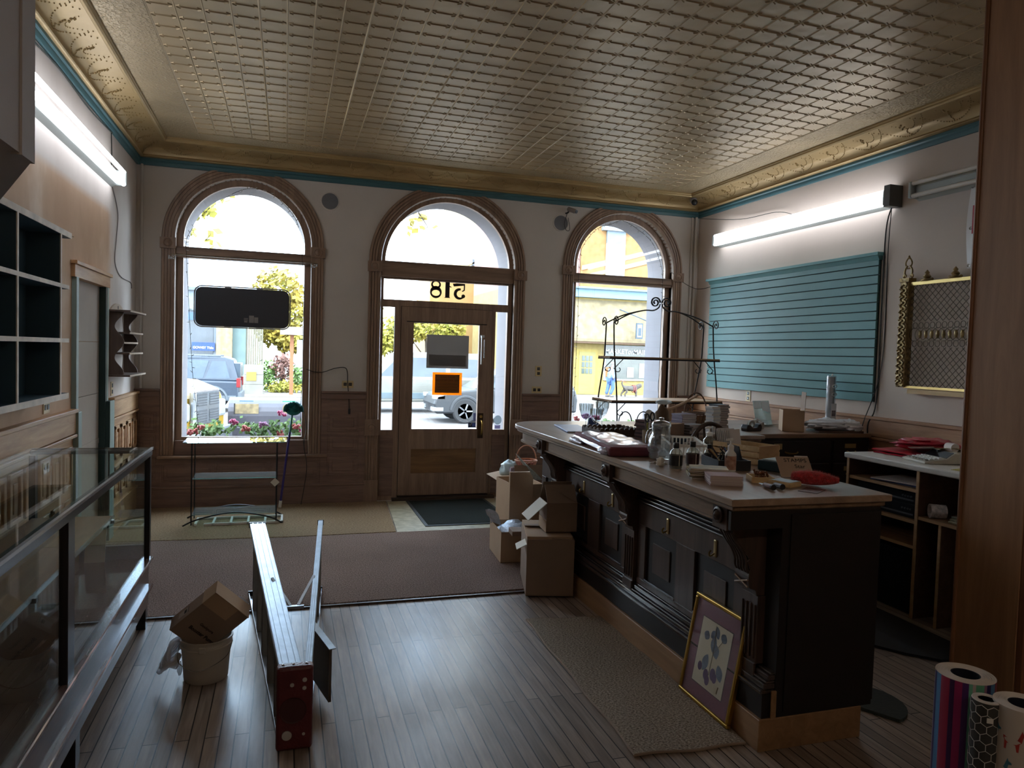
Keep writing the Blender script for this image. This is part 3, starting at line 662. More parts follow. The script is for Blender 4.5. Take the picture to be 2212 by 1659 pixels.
def crumple(b, c, r, seed, nu=16, nv=12, amp=.35, fr=4.0):
    def f(u, v):
        th, ph = PI * u, 2 * PI * v; d = Vector((math.sin(th) * math.cos(ph), math.sin(th) * math.sin(ph), math.cos(th)))
        k = 1 + amp * (noise.noise(d * fr * .5 + Vector((seed, 0, 0))) + .6 * abs(noise.noise(d * fr + Vector((0, seed, 0)))))
        return (c[0] + d.x * r[0] * k, c[1] + d.y * r[1] * k, max(c[2] + d.z * r[2] * k, c[2] - r[2] * .98))
    return b.grid(f, nu, nv)
# ------------------------------------------------------------------ stepladder lying on its side
t = thing('stepladder', 'aluminium stepladder with red top lying on its side on the floorboards', 'ladder', (.05, 3.8, 0))
yn, yf = 2.975, 4.80
def zt(y): return .333 + (y - yn) / (yf - yn) * .152
def fxl(y): return (-.006 + (y - yn) / (yf - yn) * -.194, .080 + (y - yn) / (yf - yn) * -.187)      # front rail left/right x
def rxl(y): return (.093 + (y - yn) / (yf - yn) * .125, .122 + (y - yn) / (yf - yn) * .126)
for nm, fn in (('front_rail', fxl), ('rear_rail', rxl)):
    for up in (1, 0):
        b = MB(); a0, a1 = fn(yn); c0, c1 = fn(yf); z0, z1 = (zt(yn), zt(yf)) if up else (.004, .017); s = -1 if up else 1
        beam(b, (a0, yn, z0), (c0, yf, z1), (a1 - a0, 0, 0), (c1 - c0, 0, 0), (0, 0, s * .003))
        for e in (0, 1):
            xa, xc = (a0, c0) if not e else (a1 - .003, c1 - .003); beam(b, (xa, yn, z0), (xc, yf, z1), (.003, 0, 0), (.003, 0, 0), (0, 0, s * .026))
        if up:
            for q in (.2, .5, .8): beam(b, (a0 + (a1 - a0) * q - .003, yn, z0), (c0 + (c1 - c0) * q - .003, yf, z1), (.006, 0, 0), (.006, 0, 0), (0, 0, .003))
        rl = b.build(nm, ALU, t)
        f = MB(); f.box(c0 - .004, c1 + .004, yf - .002, yf + .012, min(z1, z1 + s * .03), max(z1, z1 + s * .03) + .003); f.build('foot_pad', BLACK, rl)
for k in range(5):
    y = 3.2 + k * .33; l, r = fxl(y); b = MB(); b.box(l + .004, r - .006, y, y + .004, .012, zt(y) - .006); b.box(l + .004, l + .007, y, y + .03, .012, zt(y) - .006); b.box(r - .009, r - .006, y, y + .03, .012, zt(y) - .006)
    b.build('step', mat('step_alu', (150, 146, 140), .5, .6), t)
for y in (3.35, 3.85, 4.35, 4.7):
    l, r = rxl(y); MB().box(l + .004, r - .004, y, y + .012, .01, zt(y) - .006).build('rear_brace', MATS['step_alu'], t)
RED = mat('red_plastic', (92, 30, 34), .42, var=.2, vs=14, bump=.5, bsc=80)
cp = MB().box(-.014, .126, 2.928, 2.985, .002, .338).build('top_cap', RED, t, bevel=.012, seg=2)
b = MB(); b.lathe([(.052, .0), (.052, -.006), (.047, -.004), (.0, -.003)], (.05, 2.93, .165), 28, 1); b.build('cap_recess', mat('dark_red', (66, 26, 28), .5), cp)
b = MB(); b.cyl((.028, 2.93, .066), (.028, 2.924, .066), .019, n=20); b.build('cap_hole', mat('steel_disc', (206, 204, 200), .3, .6), cp)
for x, z, r in ((.092, .066, .006), (.092, .252, .008), (.093, .285, .009), (.045, .268, .008)): MB().cyl((x, 2.93, z), (x, 2.925, z), r, n=12).build('cap_hole', MATS['steel_disc'], cp)
for x in (.01, .05, .1): MB().sph((x, 2.96, .339), (.006, .006, .003), 8, 5).build('rivet', STEEL, cp)
b = MB(); beam(b, (.128, 3.52, .05), (.205, 3.24, .03), (.012, .003, 0), (.012, .003, 0), (0, 0, .235)); sh_ = b.build('paint_shelf', mat('shelf_brown', (84, 72, 62), .5, .3), t)
b = MB(); beam(b, (.128, 3.52, .286), (.205, 3.24, .266), (.03, .008, 0), (.03, .008, 0), (0, 0, .004)); b.build('shelf_flange', ALU, sh_)
b = MB(); y = 3.86; l, r = fxl(y); l2, r2 = rxl(y)
beam(b, (l + .045, y, zt(y) + .004), (.035, 3.66, zt(3.66) - .06), (.012, .012, 0), (.012, .012, 0), (0, 0, .006)); beam(b, (l2 + .012, y, zt(y) + .004), (.085, 3.66, zt(3.66) - .06), (-.012, .012, 0), (-.012, .012, 0), (0, 0, .006))
b.box(.015, .105, 3.645, 3.665, zt(3.66) - .07, zt(3.66) - .056); b.build('spreader', ALU, t)
# ------------------------------------------------------------------ bucket, its box and plastic bag
t = thing('bucket', 'dirty white plastic pail on the floorboards beside the ladder', 'bucket', (-.342, 3.70, 0))
BKT = mat('pail_white', (196, 186, 172), .5, var=.06)
b = MB(); b.lathe([(.0, .002), (.094, .002), (.099, .008), (.112, .165), (.119, .167), (.119, .173), (.114, .176), (.114, .196), (.121, .198), (.121, .206), (.113, .207), (.110, .2), (.097, .012), (.0, .012)], (-.342, 3.70, 0), 40); b.build('pail_body', BKT, t, smooth=40)
b = MB(); b.tube(smoothpath([(-.46, 3.68, .17), (-.45, 3.60, .12), (-.36, 3.572, .085), (-.25, 3.60, .13), (-.224, 3.69, .172)], 8), .002, 6); b.build('wire_handle', STEEL, t)
MB().box(-.365, -.335, 3.578, 3.590, .160, .19).build('handle_lug', BKT, t, bevel=.003)
M = TM((-.325, 3.685, .295), 18, 0, 0) @ TM((0, 0, 0), 0, -43, 0)
t = thing('cardboard_box', 'small brown printed cardboard box stuck corner down in the white pail', 'box', (-.33, 3.66, .09))
q = MB(M).box(-.140, .140, -.045, .045, -.105, .105).build('carton', KRAFTD, t)
b = MB(M); b.box(.06, .142, -.047, .047, -.04, .1065); b.box(.138, .1415, -.047, .047, -.107, .1065); b.build('tape_edge', KRAFT, q)
b = MB(M @ TM((0, -.0465, 0))); T90 = Matrix(((0, 1, 0, 0), (0, 0, 1, 0), (-1, 0, 0, 0), (0, 0, 0, 1)))      # text running down local -z
b.raw(text2d('Booster Pump Kit', .026, .001, 'LEFT', 0, .0006), TM((-.075, 0, .055)) @ T90); b.raw(text2d('Geekpure', .020, .001, 'LEFT'), TM((-.032, 0, .030)) @ T90); b.build('box_print', mat('print_dark', (48, 36, 30), .8), q)
b = MB(M); b.box(-.09, -.03, -.02, .02, .105, .1062); b.build('shipping_label', mat('label_grey', (168, 150, 136), .8), q)
b = MB(M); b.box(-.055, -.04, -.012, .012, .1062, .1068); b.box(-.032, -.029, -.02, .022, .1062, .1068); b.build('barcode', MATS['print_dark'], q)
t = thing('plastic_bag', 'crumpled translucent plastic bag hanging out of the white pail', 'bag', (-.47, 3.69, .0))
b = MB(); rnd.seed(3)
for i in range(5):
    pts = smoothpath([(-.455, 3.69 + .01 * i, .205 - .01 * i), (-.49 - .012 * i, 3.68, .19 - .03 * i), (-.505 - .006 * i, 3.66, .12 - .012 * i), (-.475, 3.65, .085 + .01 * i), (-.462, 3.68, .13)], 5)
    b.tube(pts, [.009 + .006 * abs(math.sin(k * .9 + i)) for k in range(len(pts))], 6)
crumple(b, (-.458, 3.69, .06), (.012, .02, .035), 5, 8, 8); b.build('film', FILM, t, smooth=60)
t = thing('plastic_bag', 'rounded translucent plastic bag end poking up behind the box in the pail', 'bag', (-.22, 3.76, .2))
b = MB(TM((-.215, 3.775, .30), 70, 0, 15)); b.lathe([(0, 0), (.055, .0), (.058, .003), (.055, .004), (0, .002)], (0, 0, 0), 20); b.build('disc', FILM, t)
# ------------------------------------------------------------------ glass tiered stand in front of the left window
t = thing('glass_stand', 'three tier glass shelf stand with thin black legs below the left window', 'shelf stand', (-.42, 6.96, .013))
GS = glass('shelf_glass', (224, 240, 236), 2.6, .94)
def post(x, y, zb, zt_): MB().tube([(x, y, zb), (x, y, zt_)], .006, 8).build('post', BLACK, t)
for x, y in ((-.768, 6.81), (-.06, 6.81), (-.773, 7.09), (-.066, 7.09)): post(x, y, .02, .745)
for y in (6.80, 7.12):
    b = MB(); b.tube(smoothpath([(-.835, y, .018), (-.70, y, .075), (-.42, y, .125), (-.14, y, .08), (-.012, y, .018)], 8), .007, 8); b.build('foot_arch', BLACK, t)
MB().box(-.84, .018, 6.79, 7.11, .745, .753).build('glass_shelf', GS, t); MB().box(-.762, -.066, 6.805, 7.10, .425, .433).build('glass_shelf', GS, t); MB().box(-.765, -.066, 6.805, 7.10, .108, .116).build('glass_shelf', GS, t)
MB(TM((-.075, 6.80, .385), 0, 45, 0)).box(-.028, .028, -.001, .001, -.028, .028).build('price_tag', CARDW, t)
b = MB(); x0, x1, y0, y1 = -.745, .0, 6.80, 7.06
for yy in (y0, y1 - .02): b.box(x0 + (.08 if yy == y0 else 0), x1, yy, yy + .02, .013, .035)
for k in range(6): b.box(x0 + k * .145, x0 + k * .145 + .02, y0, y1, .013, .035)
tag(b.build('plastic_grille', WHITEP, bevel=.003), 'white slotted plastic tray lying on the carpet under the glass stand', 'grille')
# ------------------------------------------------------------------ duster leaning beside the left window
t = thing('duster', 'teal fluffy duster with purple handle leaning beside the left window', 'duster', (-.02, 7.42, .013))
P, Q = Vector((-.033, 7.44, .02)), Vector((.074, 7.44, .98)); dv = (Q - P)
MB().tube([P, P + dv * .07], .015, 10).build('grip', WHITEP, t); MB().tube([P + dv * .07, P + dv * .78], .011, 10).build('handle', mat('purple', (58, 44, 118), .4), t); MB().tube([P + dv * .77, P + dv * .97], .009, 10).build('handle_top', mat('teal_plastic', (60, 132, 128), .4), t)
b = MB(); rnd.seed(11)
for i in range(420):
    a, h = rnd.uniform(0, 2 * PI), rnd.uniform(-.3, 1); rr = math.sqrt(max(0, 1 - h * h)); d = Vector((rr * math.cos(a), rr * math.sin(a) * .8, h)); c0 = Vector((.08, 7.44, .985))
    p = c0 + d * .035; e = c0 + Vector((d.x * .098, d.y * .09, d.z * .075 + .004)); s = Vector((-d.y, d.x, .3)).normalized() * .009
    b.add([p - s, p + s, e + s * 1.2, e - s * 1.2], [(0, 1, 2, 3)])
b.sph((.08, 7.44, .985), (.075, .068, .055), 14, 9); b.build('fluff', mat('teal_fibre', (46, 128, 126), .9, var=.3, vs=30), t, recalc=False)
# ------------------------------------------------------------------ hanging back-lit sign seen from behind
t = thing('hanging_sign', 'black rounded sign panel hung in the left window, seen from behind', 'sign', (-.406, 7.57, 1.77))
def rrect(x0, x1, z0, z1, r): return arc(x1 - r, z1 - r, r, 0, 90, 6) + arc(x0 + r, z1 - r, r, 90, 180, 6) + arc(x0 + r, z0 + r, r, 180, 270, 6) + arc(x1 - r, z0 + r, r, 270, 360, 6)
MB().prism(rrect(-.838, .024, 1.785, 2.160, .065), 1, 7.555, 7.59).build('panel', mat('sign_back', (58, 61, 70), .35, var=.05), t, bevel=.004)  # black panel coloured lighter and bluish to stand in for window haze
b = MB(); b.tube([(x, 7.553, z) for x, z in rrect(-.846, .032, 1.777, 2.168, .07)], .006, 6, closed=True); b.build('rim', mat('grey_rim', (150, 148, 146), .4), t)
for x0, x1, z0, z1 in ((-.35, -.305, 1.83, 1.90), (-.302, -.266, 1.83, 1.885), (-.398, -.36, 1.868, 1.874), (-.398, -.362, 1.852, 1.860), (-.395, -.365, 1.832, 1.846)): MB().box(x0, x1, 7.5535, 7.555, z0, z1).build('rating_sticker', mat('sticker', (150, 146, 144), .5), t)
for x in (-.545, -.255):
    b = MB(); b.tube([(x, 7.57, 2.16), (x - .012, 7.62, 2.46)], .0022, 6); b.build('hanging_cord', mat('cord_grey', (150, 152, 150), .5), t)
    for z in (2.166, 1.78): MB().box(x - .03, x + .03, 7.548, 7.556, z - .008, z + .006).build('clip', MATS['grey_rim'], t)
# ------------------------------------------------------------------ curtain rod, string lights, cables, cameras, vents
t = thing('curtain_rod', 'thin silver curtain rod with beaded ends across the left window', 'curtain rod', (-.4, 7.6, 2.45))
MB().tube([(-1.06, 7.615, 2.455), (.29, 7.615, 2.455)], .005, 8).build('rod', STEEL, t)
for s, x in ((-1, -1.06), (1, .25)):
    b = MB()
    for k in range(9): b.sph((x + s * .0 + (k % 4) * .018 - .02, 7.605, 2.44 - .012 * (k % 3)), .008, 6, 4)
    b.build('bead_finial', glass('crystal', (240, 244, 246), 4, .7), t)
WIRE = mat('dark_wire', (34, 40, 34), .6); BULB = mat('mini_bulb', (190, 190, 186), .3)
def stringlights(label, pts, seed):
    t = thing('string_lights', label, 'string lights', (sum(p[0] for p in pts) / len(pts), D - .03, min(p[1] for p in pts)))
    path = smoothpath([(x, D - .032 + .004 * math.sin(i * 1.7), z) for i, (x, z) in enumerate(pts)], 8); MB().tube(path, .0022, 5).build('wire', WIRE, t)
    r = random.Random(seed); n = 0
    for i in range(3, len(path) - 2, 2):
        p = Vector(path[i]); a = r.uniform(-1.2, 1.2) + (PI if i % 4 == 1 else 0); e = p + Vector((.028 * math.cos(a), -.004, .028 * math.sin(a)))
        b = MB(); b.tube([p, p * .5 + e * .5], .003, 5); b.tube([p * .5 + e * .5, e], [.0035, .0012], 5); b.build('bulb', BULB, t); n += 1
        if n >= 60: break
stringlights('string lights draped around the left arched window', [(-.783, .70), (-.81, .85), (-.829, 1.03), (-.86, 1.3), (-.877, 1.53), (-.905, 2.0), (-.928, 2.42), (-.93, 2.6), (-.88, 2.72), (-.787, 2.86), (-.66, 2.98), (-.453, 3.12), (-.3, 3.15), (-.15, 3.11), (.0, 2.98), (.08, 2.86), (.12, 2.7), (.14, 2.5), (.165, 2.1), (.16, 1.8), (.165, 1.3), (.15, .95), (.17, .75), (.20, .54)], 2)
stringlights('string lights draped around the right arched window', [(3.129, .82), (3.14, 1.2), (3.145, 1.65), (3.15, 2.1), (3.143, 2.5), (3.16, 2.78), (3.26, 2.96), (3.378, 3.07), (3.52, 3.12), (3.666, 3.17), (3.85, 3.09), (4.032, 2.97), (4.14, 2.8), (4.2, 2.61), (4.21, 2.4), (4.22, 2.2), (4.235, 2.0), (4.25, 1.6), (4.20, 1.3), (4.238, 1.02)], 5)
def cable(label, pts, r=.003, m=None, name='cable', n=6):
    return tag(MB().tube(smoothpath(pts, n), r, 6).build(name, m or WIRE), label, 'cable')
cable('loose white wire hanging down the left wall from the fluorescent light', [(XL + .006, 6.62, 2.88), (XL + .006, 6.80, 2.75), (XL + .006, 6.86, 2.647), (XL + .006, 6.80, 2.45), (XL + .006, 6.751, 2.286), (XL + .006, 6.85, 2.2), (XL + .006, 7.04, 2.16), (XL + .006, 7.40, 2.15), (XL + .006, 7.45, 2.10)], .004, mat('grey_wire', (120, 110, 104), .6))
cable('thin wire running up from the left fluorescent light to the cornice', [(XL + .006, 6.60, 2.97), (XL + .006, 6.62, 3.1), (XL + .006, 6.60, 3.28)], .004)
cable('slack dark wires trailing along the cornice above the left light', [(XL + .012, 3.9, 3.26), (XL + .012, 4.6, 3.25), (XL + .012, 5.2, 3.275), (XL + .012, 5.9, 3.25), (XL + .012, 6.6, 3.28)], .005)
cable('black extension cord plugged into the outlet left of the door', [(.20, D - .04, 1.385), (.28, D - .04, 1.36), (.37, D - .03, 1.36), (.48, D - .03, 1.40), (.58, D - .03, 1.41), (.61, D - .02, 1.36), (.615, D - .02, 1.25), (.628, D - .03, 1.1), (.636, D - .03, .98)], .004, BLACK)
tag(MB().box(.626, .646, D - .045, D - .022, .93, .985).build('cord_plug', BLACK), 'small black cord connector hanging below the outlet left of the door', 'plug')
cable('dark cord looping from the hanging sign down past the right edge of the left window', [(.17, D - .04, 1.0), (.21, D - .05, .8), (.19, D - .06, .62), (.22, D - .1, .4), (.20, D - .09, .2), (.17, D - .12, .02)], .0035, BLACK)
t = cable('black power cords hanging down the right wall beside the teal slatted board', [(XR - .05, 4.70, 2.90), (XR - .012, 4.80, 2.7), (XR - .012, 4.805, 2.0), (XR - .012, 4.81, 1.3), (XR - .06, 4.84, 1.1), (XR - .07, 4.80, .9)], .006, BLACK)
cable('second thinner cord dangling beside the black power cords', [(XR - .05, 4.715, 2.88), (XR - .01, 4.77, 2.5), (XR - .01, 4.775, 1.6), (XR - .055, 4.9, 1.1), (XR - .06, 4.9, .95)], .004, BLACK)
cable('thin wire sagging from the right corner to the slatted board light', [(4.32, D - .04, 2.62), (4.5, D - .04, 2.5), (XR - .02, 7.6, 2.44), (XR - .02, 7.3, 2.45)], .003)
cable('wire sagging along the top of the right wall near the corner', [(XR - .03, 7.6, 3.27), (XR - .03, 6.8, 3.13), (XR - .03, 6.2, 3.10), (XR - .05, 5.9, 3.02)], .003)
for x, z, lb in ((.403, 3.099, 'round ceiling speaker grille on the wall between left window and door'), (2.918, 3.087, 'round speaker grille on the wall between door and right window')):
    t = thing('wall_speaker', lb, 'speaker', (x, D, z)); MB().lathe([(.094, 0), (.094, -.008), (.086, -.012), (.082, -.008), (.082, 0), (.094, 0)], (x, D, z), 32, 1).build('ring', PLASTF, t, smooth=40); MB().lathe([(.083, -.001), (.083, -.007), (0, -.009)], (x, D, z), 32, 1).build('grille', mat('speaker_grey', (112, 112, 116), .7, bump=.6, bsc=300), t)
t = thing('security_camera', 'small grey bullet camera above the speaker left of the right window', 'camera', (3.0, D - .05, 3.17))
MB().cyl((2.99, D - .05, 3.24), (3.035, D - .16, 3.195), .026, n=14).build('camera_body', mat('cam_grey', (150, 142, 138), .4), t, smooth=50); MB().cyl((3.035, D - .16, 3.195), (3.037, D - .166, 3.193), .018, n=14).build('lens', BLACK, t)
MB().tube([(2.975, D - .002, 3.20), (2.985, D - .03, 3.20), (2.995, D - .06, 3.22)], .009, 8).build('bracket', BLACK, t); MB().tube(smoothpath([(2.98, D - .03, 3.19), (2.955, D - .02, 3.08), (2.98, D - .02, 3.01), (3.02, D - .02, 3.02), (3.0, D - .02, 3.15)], 6), .003, 6).build('lead', BLACK, t)
t = thing('dome_camera', 'dark dome camera tucked in the cornice corner at right', 'camera', (4.45, 7.43, 3.40))
MB().sph((4.46, 7.42, 3.41), .035, 14, 9).build('dome', BLACK, t, smooth=60); MB().cyl((4.46, 7.44, 3.43), (4.47, 7.46, 3.45), .04, n=14).build('mount', mat('cam_grey', (150, 142, 138)), t)
# ------------------------------------------------------------------ papers on the door
t = thing('paper_sign', 'grey backside of a paper notice taped on the door glass', 'paper', (1.68, D + .046, 1.425)); MB().box(1.444, 1.908, D + .044, D + .0455, 1.425, 1.786).build('sheet', paper('paper_back', (150, 144, 140), .35), t)
MB().box(1.47, 1.88, D + .0432, D + .044, 1.45, 1.57).build('lower_sheet', paper('paper_back2', (140, 136, 136), .35), t)
ORG = paper('orange_paper', (250, 172, 70), .6); ORG2 = paper('orange_inner', (255, 172, 100), .75)
t = thing('paper_sign', 'orange handwritten notice taped on the door glass below the grey paper', 'paper', (1.68, D + .046, 1.13)); s_ = MB().box(1.516, 1.842, D + .044, D + .0455, 1.135, 1.380).build('sheet', ORG, t); MB().box(1.543, 1.815, D + .0432, D + .044, 1.158, 1.358).build('inner_panel', ORG2, t)
b = MB(); M = front(1.68, D + .0428, 0, True)
for s, z in (('PLEASE LEAVE', 1.322), ('MAIL AND PACKAGES', 1.286)): b.raw(text2d(s, .026, .0004), Matrix.Translation((0, 0, z)) @ M)
for z in (1.255, 1.222, 1.19): b.tube([(1.565 + .0075 * k, D + .0426, z + .008 * math.sin(k * 2.3) * (1 if k % 7 else 0)) for k in range(31)], .0012, 4)
b.build('handwriting', mat('marker_brown', (176, 84, 24), .8), t)
t = thing('window_sticker', 'dark blue check mark sticker in the lower corner of the door glass', 'sticker', (1.98, D + .046, .78)); MB().box(1.925, 2.012, D + .045, D + .0465, .78, .835).build('decal', mat('navy', (30, 44, 84), .5), t); MB().box(1.972, 2.0118, D + .0448, D + .0452, .79, .83).build('decal_panel', mat('blue_decal', (70, 100, 180), .5), t)
b = MB(); b.tube([(1.937, D + .0445, .815), (1.948, D + .0445, .803), (1.968, D + .0445, .828)], .003, 5); b.build('check_mark', WHITEP, t)
tag(MB().prism(ell(2.268, .862, .045, .052, 24), 1, D + .0615, D + .0635).build('window_sticker', glass('pale_sticker', (224, 232, 236), 1, .5)), 'round pale sticker on the right sidelight glass', 'sticker')
tag(MB().box(2.235, 2.30, D + .0615, D + .0635, .765, .805).build('window_sticker', glass('lilac_sticker', (200, 196, 220), 1, .5)), 'small rectangular lilac sticker under the round one on the sidelight', 'sticker')
b = MB(); b.box(1.98, 2.012, D + .045, D + .0465, .85, .94); tag(b.build('window_sticker', glass('faint_sticker', (170, 176, 200), 1, .5)), 'narrow faded sticker above the check mark sticker on the door glass', 'sticker')
# ------------------------------------------------------------------ cartons by the counter
def openbox(label, M, w, dp, h, mo=KRAFT, mi=None, flaps=(), loc=None, name='cardboard_box', t_=.004):
    """flaps: (side, length, angle from flat-outward up, material)"""
    mi = mi or mo; c = M @ Vector((0, 0, 0)); t = thing(name, label, 'box', tuple(c)); a, d = w / 2, dp / 2
    b = MB(M); b.box(-a, a, -d, d, 0, t_); b.box(-a, a, -d, -d + t_, 0, h); b.box(-a, a, d - t_, d, 0, h); b.box(-a, -a + t_, -d + t_, d - t_, 0, h); b.box(a - t_, a, -d + t_, d - t_, 0, h); b.build('carton', mo, t)
    for side, ln_, an, mm in flaps:
        F = {'F': TM((0, -d, h), 0, 0, 180), 'B': TM((0, d, h)), 'L': TM((-a, 0, h), 0, 0, 90), 'R': TM((a, 0, h), 0, 0, -90)}[side] @ TM((0, 0, 0), an, 0, 0); ww = (w if side in 'FB' else dp) / 2 - .002
        MB(M @ F).box(-ww, ww, 0, ln_, -t_ / 2, t_ / 2).build('flap', mm, t)
    return t
t = openbox('tall brown cardboard box on the floor at the near end of the carton heap', TM((1.745, 4.655, .0125), 0, 0, -14), .315, .50, .372, KRAFTD, KRAFTD, [('F', .12, 175, KRAFTD), ('B', .25, 172, KRAFTD), ('R', .15, 176, KRAFTD)])
MB(TM((1.74, 4.66, .375), 0, 0, -14)).box(-.15, .15, -.24, .24, 0, .03).build('folded_lid', KRAFT, t)
MB(TM((1.60, 4.52, .374), 0, 0, -14) @ TM((0, 0, 0), 0, -28, 0)).box(-.13, -.002, -.06, .09, -.002, .002).build('flap', CARDW, t)
t = openbox('open cardboard box tilted on top of the tall carton, pale flap raised', TM((1.80, 4.60, .415), 0, 0, -6), .21, .21, .195, KRAFTD, KRAFTD, [('L', .17, -42, CARDW), ('F', .14, 128, KRAFTD), ('R', .14, 150, KRAFTD), ('B', .14, 120, KRAFTD)])
MB(TM((1.69, 4.60, .415), 0, 0, -6)).box(-.001, .002, -.10, .10, .0, .08).build('side_panel', KRAFT, t)
t = openbox('open cardboard box on the carpet filled with bubble wrap', TM((1.765, 5.40, .014), 0, 0, -4), .34, .42, .235, KRAFT, KRAFTD)
BUB = mat('bubble_wrap', (206, 214, 226), .25, .25, var=.15, vs=30, bump=1.0, bsc=120)
b = MB(); crumple(b, (1.76, 5.42, .19), (.13, .16, .07), 2, 18, 14, .5, 6); tag(b.build('bubble_wrap', BUB, smooth=60), 'silvery crumpled bubble wrap inside the open box on the carpet', 'bubble wrap')
b = MB(); b.grid(lambda u, v: (1.60 + .06 * v - .05 * u + .01 * math.sin(9 * v), 5.56 - .10 * v, .235 + .115 * u + .012 * math.sin(u * 6 + v * 4)), 10, 6)
tag(b.build('bubble_wrap', BUB, smooth=60), 'strip of bubble wrap curling up from the left corner of the open box', 'bubble wrap')
t = openbox('tall brown box with an oval hand hole, behind the bubble wrap box', TM((1.93, 5.86, .013), 0, 0, 3), .27, .42, .51, KRAFT, KRAFTD)
b = MB(); b.prism(arc(1.90, .385, .034, -20, 200, 14), 1, 5.638, 5.652); b.build('hand_hole', BLACK, t)
t = openbox('low brown box with loose flap near the end of the counter', TM((2.19, 6.5, .007), 0, 0, 0), .32, .36, .47, KRAFTD, KRAFTD, [('L', .17, -12, KRAFT), ('F', .1, 100, KRAFTD)])
tag(MB().tube([(2.0, 6.36, .535), (2.42, 6.36, .535)], .024, 14).build('gift_wrap_roll', mat('wrap_floral', (206, 198, 204), .5, var=.3, vs=40, c2=(120, 84, 110))), 'slim floral wrapping paper roll lying across the low carton', 'wrapping paper')
tag(MB().box(2.04, 2.34, 6.42, 6.65, .48, .511).build('gift_box', mat('box_grey', (120, 110, 104), .7)), 'flat grey box under the plastic wrapped bundle on the low carton', 'box')
b = MB(); crumple(b, (2.06, 6.52, .50), (.11, .12, .09), 9, 16, 12, .3); tag(b.build('plastic_bundle', mat('bundle', (170, 182, 180), .25, .1, var=.2), smooth=60), 'plastic wrapped grey bundle beside the pink basket', 'bundle')
def basket(label, c, r, h, m, mh, hz, n=18, slats=True):
    t = thing('basket', label, 'basket', c); b = MB()
    b.lathe([(0, .004), (r * .72, .004), (r * .76, .012), (r * .98, h - .012)], c, 28); b.build('bowl', m, t, smooth=40)
    b = MB(); b.tube([(c[0] + r * math.cos(2 * PI * i / 28), c[1] + r * math.sin(2 * PI * i / 28), c[2] + h) for i in range(28)], .009, 6, closed=True); b.build('rim', mh, t, smooth=50)
    if slats:
        for i in range(n):
            a = 2 * PI * i / n; q = MB(); q.tube([(c[0] + r * .76 * math.cos(a), c[1] + r * .76 * math.sin(a), c[2] + .01), (c[0] + r * 1.0 * math.cos(a), c[1] + r * 1.0 * math.sin(a), c[2] + h)], .006, 5); q.build('slat', mh, t)
    b = MB(); b.tube([(c[0] + r * math.cos(R(a)), c[1], c[2] + h + hz * math.sin(R(a))) for a in range(0, 181, 9)], .006, 8); b.build('handle', mh if slats else m, t, smooth=50); return t
PINKW = mat('pink_wicker', (186, 112, 96), .7, var=.2); basket('small pinkish wicker basket with tall handle on the low carton', (2.18, 6.44, .52), .10, .085, PINKW, mat('wicker_pale', (206, 150, 118), .7), .14)
t = thing('cardboard_box', 'narrow brown carton with raised white patterned flap standing against the counter corbel', 'box', (1.80, 5.18, .0)); MB().box(1.66, 1.94, 5.62, 5.64, .3, .31).build('inner_flap', KRAFTD, t) if False else None
MB(TM((1.87, 5.62, .013))).box(-.10, .10, 0, .03, 0, .62).build('carton', KRAFT, t)
b = MB(); b.grid(lambda u, v: (1.80 + .16 * u + .07 * v, 5.60 - .05 * math.sin(u * 2), .60 + .17 * (1 - u) + .03 * math.sin(u * 3 + 1) - .10 * v * (1 - u)), 10, 6); b.build('patterned_flap', mat('flap_pattern', (214, 218, 208), .6, var=.2, vs=60), t)
tag(MB().box(1.60, 1.72, 5.06, 5.19, .40, .43).build('gift_box', KRAFT) if False else MB(TM((1.72, 5.12, .252), 0, 0, -6)).box(-.09, .09, -.07, .07, 0, .035).build('gift_box', KRAFTD), 'small flat brown box with a green ribboned end atop the bubble wrap box', 'box')
# ------------------------------------------------------------------ long dark counter
CB = wood('counter_dark', (52, 40, 34), (86, 66, 56), 2, .42, 9, .1); CBK = mat('counter_black', (26, 21, 20), .5, var=.15)
CT = wood('counter_top', (136, 112, 94), (178, 152, 130), 1, .3, 6, .15, worn=(170, 156, 146)); CE = wood('counter_edge', (104, 80, 60), (150, 122, 96), 1, .45); KICK = wood('kick_pine', (132, 98, 66), (164, 126, 90), 1, .55)
ct = thing('counter', 'long dark carved wooden shop counter with worn curved top', 'counter', (2.1, 3.9, 0))
def toppoly(i=0):
    p = [(1.690 + i, 2.44 + i), (1.716 + i, 3.2), (1.724 + i, 4.2), (1.716 + i, 5.0)] + [(2.0 - (.285 - i) * math.cos(R(a)), 5.28 + (.38 - i) * math.sin(R(a))) for a in range(0, 91, 10)]
    return p + [(3.42 - i, 5.66 - i), (3.42 - i, 4.56 + i), (2.50 - i, 4.56 + i), (2.495 - i, 3.4), (2.475 - i, 2.43 + i)]
MB().prism(toppoly(), 2, 1.022, 1.052).build('top_board', [CT], ct, bevel=.004)
MB().prism(toppoly(.018), 2, 1.0, 1.022).build('top_moulding', CE, ct, bevel=.005)
def fasc(i): return [(1.775 - i, 2.52), (1.775 - i, 5.10)] + [(2.0 - (.225 + i) * math.cos(R(a)), 5.28 + (.31 + i) * math.sin(R(a))) for a in range(0, 91, 10)] + [(2.2, 5.59 + i), (2.2, 2.52)]
b = MB(); b.prism(fasc(0), 2, .925, 1.0); b.prism(fasc(.012), 2, .918, .926); b.build('fascia', CE, ct)
b = MB(); b.box(1.945, 2.44, 2.458, 5.30, .135, 1.0); b.box(2.44, 3.36, 4.62, 5.55, .0, 1.0); b.build('body', CBK, ct)
b = MB(); b.box(1.87, 2.386, 2.452, 5.32, 0, .135); b.box(1.925, 1.95, 2.45, 2.46, .135, .25); b.build('kick_board', KICK, ct, bevel=.003)
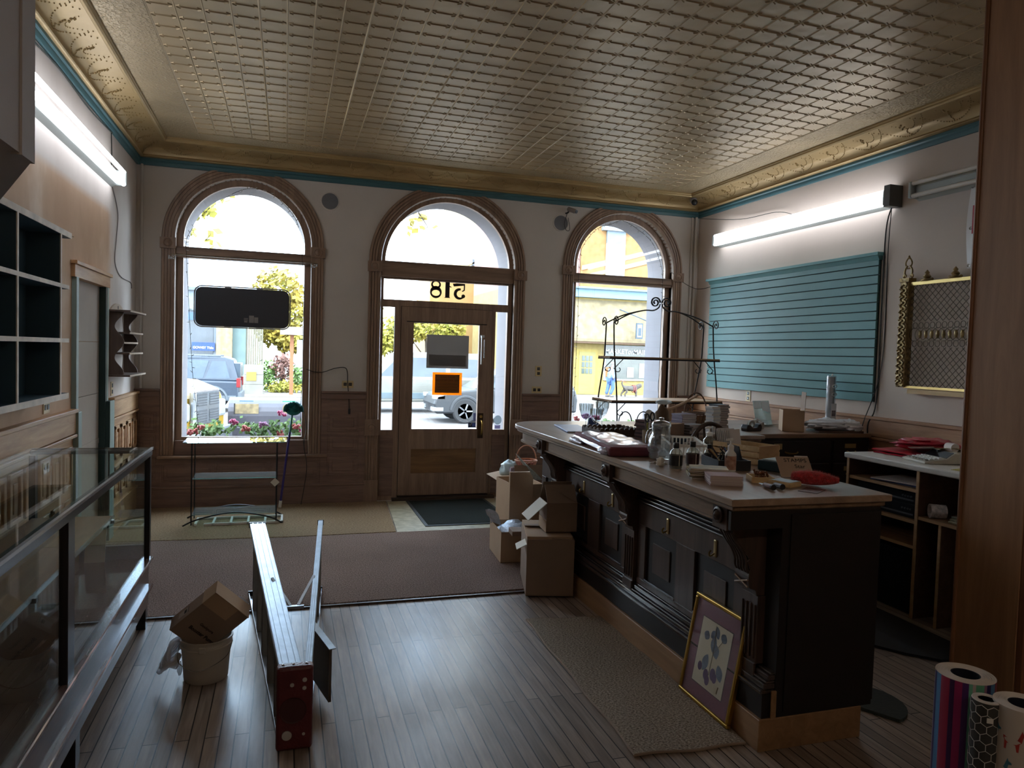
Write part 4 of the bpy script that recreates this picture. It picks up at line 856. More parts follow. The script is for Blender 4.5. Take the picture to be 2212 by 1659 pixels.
b = MB(); b.box(1.886, 1.95, 2.462, 5.30, .135, .235); b.build('base_board', CBK, ct)
b = MB()
for z0, z1, x in ((.235, .252, 1.880), (.252, .278, 1.893), (.278, .288, 1.903), (.288, .312, 1.913), (.312, .322, 1.925)): b.box(x, 1.95, 2.462, 5.30, z0, z1)
b.build('base_moulding', wood('counter_mould', (44, 36, 34), (70, 58, 54), 1, .25, 8, .4), ct, bevel=.006, seg=2)
b = MB(); b.box(1.70, 1.945, 2.458, 2.475, .925, 1.0); b.box(1.985, 2.44, 2.452, 2.459, .16, .98); b.build('end_panel', CBK, ct)
YC = (2.60, 3.735, 4.86)
for yc in YC:
    cb = MB().prism([(1.76, .93), (1.945, .93), (1.945, .615), (1.905, .615), (1.9, .64), (1.868, .65), (1.862, .70), (1.868, .73), (1.85, .765), (1.86, .775), (1.84, .80), (1.80, .85), (1.775, .895)], 1, yc - .05, yc + .05).build('corbel', CB, ct, bevel=.003)
    b = MB()
    for k in range(5):
        yy = yc - .04 + .02 * k; b.tube(smoothpath([(1.775, yy, .89), (1.80, yy, .85), (1.835, yy, .805), (1.853, yy, .765), (1.855, yy, .735), (1.866, yy, .715)], 5), .007, 6)
    b.build('scroll_ribs', CB, cb, smooth=60)
    b = MB(); b.box(1.742, 1.80, yc - .052, yc + .052, .90, 1.0); b.lathe([(.034, 0), (.034, -.012), (.026, -.016), (.022, -.008), (.016, -.02), (0, -.03)], (1.742, yc, .957), 18, 0); b.build('rosette_block', CB, cb, smooth=40)
    b = MB(); b.tube([(1.861, yc - .045, .685), (1.861, yc + .045, .655)], .004, 5); b.tube([(1.861, yc - .045, .655), (1.861, yc + .045, .685)], .004, 5); b.build('carved_cross', KICK, cb)
    p_ = MB(); p_.box(1.908, 1.95, yc - .055, yc + .055, .235, .615); p_.box(1.900, 1.95, yc - .055, yc + .055, .235, .33)
    for k in (-.04, -.012, .016, .044): p_.box(1.901, 1.91, yc + k - .004, yc + k + .004, .345, .575)
    p_.build('pilaster', CB, ct, bevel=.002)
HOOK = mat('hook_brass', (196, 176, 130), .35, .7)
for (y0, y1), npan in (((2.66, 3.675), 2), ((3.79, 4.80), 2), ((4.915, 5.30), 1)):
    b = MB()
    for k, (z, x) in enumerate(((.800, 1.918), (.818, 1.924), (.836, 1.930))): b.tube([(x, y0, z), (x, y1, z)], .009, 8)
    b.build('picture_rail', MATS['counter_mould'], ct, smooth=60)
    MB().box(1.930, 1.95, y0, y1, .662, .79).build('hook_board', CB, ct, bevel=.003)
    b = MB(); b.box(1.930, 1.95, y0, y1, .322, .355); w = (y1 - y0) / npan
    for k in range(npan + 1):
        c = y0 + k * w; b.box(1.930, 1.95, max(y0, c - .09), min(y1, c + .09), .355, .662)
    b.build('panel_frame', CB, ct, bevel=.003)
    for k in range(npan):
        a0, a1 = y0 + k * w + .09, y0 + (k + 1) * w - .09; q = MB(); q.box(1.938, 1.946, a0 + .07, a1 - .07, .425, .59); q.build('raised_panel', CB, ct, bevel=.003)
        q = MB(); q.tube([(1.934, a0, .36), (1.934, a1, .36)], .008, 6); q.build('panel_bead', MATS['counter_mould'], ct)
for y in (2.90, 3.34, 4.015, 4.46):
    b = MB(); b.box(1.922, 1.932, y - .011, y + .011, .682, .765); h = b.build('hook_plate', HOOK, ct, bevel=.006, seg=2); MB().tube(smoothpath([(1.922, y, .70), (1.90, y, .69), (1.895, y, .705), (1.905, y, .715)], 4), .004, 6).build('hook', BRASS, h)
# ------------------------------------------------------------------ things on the counter
Z = 1.0525
ORD = ['topmost', 'second', 'third', 'fourth', 'fifth', 'sixth', 'seventh', 'eighth', 'ninth', 'tenth', 'eleventh', 'twelfth', 'thirteenth', 'fourteenth', 'fifteenth', 'sixteenth']
def stack(n, c, w, d, h, rz, name, what, where, cat, ms, page=None, jit=.006, twist=2, grp=None, z=None, cover=.0012):
    """n things piled up, each of its own: cover boards and page block"""
    r = random.Random(int(c[0] * 1000 + c[1] * 100)); zz = z if z is not None else Z
    for k in range(n):
        i = n - 1 - k; lab = f"{what}, {ORD[i]}{' down' if i else ''} in {where}"
        t = thing(name, lab, cat, (c[0] + r.uniform(-jit, jit), c[1] + r.uniform(-jit, jit), zz + k * h), rz + r.uniform(-twist, twist), grp); WM[t] = TM(t.location, 0, 0, t.rotation_euler.z * 180 / PI)
        M = WM[t]; m = ms[k % len(ms)]
        if page:
            b = MB(M); b.box(-w / 2, w / 2, -d / 2, d / 2, 0, cover); b.box(-w / 2, w / 2, -d / 2, d / 2, h - .0004 - cover, h - .0004); b.box(-w / 2, -w / 2 + .0015, -d / 2, d / 2, 0, h - .0004); b.build('cover', m, t)
            MB(M).box(-w / 2 + .002, w / 2 - .003, -d / 2 + .002, d / 2 - .002, cover, h - cover - .0004).build('page_block', page, t)
        else: MB(M).box(-w / 2, w / 2, -d / 2, d / 2, 0, h - .0004).build('sheet_body', m, t)
PAGE = mat('pages', (214, 202, 196), .8, var=.05); PINKP = mat('pink_paper', (196, 172, 176), .8, var=.05); DKB = mat('dark_cover', (48, 46, 58), .4, var=.2); PURP = mat('purple_cover', (84, 62, 92), .4, var=.15); COVA = mat('cover_scene', (96, 92, 70), .4, var=.4, vs=18, c2=(186, 160, 92)); GREYB = mat('grey_cover', (96, 92, 92), .4, var=.2)
stack(7, (1.872, 2.775), .142, .125, .0062, -21, 'booklet', 'pale pink edged booklet', 'the front paper stack near the counter corner', 'booklet', [PINKP, PAGE], PAGE, .003, 1.5, 'booklets in the front stack')
stack(6, (1.885, 2.93), .17, .13, .0082, -24, 'booklet', 'booklet with painted landscape cover', 'the pile behind the pink stack', 'booklet', [COVA], PAGE, .006, 5, 'landscape booklets')
def tray(label, M, w, d, h, m, name, cat, floor=None, tk=.006):
    t = thing(name, label, cat, tuple(M @ Vector((0, 0, 0)))); b = MB(M); b.box(-w / 2, w / 2, -d / 2, d / 2, 0, .004); b.build('tray_floor', floor or m, t)
    for x0, x1, y0, y1 in ((-w / 2, w / 2, -d / 2, -d / 2 + tk), (-w / 2, w / 2, d / 2 - tk, d / 2), (-w / 2, -w / 2 + tk, -d / 2 + tk, d / 2 - tk), (w / 2 - tk, w / 2, -d / 2 + tk, d / 2 - tk)): MB(M).box(x0, x1, y0, y1, .004, h).build('tray_side', m, t)
    return t
PINE = wood('pine', (196, 164, 116), (222, 192, 146), 0, .6); tray('small pale wooden tray holding tiny bronze flowers', TM((2.085, 2.805, Z), 0, 0, -22), .10, .11, .026, PINE, 'tray', 'tray')
COP = mat('copper_brown', (124, 80, 58), .3, .7, var=.2)
for k, (x, y, lb) in enumerate(((2.055, 2.79, 'largest copper flower bunch at the left of the small tray'), (2.09, 2.785, 'short copper bunch in the middle of the small tray'), (2.115, 2.83, 'low copper bunch at the back right of the small tray'))):
    b = MB(); r = random.Random(k)
    for i in range(9 - 2 * k): b.sph((x + r.uniform(-.014, .014), y + r.uniform(-.012, .012), Z + .03 + r.uniform(0, .022 - .006 * k)), .0065, 6, 4)
    t = thing('copper_ornament', lb, 'ornament', (x, y, Z + .004)); b.build('flower_heads', COP, t, smooth=60); MB().cyl((x, y, Z + .0045), (x, y, Z + .03), .011, .008, 10).build('stem_base', COP, t)
for (p, q, lb, m) in (((2.022, 2.725), (1.996, 2.60), 'pocket multi tool with dull red handle lying at the front of the counter', mat('dull_red', (120, 84, 80), .5)), ((2.075, 2.715), (2.046, 2.604), 'pocket multi tool with black and chrome handle beside the red handled one', BLACK)):
    t = thing('pocket_tool', lb, 'tool', (q[0], q[1], Z)); P, Q = Vector((p[0], p[1], Z + .008)), Vector((q[0], q[1], Z + .013)); MB().tube([P, P + (Q - P) * .45], [.0025, .006], 6).build('blade', STEEL, t); MB().tube([P + (Q - P) * .42, Q], [.010, .012], 10).build('handle', m, t); MB().tube([Q, Q + (Q - P) * .1], .0125, 10).build('cap', BLACK, t)
t = thing('wooden_block', 'pale wooden block with blue printed top beside the red fur', 'block', (2.12, 2.69, Z)); M = TM((2.125, 2.685, Z), 0, 0, 20); MB(M).box(-.047, .047, -.055, .055, 0, .024).build('block_body', PINE, t, bevel=.006, seg=2); MB(M).box(-.04, .04, -.05, .045, .024, .0252).build('printed_top', mat('blue_print', (150, 180, 196), .4, var=.3, vs=30), t)
t = thing('fur_duster', 'bright red shaggy fur duster head lying on the counter corner', 'duster', (2.26, 2.68, Z)); b = MB(); rnd.seed(4); RF = mat('red_fur', (196, 58, 62), .85, var=.35, vs=60, sheen=.4)
def furpt(u, a):
    rr = max(.05, math.sin(PI * (.05 + .9 * u))) ** .5 * (1.05 - .35 * u); x = 2.20 + .135 * u; y = 2.735 - .145 * u
    return Vector((x + .045 * rr * math.cos(a) * .75, y + .045 * rr * math.cos(a) * .7, Z + .034 + .036 * rr * math.sin(a)))
b.grid(lambda u, v: furpt(u, v * 2 * PI), 14, 16)
for i in range(2600):
    u, a = rnd.random(), rnd.uniform(-.6, PI + .6); p = furpt(u, a); c = Vector((2.20 + .135 * u, 2.735 - .145 * u, Z + .034)); d = (p - c); d = d.normalized() if d.length > 1e-5 else Vector((0, 0, 1))
    d = (d + Vector((rnd.uniform(-.5, .5), rnd.uniform(-.5, .5), rnd.uniform(-.3, .4)))).normalized(); s = d.orthogonal().normalized() * .0009; e = p + d * rnd.uniform(.006, .014); e.z = max(e.z, Z + .001)
    b.add([p - s, p + s, e], [(0, 1, 2)])
b.build('fur', RF, t, recalc=False)
tag(MB(TM((2.17, 2.565, Z), 0, 0, 35)).box(-.06, .07, -.04, .04, 0, .0015).build('leaflet', mat('maroon_print', (96, 60, 58), .5, var=.5, vs=40)), 'dark maroon printed leaflet lying in front of the red fur', 'leaflet')
t = thing('cardboard_sign', 'leaning brown cardboard sign with handwritten STAMPS behind the red fur', 'sign', (2.36, 2.93, Z)); M = TM((2.34, 2.87, Z + .002), -48, 0, -18)
MB(M).box(-.075, .085, -.0015, .0015, 0, .125).build('card', mat('sign_card', (176, 150, 130), .8), t); b = MB(M); b.raw(text2d('STAMPS', .032, .0006, 'CENTER'), front(.015, -.002, .092)); b.raw(text2d('Star', .032, .0006, 'CENTER'), front(.03, -.002, .055)); b.build('handwriting', mat('ink', (40, 32, 34), .8), t)
MB(M).box(.02, .085, .001, .004, .118, .135).build('folded_edge', PAGE, t)
t = thing('storage_case', 'dark teal plastic case lying behind the cardboard sign', 'case', (2.40, 3.05, Z)); M = TM((2.405, 3.055, Z), 0, 0, 20); MB(M).box(-.075, .075, -.11, .10, 0, .05).build('case_body', mat('teal_case', (44, 66, 74), .4), t, bevel=.005); MB(M).box(-.06, .06, -.08, .08, .05, .056).build('papers_on_lid', mat('pale_blue', (170, 190, 194), .6), t); MB(M).tube([(-.03, -.113, .02), (-.02, -.12, .03), (.02, -.12, .03), (.03, -.113, .02)], .003, 6).build('clasp', STEEL, t)
# slatted crate with card sleeves
t = thing('wooden_crate', 'pale wooden slatted crate holding plastic card sleeves', 'crate', (2.42, 3.38, Z)); M = TM((2.425, 3.40, Z), 0, 0, 18)
for y in (-.15, .142): MB(M).box(-.088, .088, y, y + .008, 0, .10).build('end_panel', wood('crate_mdf', (150, 112, 74), (176, 138, 96), 0, .6), t)
for z in (.004, .038, .072):
    for x in (-.092, .088): MB(M).box(x, x + .004, -.15, .15, z, z + .026).build('slat', PINE, t)
MB(M).box(-.088, .088, -.142, .142, 0, .004).build('bottom', PINE, t)
SLV = mat('sleeve', (196, 188, 184), .3, var=.1)
for k in range(8):
    tag(MB(M @ TM((-.03 + .002 * k, .03 + .014 * k, .006), -10, 0, 0)).box(-.045, .045, -.002, .002, 0, .165 - .004 * (k % 3)).build('card_sleeve', SLV), f'clear plastic card sleeve, {ORD[k].replace("topmost", "first")} from the front in the slatted crate', 'card sleeve', 'card sleeves in the crate')
# bottles
CLEAR = glass('bottle_glass', (232, 236, 232), 2.5, .95, .03); BL = mat('black_label', (34, 34, 34), .5, var=.2, vs=60)
def capbottle(c, lab, s=1.0, lm=None):
    t = thing('bottle', lab, 'bottle', (c[0], c[1], Z)); p = [(0, 0), (.031, 0), (.033, .004), (.033, .068), (.031, .078), (.024, .09), (.014, .097), (.0125, .10), (.0125, .106)]
    MB().lathe([(r * s, z * s) for r, z in p], (c[0], c[1], Z), 24).build('bottle_body', CLEAR, t, smooth=50); MB().lathe([(.0, .1), (.0135, .1), (.0145, .102), (.0145, .126), (.013, .128), (0, .128)][0:] if s == 1 else [(0, .1 * s), (.0145 * s, .1 * s), (.0145 * s, .128 * s), (0, .128 * s)], (c[0], c[1], Z), 18).build('cap', BLACK, t, smooth=40)
    b = MB(); b.lathe([(.0336 * s, .014 * s), (.0336 * s, .066 * s)], (c[0], c[1], Z), 24, caps=False); b.build('label', lm or BL, t, smooth=50, recalc=False)
    b = MB(); b.box(c[0] - .0012, c[0] + .0012, c[1] - .0345 * s, c[1] - .0336 * s, Z + .014 * s, Z + .066 * s); b.build('label_gap', CARDW, t); MB().lathe([(0, .004), (.030 * s, .004), (.030 * s, .06 * s), (0, .06 * s)], (c[0], c[1], Z), 20).build('liquid', mat('murky_liquid', (120, 112, 100), .2), t)
capbottle((1.885, 3.215), 'clear bottle with black cap and black label, left of the pair on the counter'); capbottle((2.005, 3.255), 'clear bottle with black cap and red black label, right of the pair', 1.0, mat('label_red', (58, 34, 34), .5, var=.3, vs=50)); capbottle((2.15, 3.33), 'smaller black capped bottle half hidden behind the pen tray', .8)
def pump(c, lab, r, h, m, lm, hd=1):
    t = thing('pump_bottle', lab, 'bottle', (c[0], c[1], Z)); MB().lathe([(0, 0), (r * .96, 0), (r, .004), (r, h), (r * .9, h + .008), (r * .55, h + .02), (r * .5, h + .03)], (c[0], c[1], Z), 24).build('bottle_body', m, t, smooth=50)
    MB().lathe([(r * .55, h + .028), (r * .55, h + .045), (r * .3, h + .05), (.005, h + .052), (.005, h + .075)], (c[0], c[1], Z), 16).build('pump_collar', WHITEP, t, smooth=50); b = MB(); b.tube([(c[0] + .006, c[1], Z + h + .077), (c[0] - .03, c[1] - .01, Z + h + .076), (c[0] - .036, c[1] - .012, Z + h + .07)], [.007, .005, .004], 8); b.build('pump_nozzle', WHITEP, t, smooth=50)
    if lm: MB().lathe([(r * 1.01, .01), (r * 1.01, h * .95)], (c[0], c[1], Z), 24, caps=False).build('label', lm, t, smooth=50, recalc=False)
pump((2.115, 3.085), 'white pump lotion bottle with brown patterned label', .028, .082, WHITEP, mat('brown_label', (150, 96, 76), .5, var=.5, vs=45, c2=(196, 160, 140))); pump((2.335, 3.62), 'clear hand sanitizer pump bottle with white pump, behind the pen tray', .036, .085, CLEAR, None)
tray('black desk organizer tray full of pens', TM((2.165, 3.20, Z), 0, 0, -10), .17, .22, .05, mat('tray_black', (30, 30, 34), .5), 'desk_tray', 'tray')
MB(TM((2.26, 3.20, Z), 0, 14, -10)).box(-.002, .002, -.06, .1, 0, .10).build('organizer_back', BLACK, None) if False else None
tag(MB(TM((2.258, 3.22, Z + .006), 0, -16, -10)).box(-.002, .002, -.06, .08, 0, .11).build('clipboard', BLACK), 'black board leaning at the right end of the pen tray', 'board')
PENC = [((36, 36, 40), 'black pen'), ((196, 170, 120), 'pale wooden pencil'), ((60, 60, 70), 'dark grey pen'), ((150, 90, 60), 'brown pencil'), ((210, 206, 200), 'white pen'), ((70, 100, 150), 'blue pen'), ((24, 24, 26), 'thick black marker'), ((120, 70, 50), 'reddish brown pencil')]
for k, (cc, nm) in enumerate(PENC):
    x = 2.10 + .018 * k; y = 3.16 + .03 * (k % 4); t = thing('pen', f'{nm} sloping up out of the black desk tray', 'pen', (x, y, Z + .005)); P = Vector((x + .025, y - .02, Z + .006)); Q = Vector((x - .035 + .01 * (k % 3), y + .04, Z + .085 + .006 * (k % 3))); MB().tube([P, Q], .004, 7).build('barrel', mat('pen_%d' % k, cc, .4), t); MB().tube([Q, Q + (Q - P) * .06], [.0042, .002], 7).build('tip', BLACK, t)
t = thing('eyeglasses', 'black rimmed eyeglasses standing at the left end of the pen tray', 'eyeglasses', (2.075, 3.12, Z)); b = MB()
for dx in (-.0, .04): b.tube([(2.065 + dx + .017 * math.cos(R(a)), 3.09 + .012 * math.cos(R(a)), Z + .075 + .02 * math.sin(R(a))) for a in range(0, 360, 24)], .0025, 5, closed=True)
b.build('rims', BLACK, t); b = MB(); b.tube([(2.048, 3.08, Z + .075), (2.075, 3.14, Z + .052)], .0022, 5); b.tube([(2.122, 3.10, Z + .075), (2.14, 3.16, Z + .052)], .0022, 5); b.build('temples', BLACK, t)
# glass pitcher
PG = glass('pitcher_glass', (236, 240, 242), 3.0, .965, .02); c = (1.955, 3.50, Z); t = thing('glass_pitcher', 'clear glass pitcher with lid and curved handle', 'pitcher', c)
MB().lathe([(0, .002), (.05, .0), (.062, .01), (.068, .05), (.066, .10), (.058, .125), (.05, .14), (.05, .175), (.054, .185), (.052, .186), (.047, .172), (.047, .14), (.062, .10), (.064, .05), (.058, .012), (0, .01)], c, 32).build('jug_body', PG, t, smooth=60)
MB().lathe([(.052, .186), (.054, .19), (.045, .205), (.02, .212), (.012, .214), (.014, .226), (0, .23)], c, 28).build('lid', PG, t, smooth=60); b = MB(); b.tube(smoothpath([(c[0] - .05, c[1], Z + .165), (c[0] - .085, c[1] - .02, Z + .155), (c[0] - .10, c[1] - .03, Z + .11), (c[0] - .085, c[1] - .03, Z + .06), (c[0] - .06, c[1] - .02, Z + .05)], 6), .009, 10); b.build('handle', PG, t, smooth=60)
# folded fabric in film
MAR = mat('maroon_cloth', (112, 52, 62), .8, var=.15, vs=10, bump=.3, bsc=25); FIL2 = mat('shiny_film', (204, 194, 204), .22, .1, var=.2, vs=10, bump=.8, bsc=14)
t = thing('fabric_bundle', 'folded maroon fabric stack in clear plastic film', 'fabric', (1.9, 3.98, Z)); b = MB()
def slab(x0, x1, y0, y1, z0, z1, amp, seed): return lambda u, v: (x0 + (x1 - x0) * u, y0 + (y1 - y0) * v, z0 + (z1 - z0) * min(1, 6 * min(u, 1 - u, v, 1 - v) + .0) ** .5 + amp * noise.noise(Vector((u * 5 + seed, v * 9, 0))) * min(1, 8 * min(u, 1 - u, v, 1 - v)))
M = TM((1.90, 3.98, Z), 0, 0, -8); b.M = M; b.box(-.145, .145, -.40, .40, .001, .055); b.build('folded_cloth', MAR, t, bevel=.018, seg=3)
b = MB(M); b.grid(slab(-.155, .15, -.36, .41, .02, .066, .012, 3), 20, 40); b.build('film_wrap', FIL2, t, smooth=60); b = MB(M); crumple(b, (-.165, .25, .012), (.03, .12, .016), 4, 10, 10, .5, 8); crumple(b, (-.15, -.30, .02), (.02, .06, .02), 8, 10, 10, .5, 8); b.build('film_end', FIL2, t, smooth=60)
# wine glasses
def wine(x, y, s, lab):
    t = thing('wine_glass', lab, 'glass', (x, y, Z)); c = (x, y, Z); MB().lathe([(0, .001), (.036 * s, .0), (.036 * s, .002), (.006, .006), (.004, .012), (.0035, .09 * s), (.006, .10 * s)], c, 24).build('stem_foot', PG, t, smooth=60)
    MB().lathe([(.004, .10 * s), (.02 * s, .108 * s), (.034 * s, .125 * s), (.042 * s, .15 * s), (.047 * s, .19 * s), (.049 * s, .215 * s), (.048 * s, .215 * s), (.045 * s, .19 * s), (.04 * s, .15 * s), (.03 * s, .127 * s), (.0, .115 * s)], c, 24).build('bowl', PG, t, smooth=60)
    q = MB(); [q.tube([(x + .0475 * s * math.cos(a), y + .0475 * s * math.sin(a), Z + .165 * s), (x + .0495 * s * math.cos(a), y + .0495 * s * math.sin(a), Z + .212 * s)], .0012, 4) for a in [2 * PI * i / 16 for i in range(16)]]; q.build('cut_lines', mat('gold_line', (176, 168, 120), .3, .5), t)
wine(2.035, 4.72, 1.0, 'cut wine glass farthest left on the counter'); wine(2.265, 4.95, 1.0, 'cut wine glass farthest back on the counter, right of the other two'); wine(2.062, 4.60, .88, 'smaller wine glass standing in front of the two larger ones')
BLU = mat('blue_cover', (62, 84, 136), .45, var=.1); t = thing('folder', 'flat blue folder lying on the counter behind the wine glasses', 'folder', (2.04, 4.98, Z)); MB(TM((2.05, 5.0, Z), 0, 0, -10)).box(-.09, .10, -.25, .26, 0, .012).build('cover', BLU, t, bevel=.003); MB(TM((2.05, 5.0, Z), 0, 0, -10)).box(-.086, .096, -.252, .256, .003, .009).build('sheets', PAGE, t)
tag(MB().prism([(2.20, Z), (2.36, Z), (2.215, Z + .085)], 1, 5.07, 5.085).build('stand_card', BLU), 'blue triangular stand up card behind the wine glass stems', 'card')
CARV = wood('carved_dark', (62, 46, 38), (104, 80, 64), 2, .45); t = thing('carved_box', 'low dark carved wooden box with scalloped rim', 'box', (2.2, 4.62, Z)); M = TM((2.19, 4.63, Z), 0, 0, 6)
MB(M).box(-.155, .155, -.11, .13, 0, .008).build('bottom', CARV, t)
for x0, x1, y0, y1, n in ((-.155, .155, -.115, -.10, 8), (-.155, .155, .125, .14, 8)): b = MB(M); b.box(x0, x1, y0, y1, 0, .048); [b.cyl((x0 + .02 + .0385 * k, y0, .045), (x0 + .02 + .0385 * k, y1, .045), .018, n=12) for k in range(n)]; b.build('carved_side', CARV, t)
for x in (-.155, .143): b = MB(M); b.box(x, x + .012, -.10, .125, 0, .048); [b.cyl((x, -.08 + .05 * k, .045), (x + .012, -.08 + .05 * k, .045), .018, n=12) for k in range(5)]; b.build('carved_side', CARV, t)
TILE = mat('tile_back', (120, 96, 98), .5, var=.2); stack(11, (2.34, 4.36), .125, .125, .0125, 20, 'tile', 'square brownish pink coaster tile', 'the fanned stack behind the carved box', 'tile', [TILE, mat('tile_dark', (70, 62, 66), .5)], None, .010, 9, 'tiles in the fanned stack')
BAG = mat('paper_bag', (96, 74, 56), .9, var=.25, vs=20, bump=.5, bsc=20); t = thing('printed_packet', 'white and black printed packet standing behind the pitcher', 'packet', (2.57, 4.76, Z)); M = TM((2.565, 4.76, Z), 4, 0, 8)
MB(M).box(-.05, .05, -.014, .014, 0, .10).build('packet_body', mat('packet_dark', (56, 58, 66), .4, var=.5, vs=50), t); b = MB(M); b.grid(lambda u, v: (-.05 + .10 * u + .012 * v * math.sin(5 * u), -.012 + .024 * v + .01 * math.sin(7 * u), .10 + .06 * (1 - abs(2 * v - 1)) + .012 * math.sin(6 * u)), 8, 6); b.build('crinkled_top', mat('packet_white', (206, 208, 206), .3, .1, var=.2, vs=40), t)
b = MB(); crumple(b, (2.70, 4.83, Z + .09), (.055, .05, .10), 12, 16, 14, .25); tag(b.build('paper_bag', BAG, smooth=50), 'crumpled brown paper bag standing beside the printed packet', 'bag')
b = MB(); crumple(b, (2.78, 4.95, Z + .215), (.07, .03, .018), 14, 12, 12, .2); tag(b.build('plastic_wrap', mat('wrap_blue', (186, 204, 214), .25, .1), smooth=60), 'pale bluish plastic wrap lying atop the brown paper bag', 'wrap')
tag(MB().tube(smoothpath([(2.70, 4.85, Z + .16), (2.85, 4.95, Z + .17), (3.05, 5.1, Z + .205), (3.28, 5.3, Z + .25)], 8), .011, 8).build('cane_stick', mat('cane', (176, 140, 104), .6)), 'curved pale cane stick resting across the piles toward the basket', 'stick')
stack(9, (3.0, 5.02), .15, .12, .0135, 12, 'book', 'slim purple book', 'the purple stack behind the tape roll', 'book', [PURP, mat('purple_b', (100, 80, 108), .4)], PAGE, .004, 2, 'purple books')
basket('brown wicker basket with tall hoop handle on the counter extension', (3.30, 5.34, Z), .105, .10, mat('wicker_brown', (112, 78, 52), .7, var=.3), mat('wicker_rim', (96, 70, 50), .7), .17)
stack(15, (3.055, 4.70), .085, .07, .0136, 18, 'folded_card', 'white folded paper card', 'the tall white stack', 'card', [mat('white_card', (220, 218, 214), .7), mat('white_card_b', (200, 204, 208), .7)], None, .006, 6, 'white folded cards')
stack(15, (3.255, 4.93), .12, .10, .0136, 14, 'book', 'slim dark grey book', 'the tall dark stack beside the wicker basket', 'book', [DKB, GREYB], PAGE, .008, 5, 'dark books', cover=.002)
t = thing('cardboard_box', 'small plain brown carton between the pitcher and the chair', 'box', (2.66, 4.44, Z) if False else (2.66, 4.62, Z)); MB(TM((2.66, 4.64, Z), 0, 0, 20)).box(-.10, .10, -.05, .07, 0, .08).build('carton', KRAFTD, t); MB(TM((2.66, 4.64, Z + .08), 0, 0, 20)).box(-.10, .10, -.05, .01, .0, .003).build('flap', KRAFT, t)
stack(7, (2.86, 4.68), .17, .12, .0105, 24, 'book', 'thin grey book', 'the low stack behind the chair back', 'book', [GREYB, mat('silver_cover', (150, 146, 150), .4)], PAGE, .006, 5, 'grey books')
t = thing('plastic_basket', 'white slotted plastic basket behind the bottles', 'basket', (2.25, 3.75, Z)); M = TM((2.25, 3.76, Z), 0, 0, -22); MB(M).box(-.10, .10, -.22, .22, 0, .004).build('bottom', WHITEP, t)
for s in (-1, 1):
    b = MB(M); b.box(s * .10 - .002, s * .10 + .002, -.22, .22, .06, .072); b.box(s * .10 - .002, s * .10 + .002, -.22, .22, 0, .012); [b.box(s * .10 - .002, s * .10 + .002, -.22 + .022 * k, -.213 + .022 * k, .012, .06) for k in range(21)]; b.build('slotted_side', WHITEP, t)
    b = MB(M); b.box(-.10, .10, s * .22 - .002, s * .22 + .002, .06, .072); b.box(-.10, .10, s * .22 - .002, s * .22 + .002, 0, .012); [b.box(-.10 + .022 * k, -.093 + .022 * k, s * .22 - .002, s * .22 + .002, .012, .06) for k in range(10)]; b.build('slotted_side', WHITEP, t)
stack(3, (2.40, 4.08), .15, .20, .017, 30, 'notebook', 'dark glossy notebook', 'the flat pile behind the white plastic basket', 'notebook', [mat('nb_dark', (44, 50, 60), .25)], PAGE, .012, 8, 'dark notebooks')
t = thing('pen_cup', 'brown pen cup with scissors behind the pitcher', 'cup', (2.38, 4.27, Z) if False else (2.24, 4.20, Z)); c = (2.235, 4.165, Z); MB().lathe([(0, .002), (.036, .0), (.038, .004), (.040, .085), (.037, .085), (.035, .006), (0, .006)], c, 20).build('cup_body', mat('cup_tan', (150, 132, 104), .6), t, smooth=50)
for k, (dx, dy, L_, cc, nm) in enumerate(((.0, .01, .09, (150, 150, 40), 'yellow pencil standing in the brown pen cup'), (.015, -.01, .11, (40, 36, 34), 'black pen standing in the brown pen cup'), (-.014, .006, .12, (110, 104, 100), 'grey pen standing in the brown pen cup'))):
    P = Vector((c[0] + dx * .4, c[1] + dy, Z + .01)); tag(MB().tube([P, P + Vector((dx * 1.4, dy, .06 + L_))], .0045, 7).build('pen', mat('cup_pen_%d' % k, cc, .4)), nm, 'pen')
t = thing('scissors', 'black handled scissors standing in the brown pen cup', 'scissors', (c[0], c[1], Z + .02)); b = MB()
for s in (-1, 1): b.tube([(c[0] + s * .018 + .013 * math.cos(R(a)), c[1] - .01, Z + .165 + .026 * math.sin(R(a)) + (.01 if s > 0 else 0)) for a in range(0, 360, 24)], .0055, 6, closed=True)
b.build('handles', BLACK, t, smooth=60); MB().tube([(c[0], c[1] - .01, Z + .14), (c[0], c[1], Z + .01)], [.008, .003], 6).build('blades', STEEL, t)
t = thing('tape_roll', 'wide roll of pale packing tape standing on edge behind the scissors', 'tape', (2.40, 4.36, Z)); b = MB(); b.lathe([(.028, -.025), (.055, -.025), (.055, .025), (.028, .025), (.028, -.025)], (2.405, 4.36, Z + .056), 28, 1); b.build('tape', mat('tape_pale', (206, 196, 170), .35), t, smooth=50)
t = thing('keys', 'small bunch of steel keys lying in front of the pitcher', 'keys', (1.86, 3.36, Z)); b = MB(); [b.tube([(1.84 + .012 * k, 3.36 + .01 * k, Z + .003), (1.88 + .008 * k, 3.34 - .012 * k, Z + .003)], [.007, .003], 6) for k in range(3)]; b.build('key', STEEL, t); b = MB(); b.tube([(1.838 + .012 * math.cos(R(a)), 3.372 + .012 * math.sin(R(a)), Z + .003) for a in range(0, 360, 30)], .0015, 5, closed=True); b.build('key_ring', STEEL, t)
b = MB(); crumple(b, (1.835, 3.28, Z + .02), (.022, .02, .022), 21, 10, 10, .5, 6); tag(b.build('paper_wad', CARDW, smooth=40), 'crumpled white paper beside the left black capped bottle', 'paper')
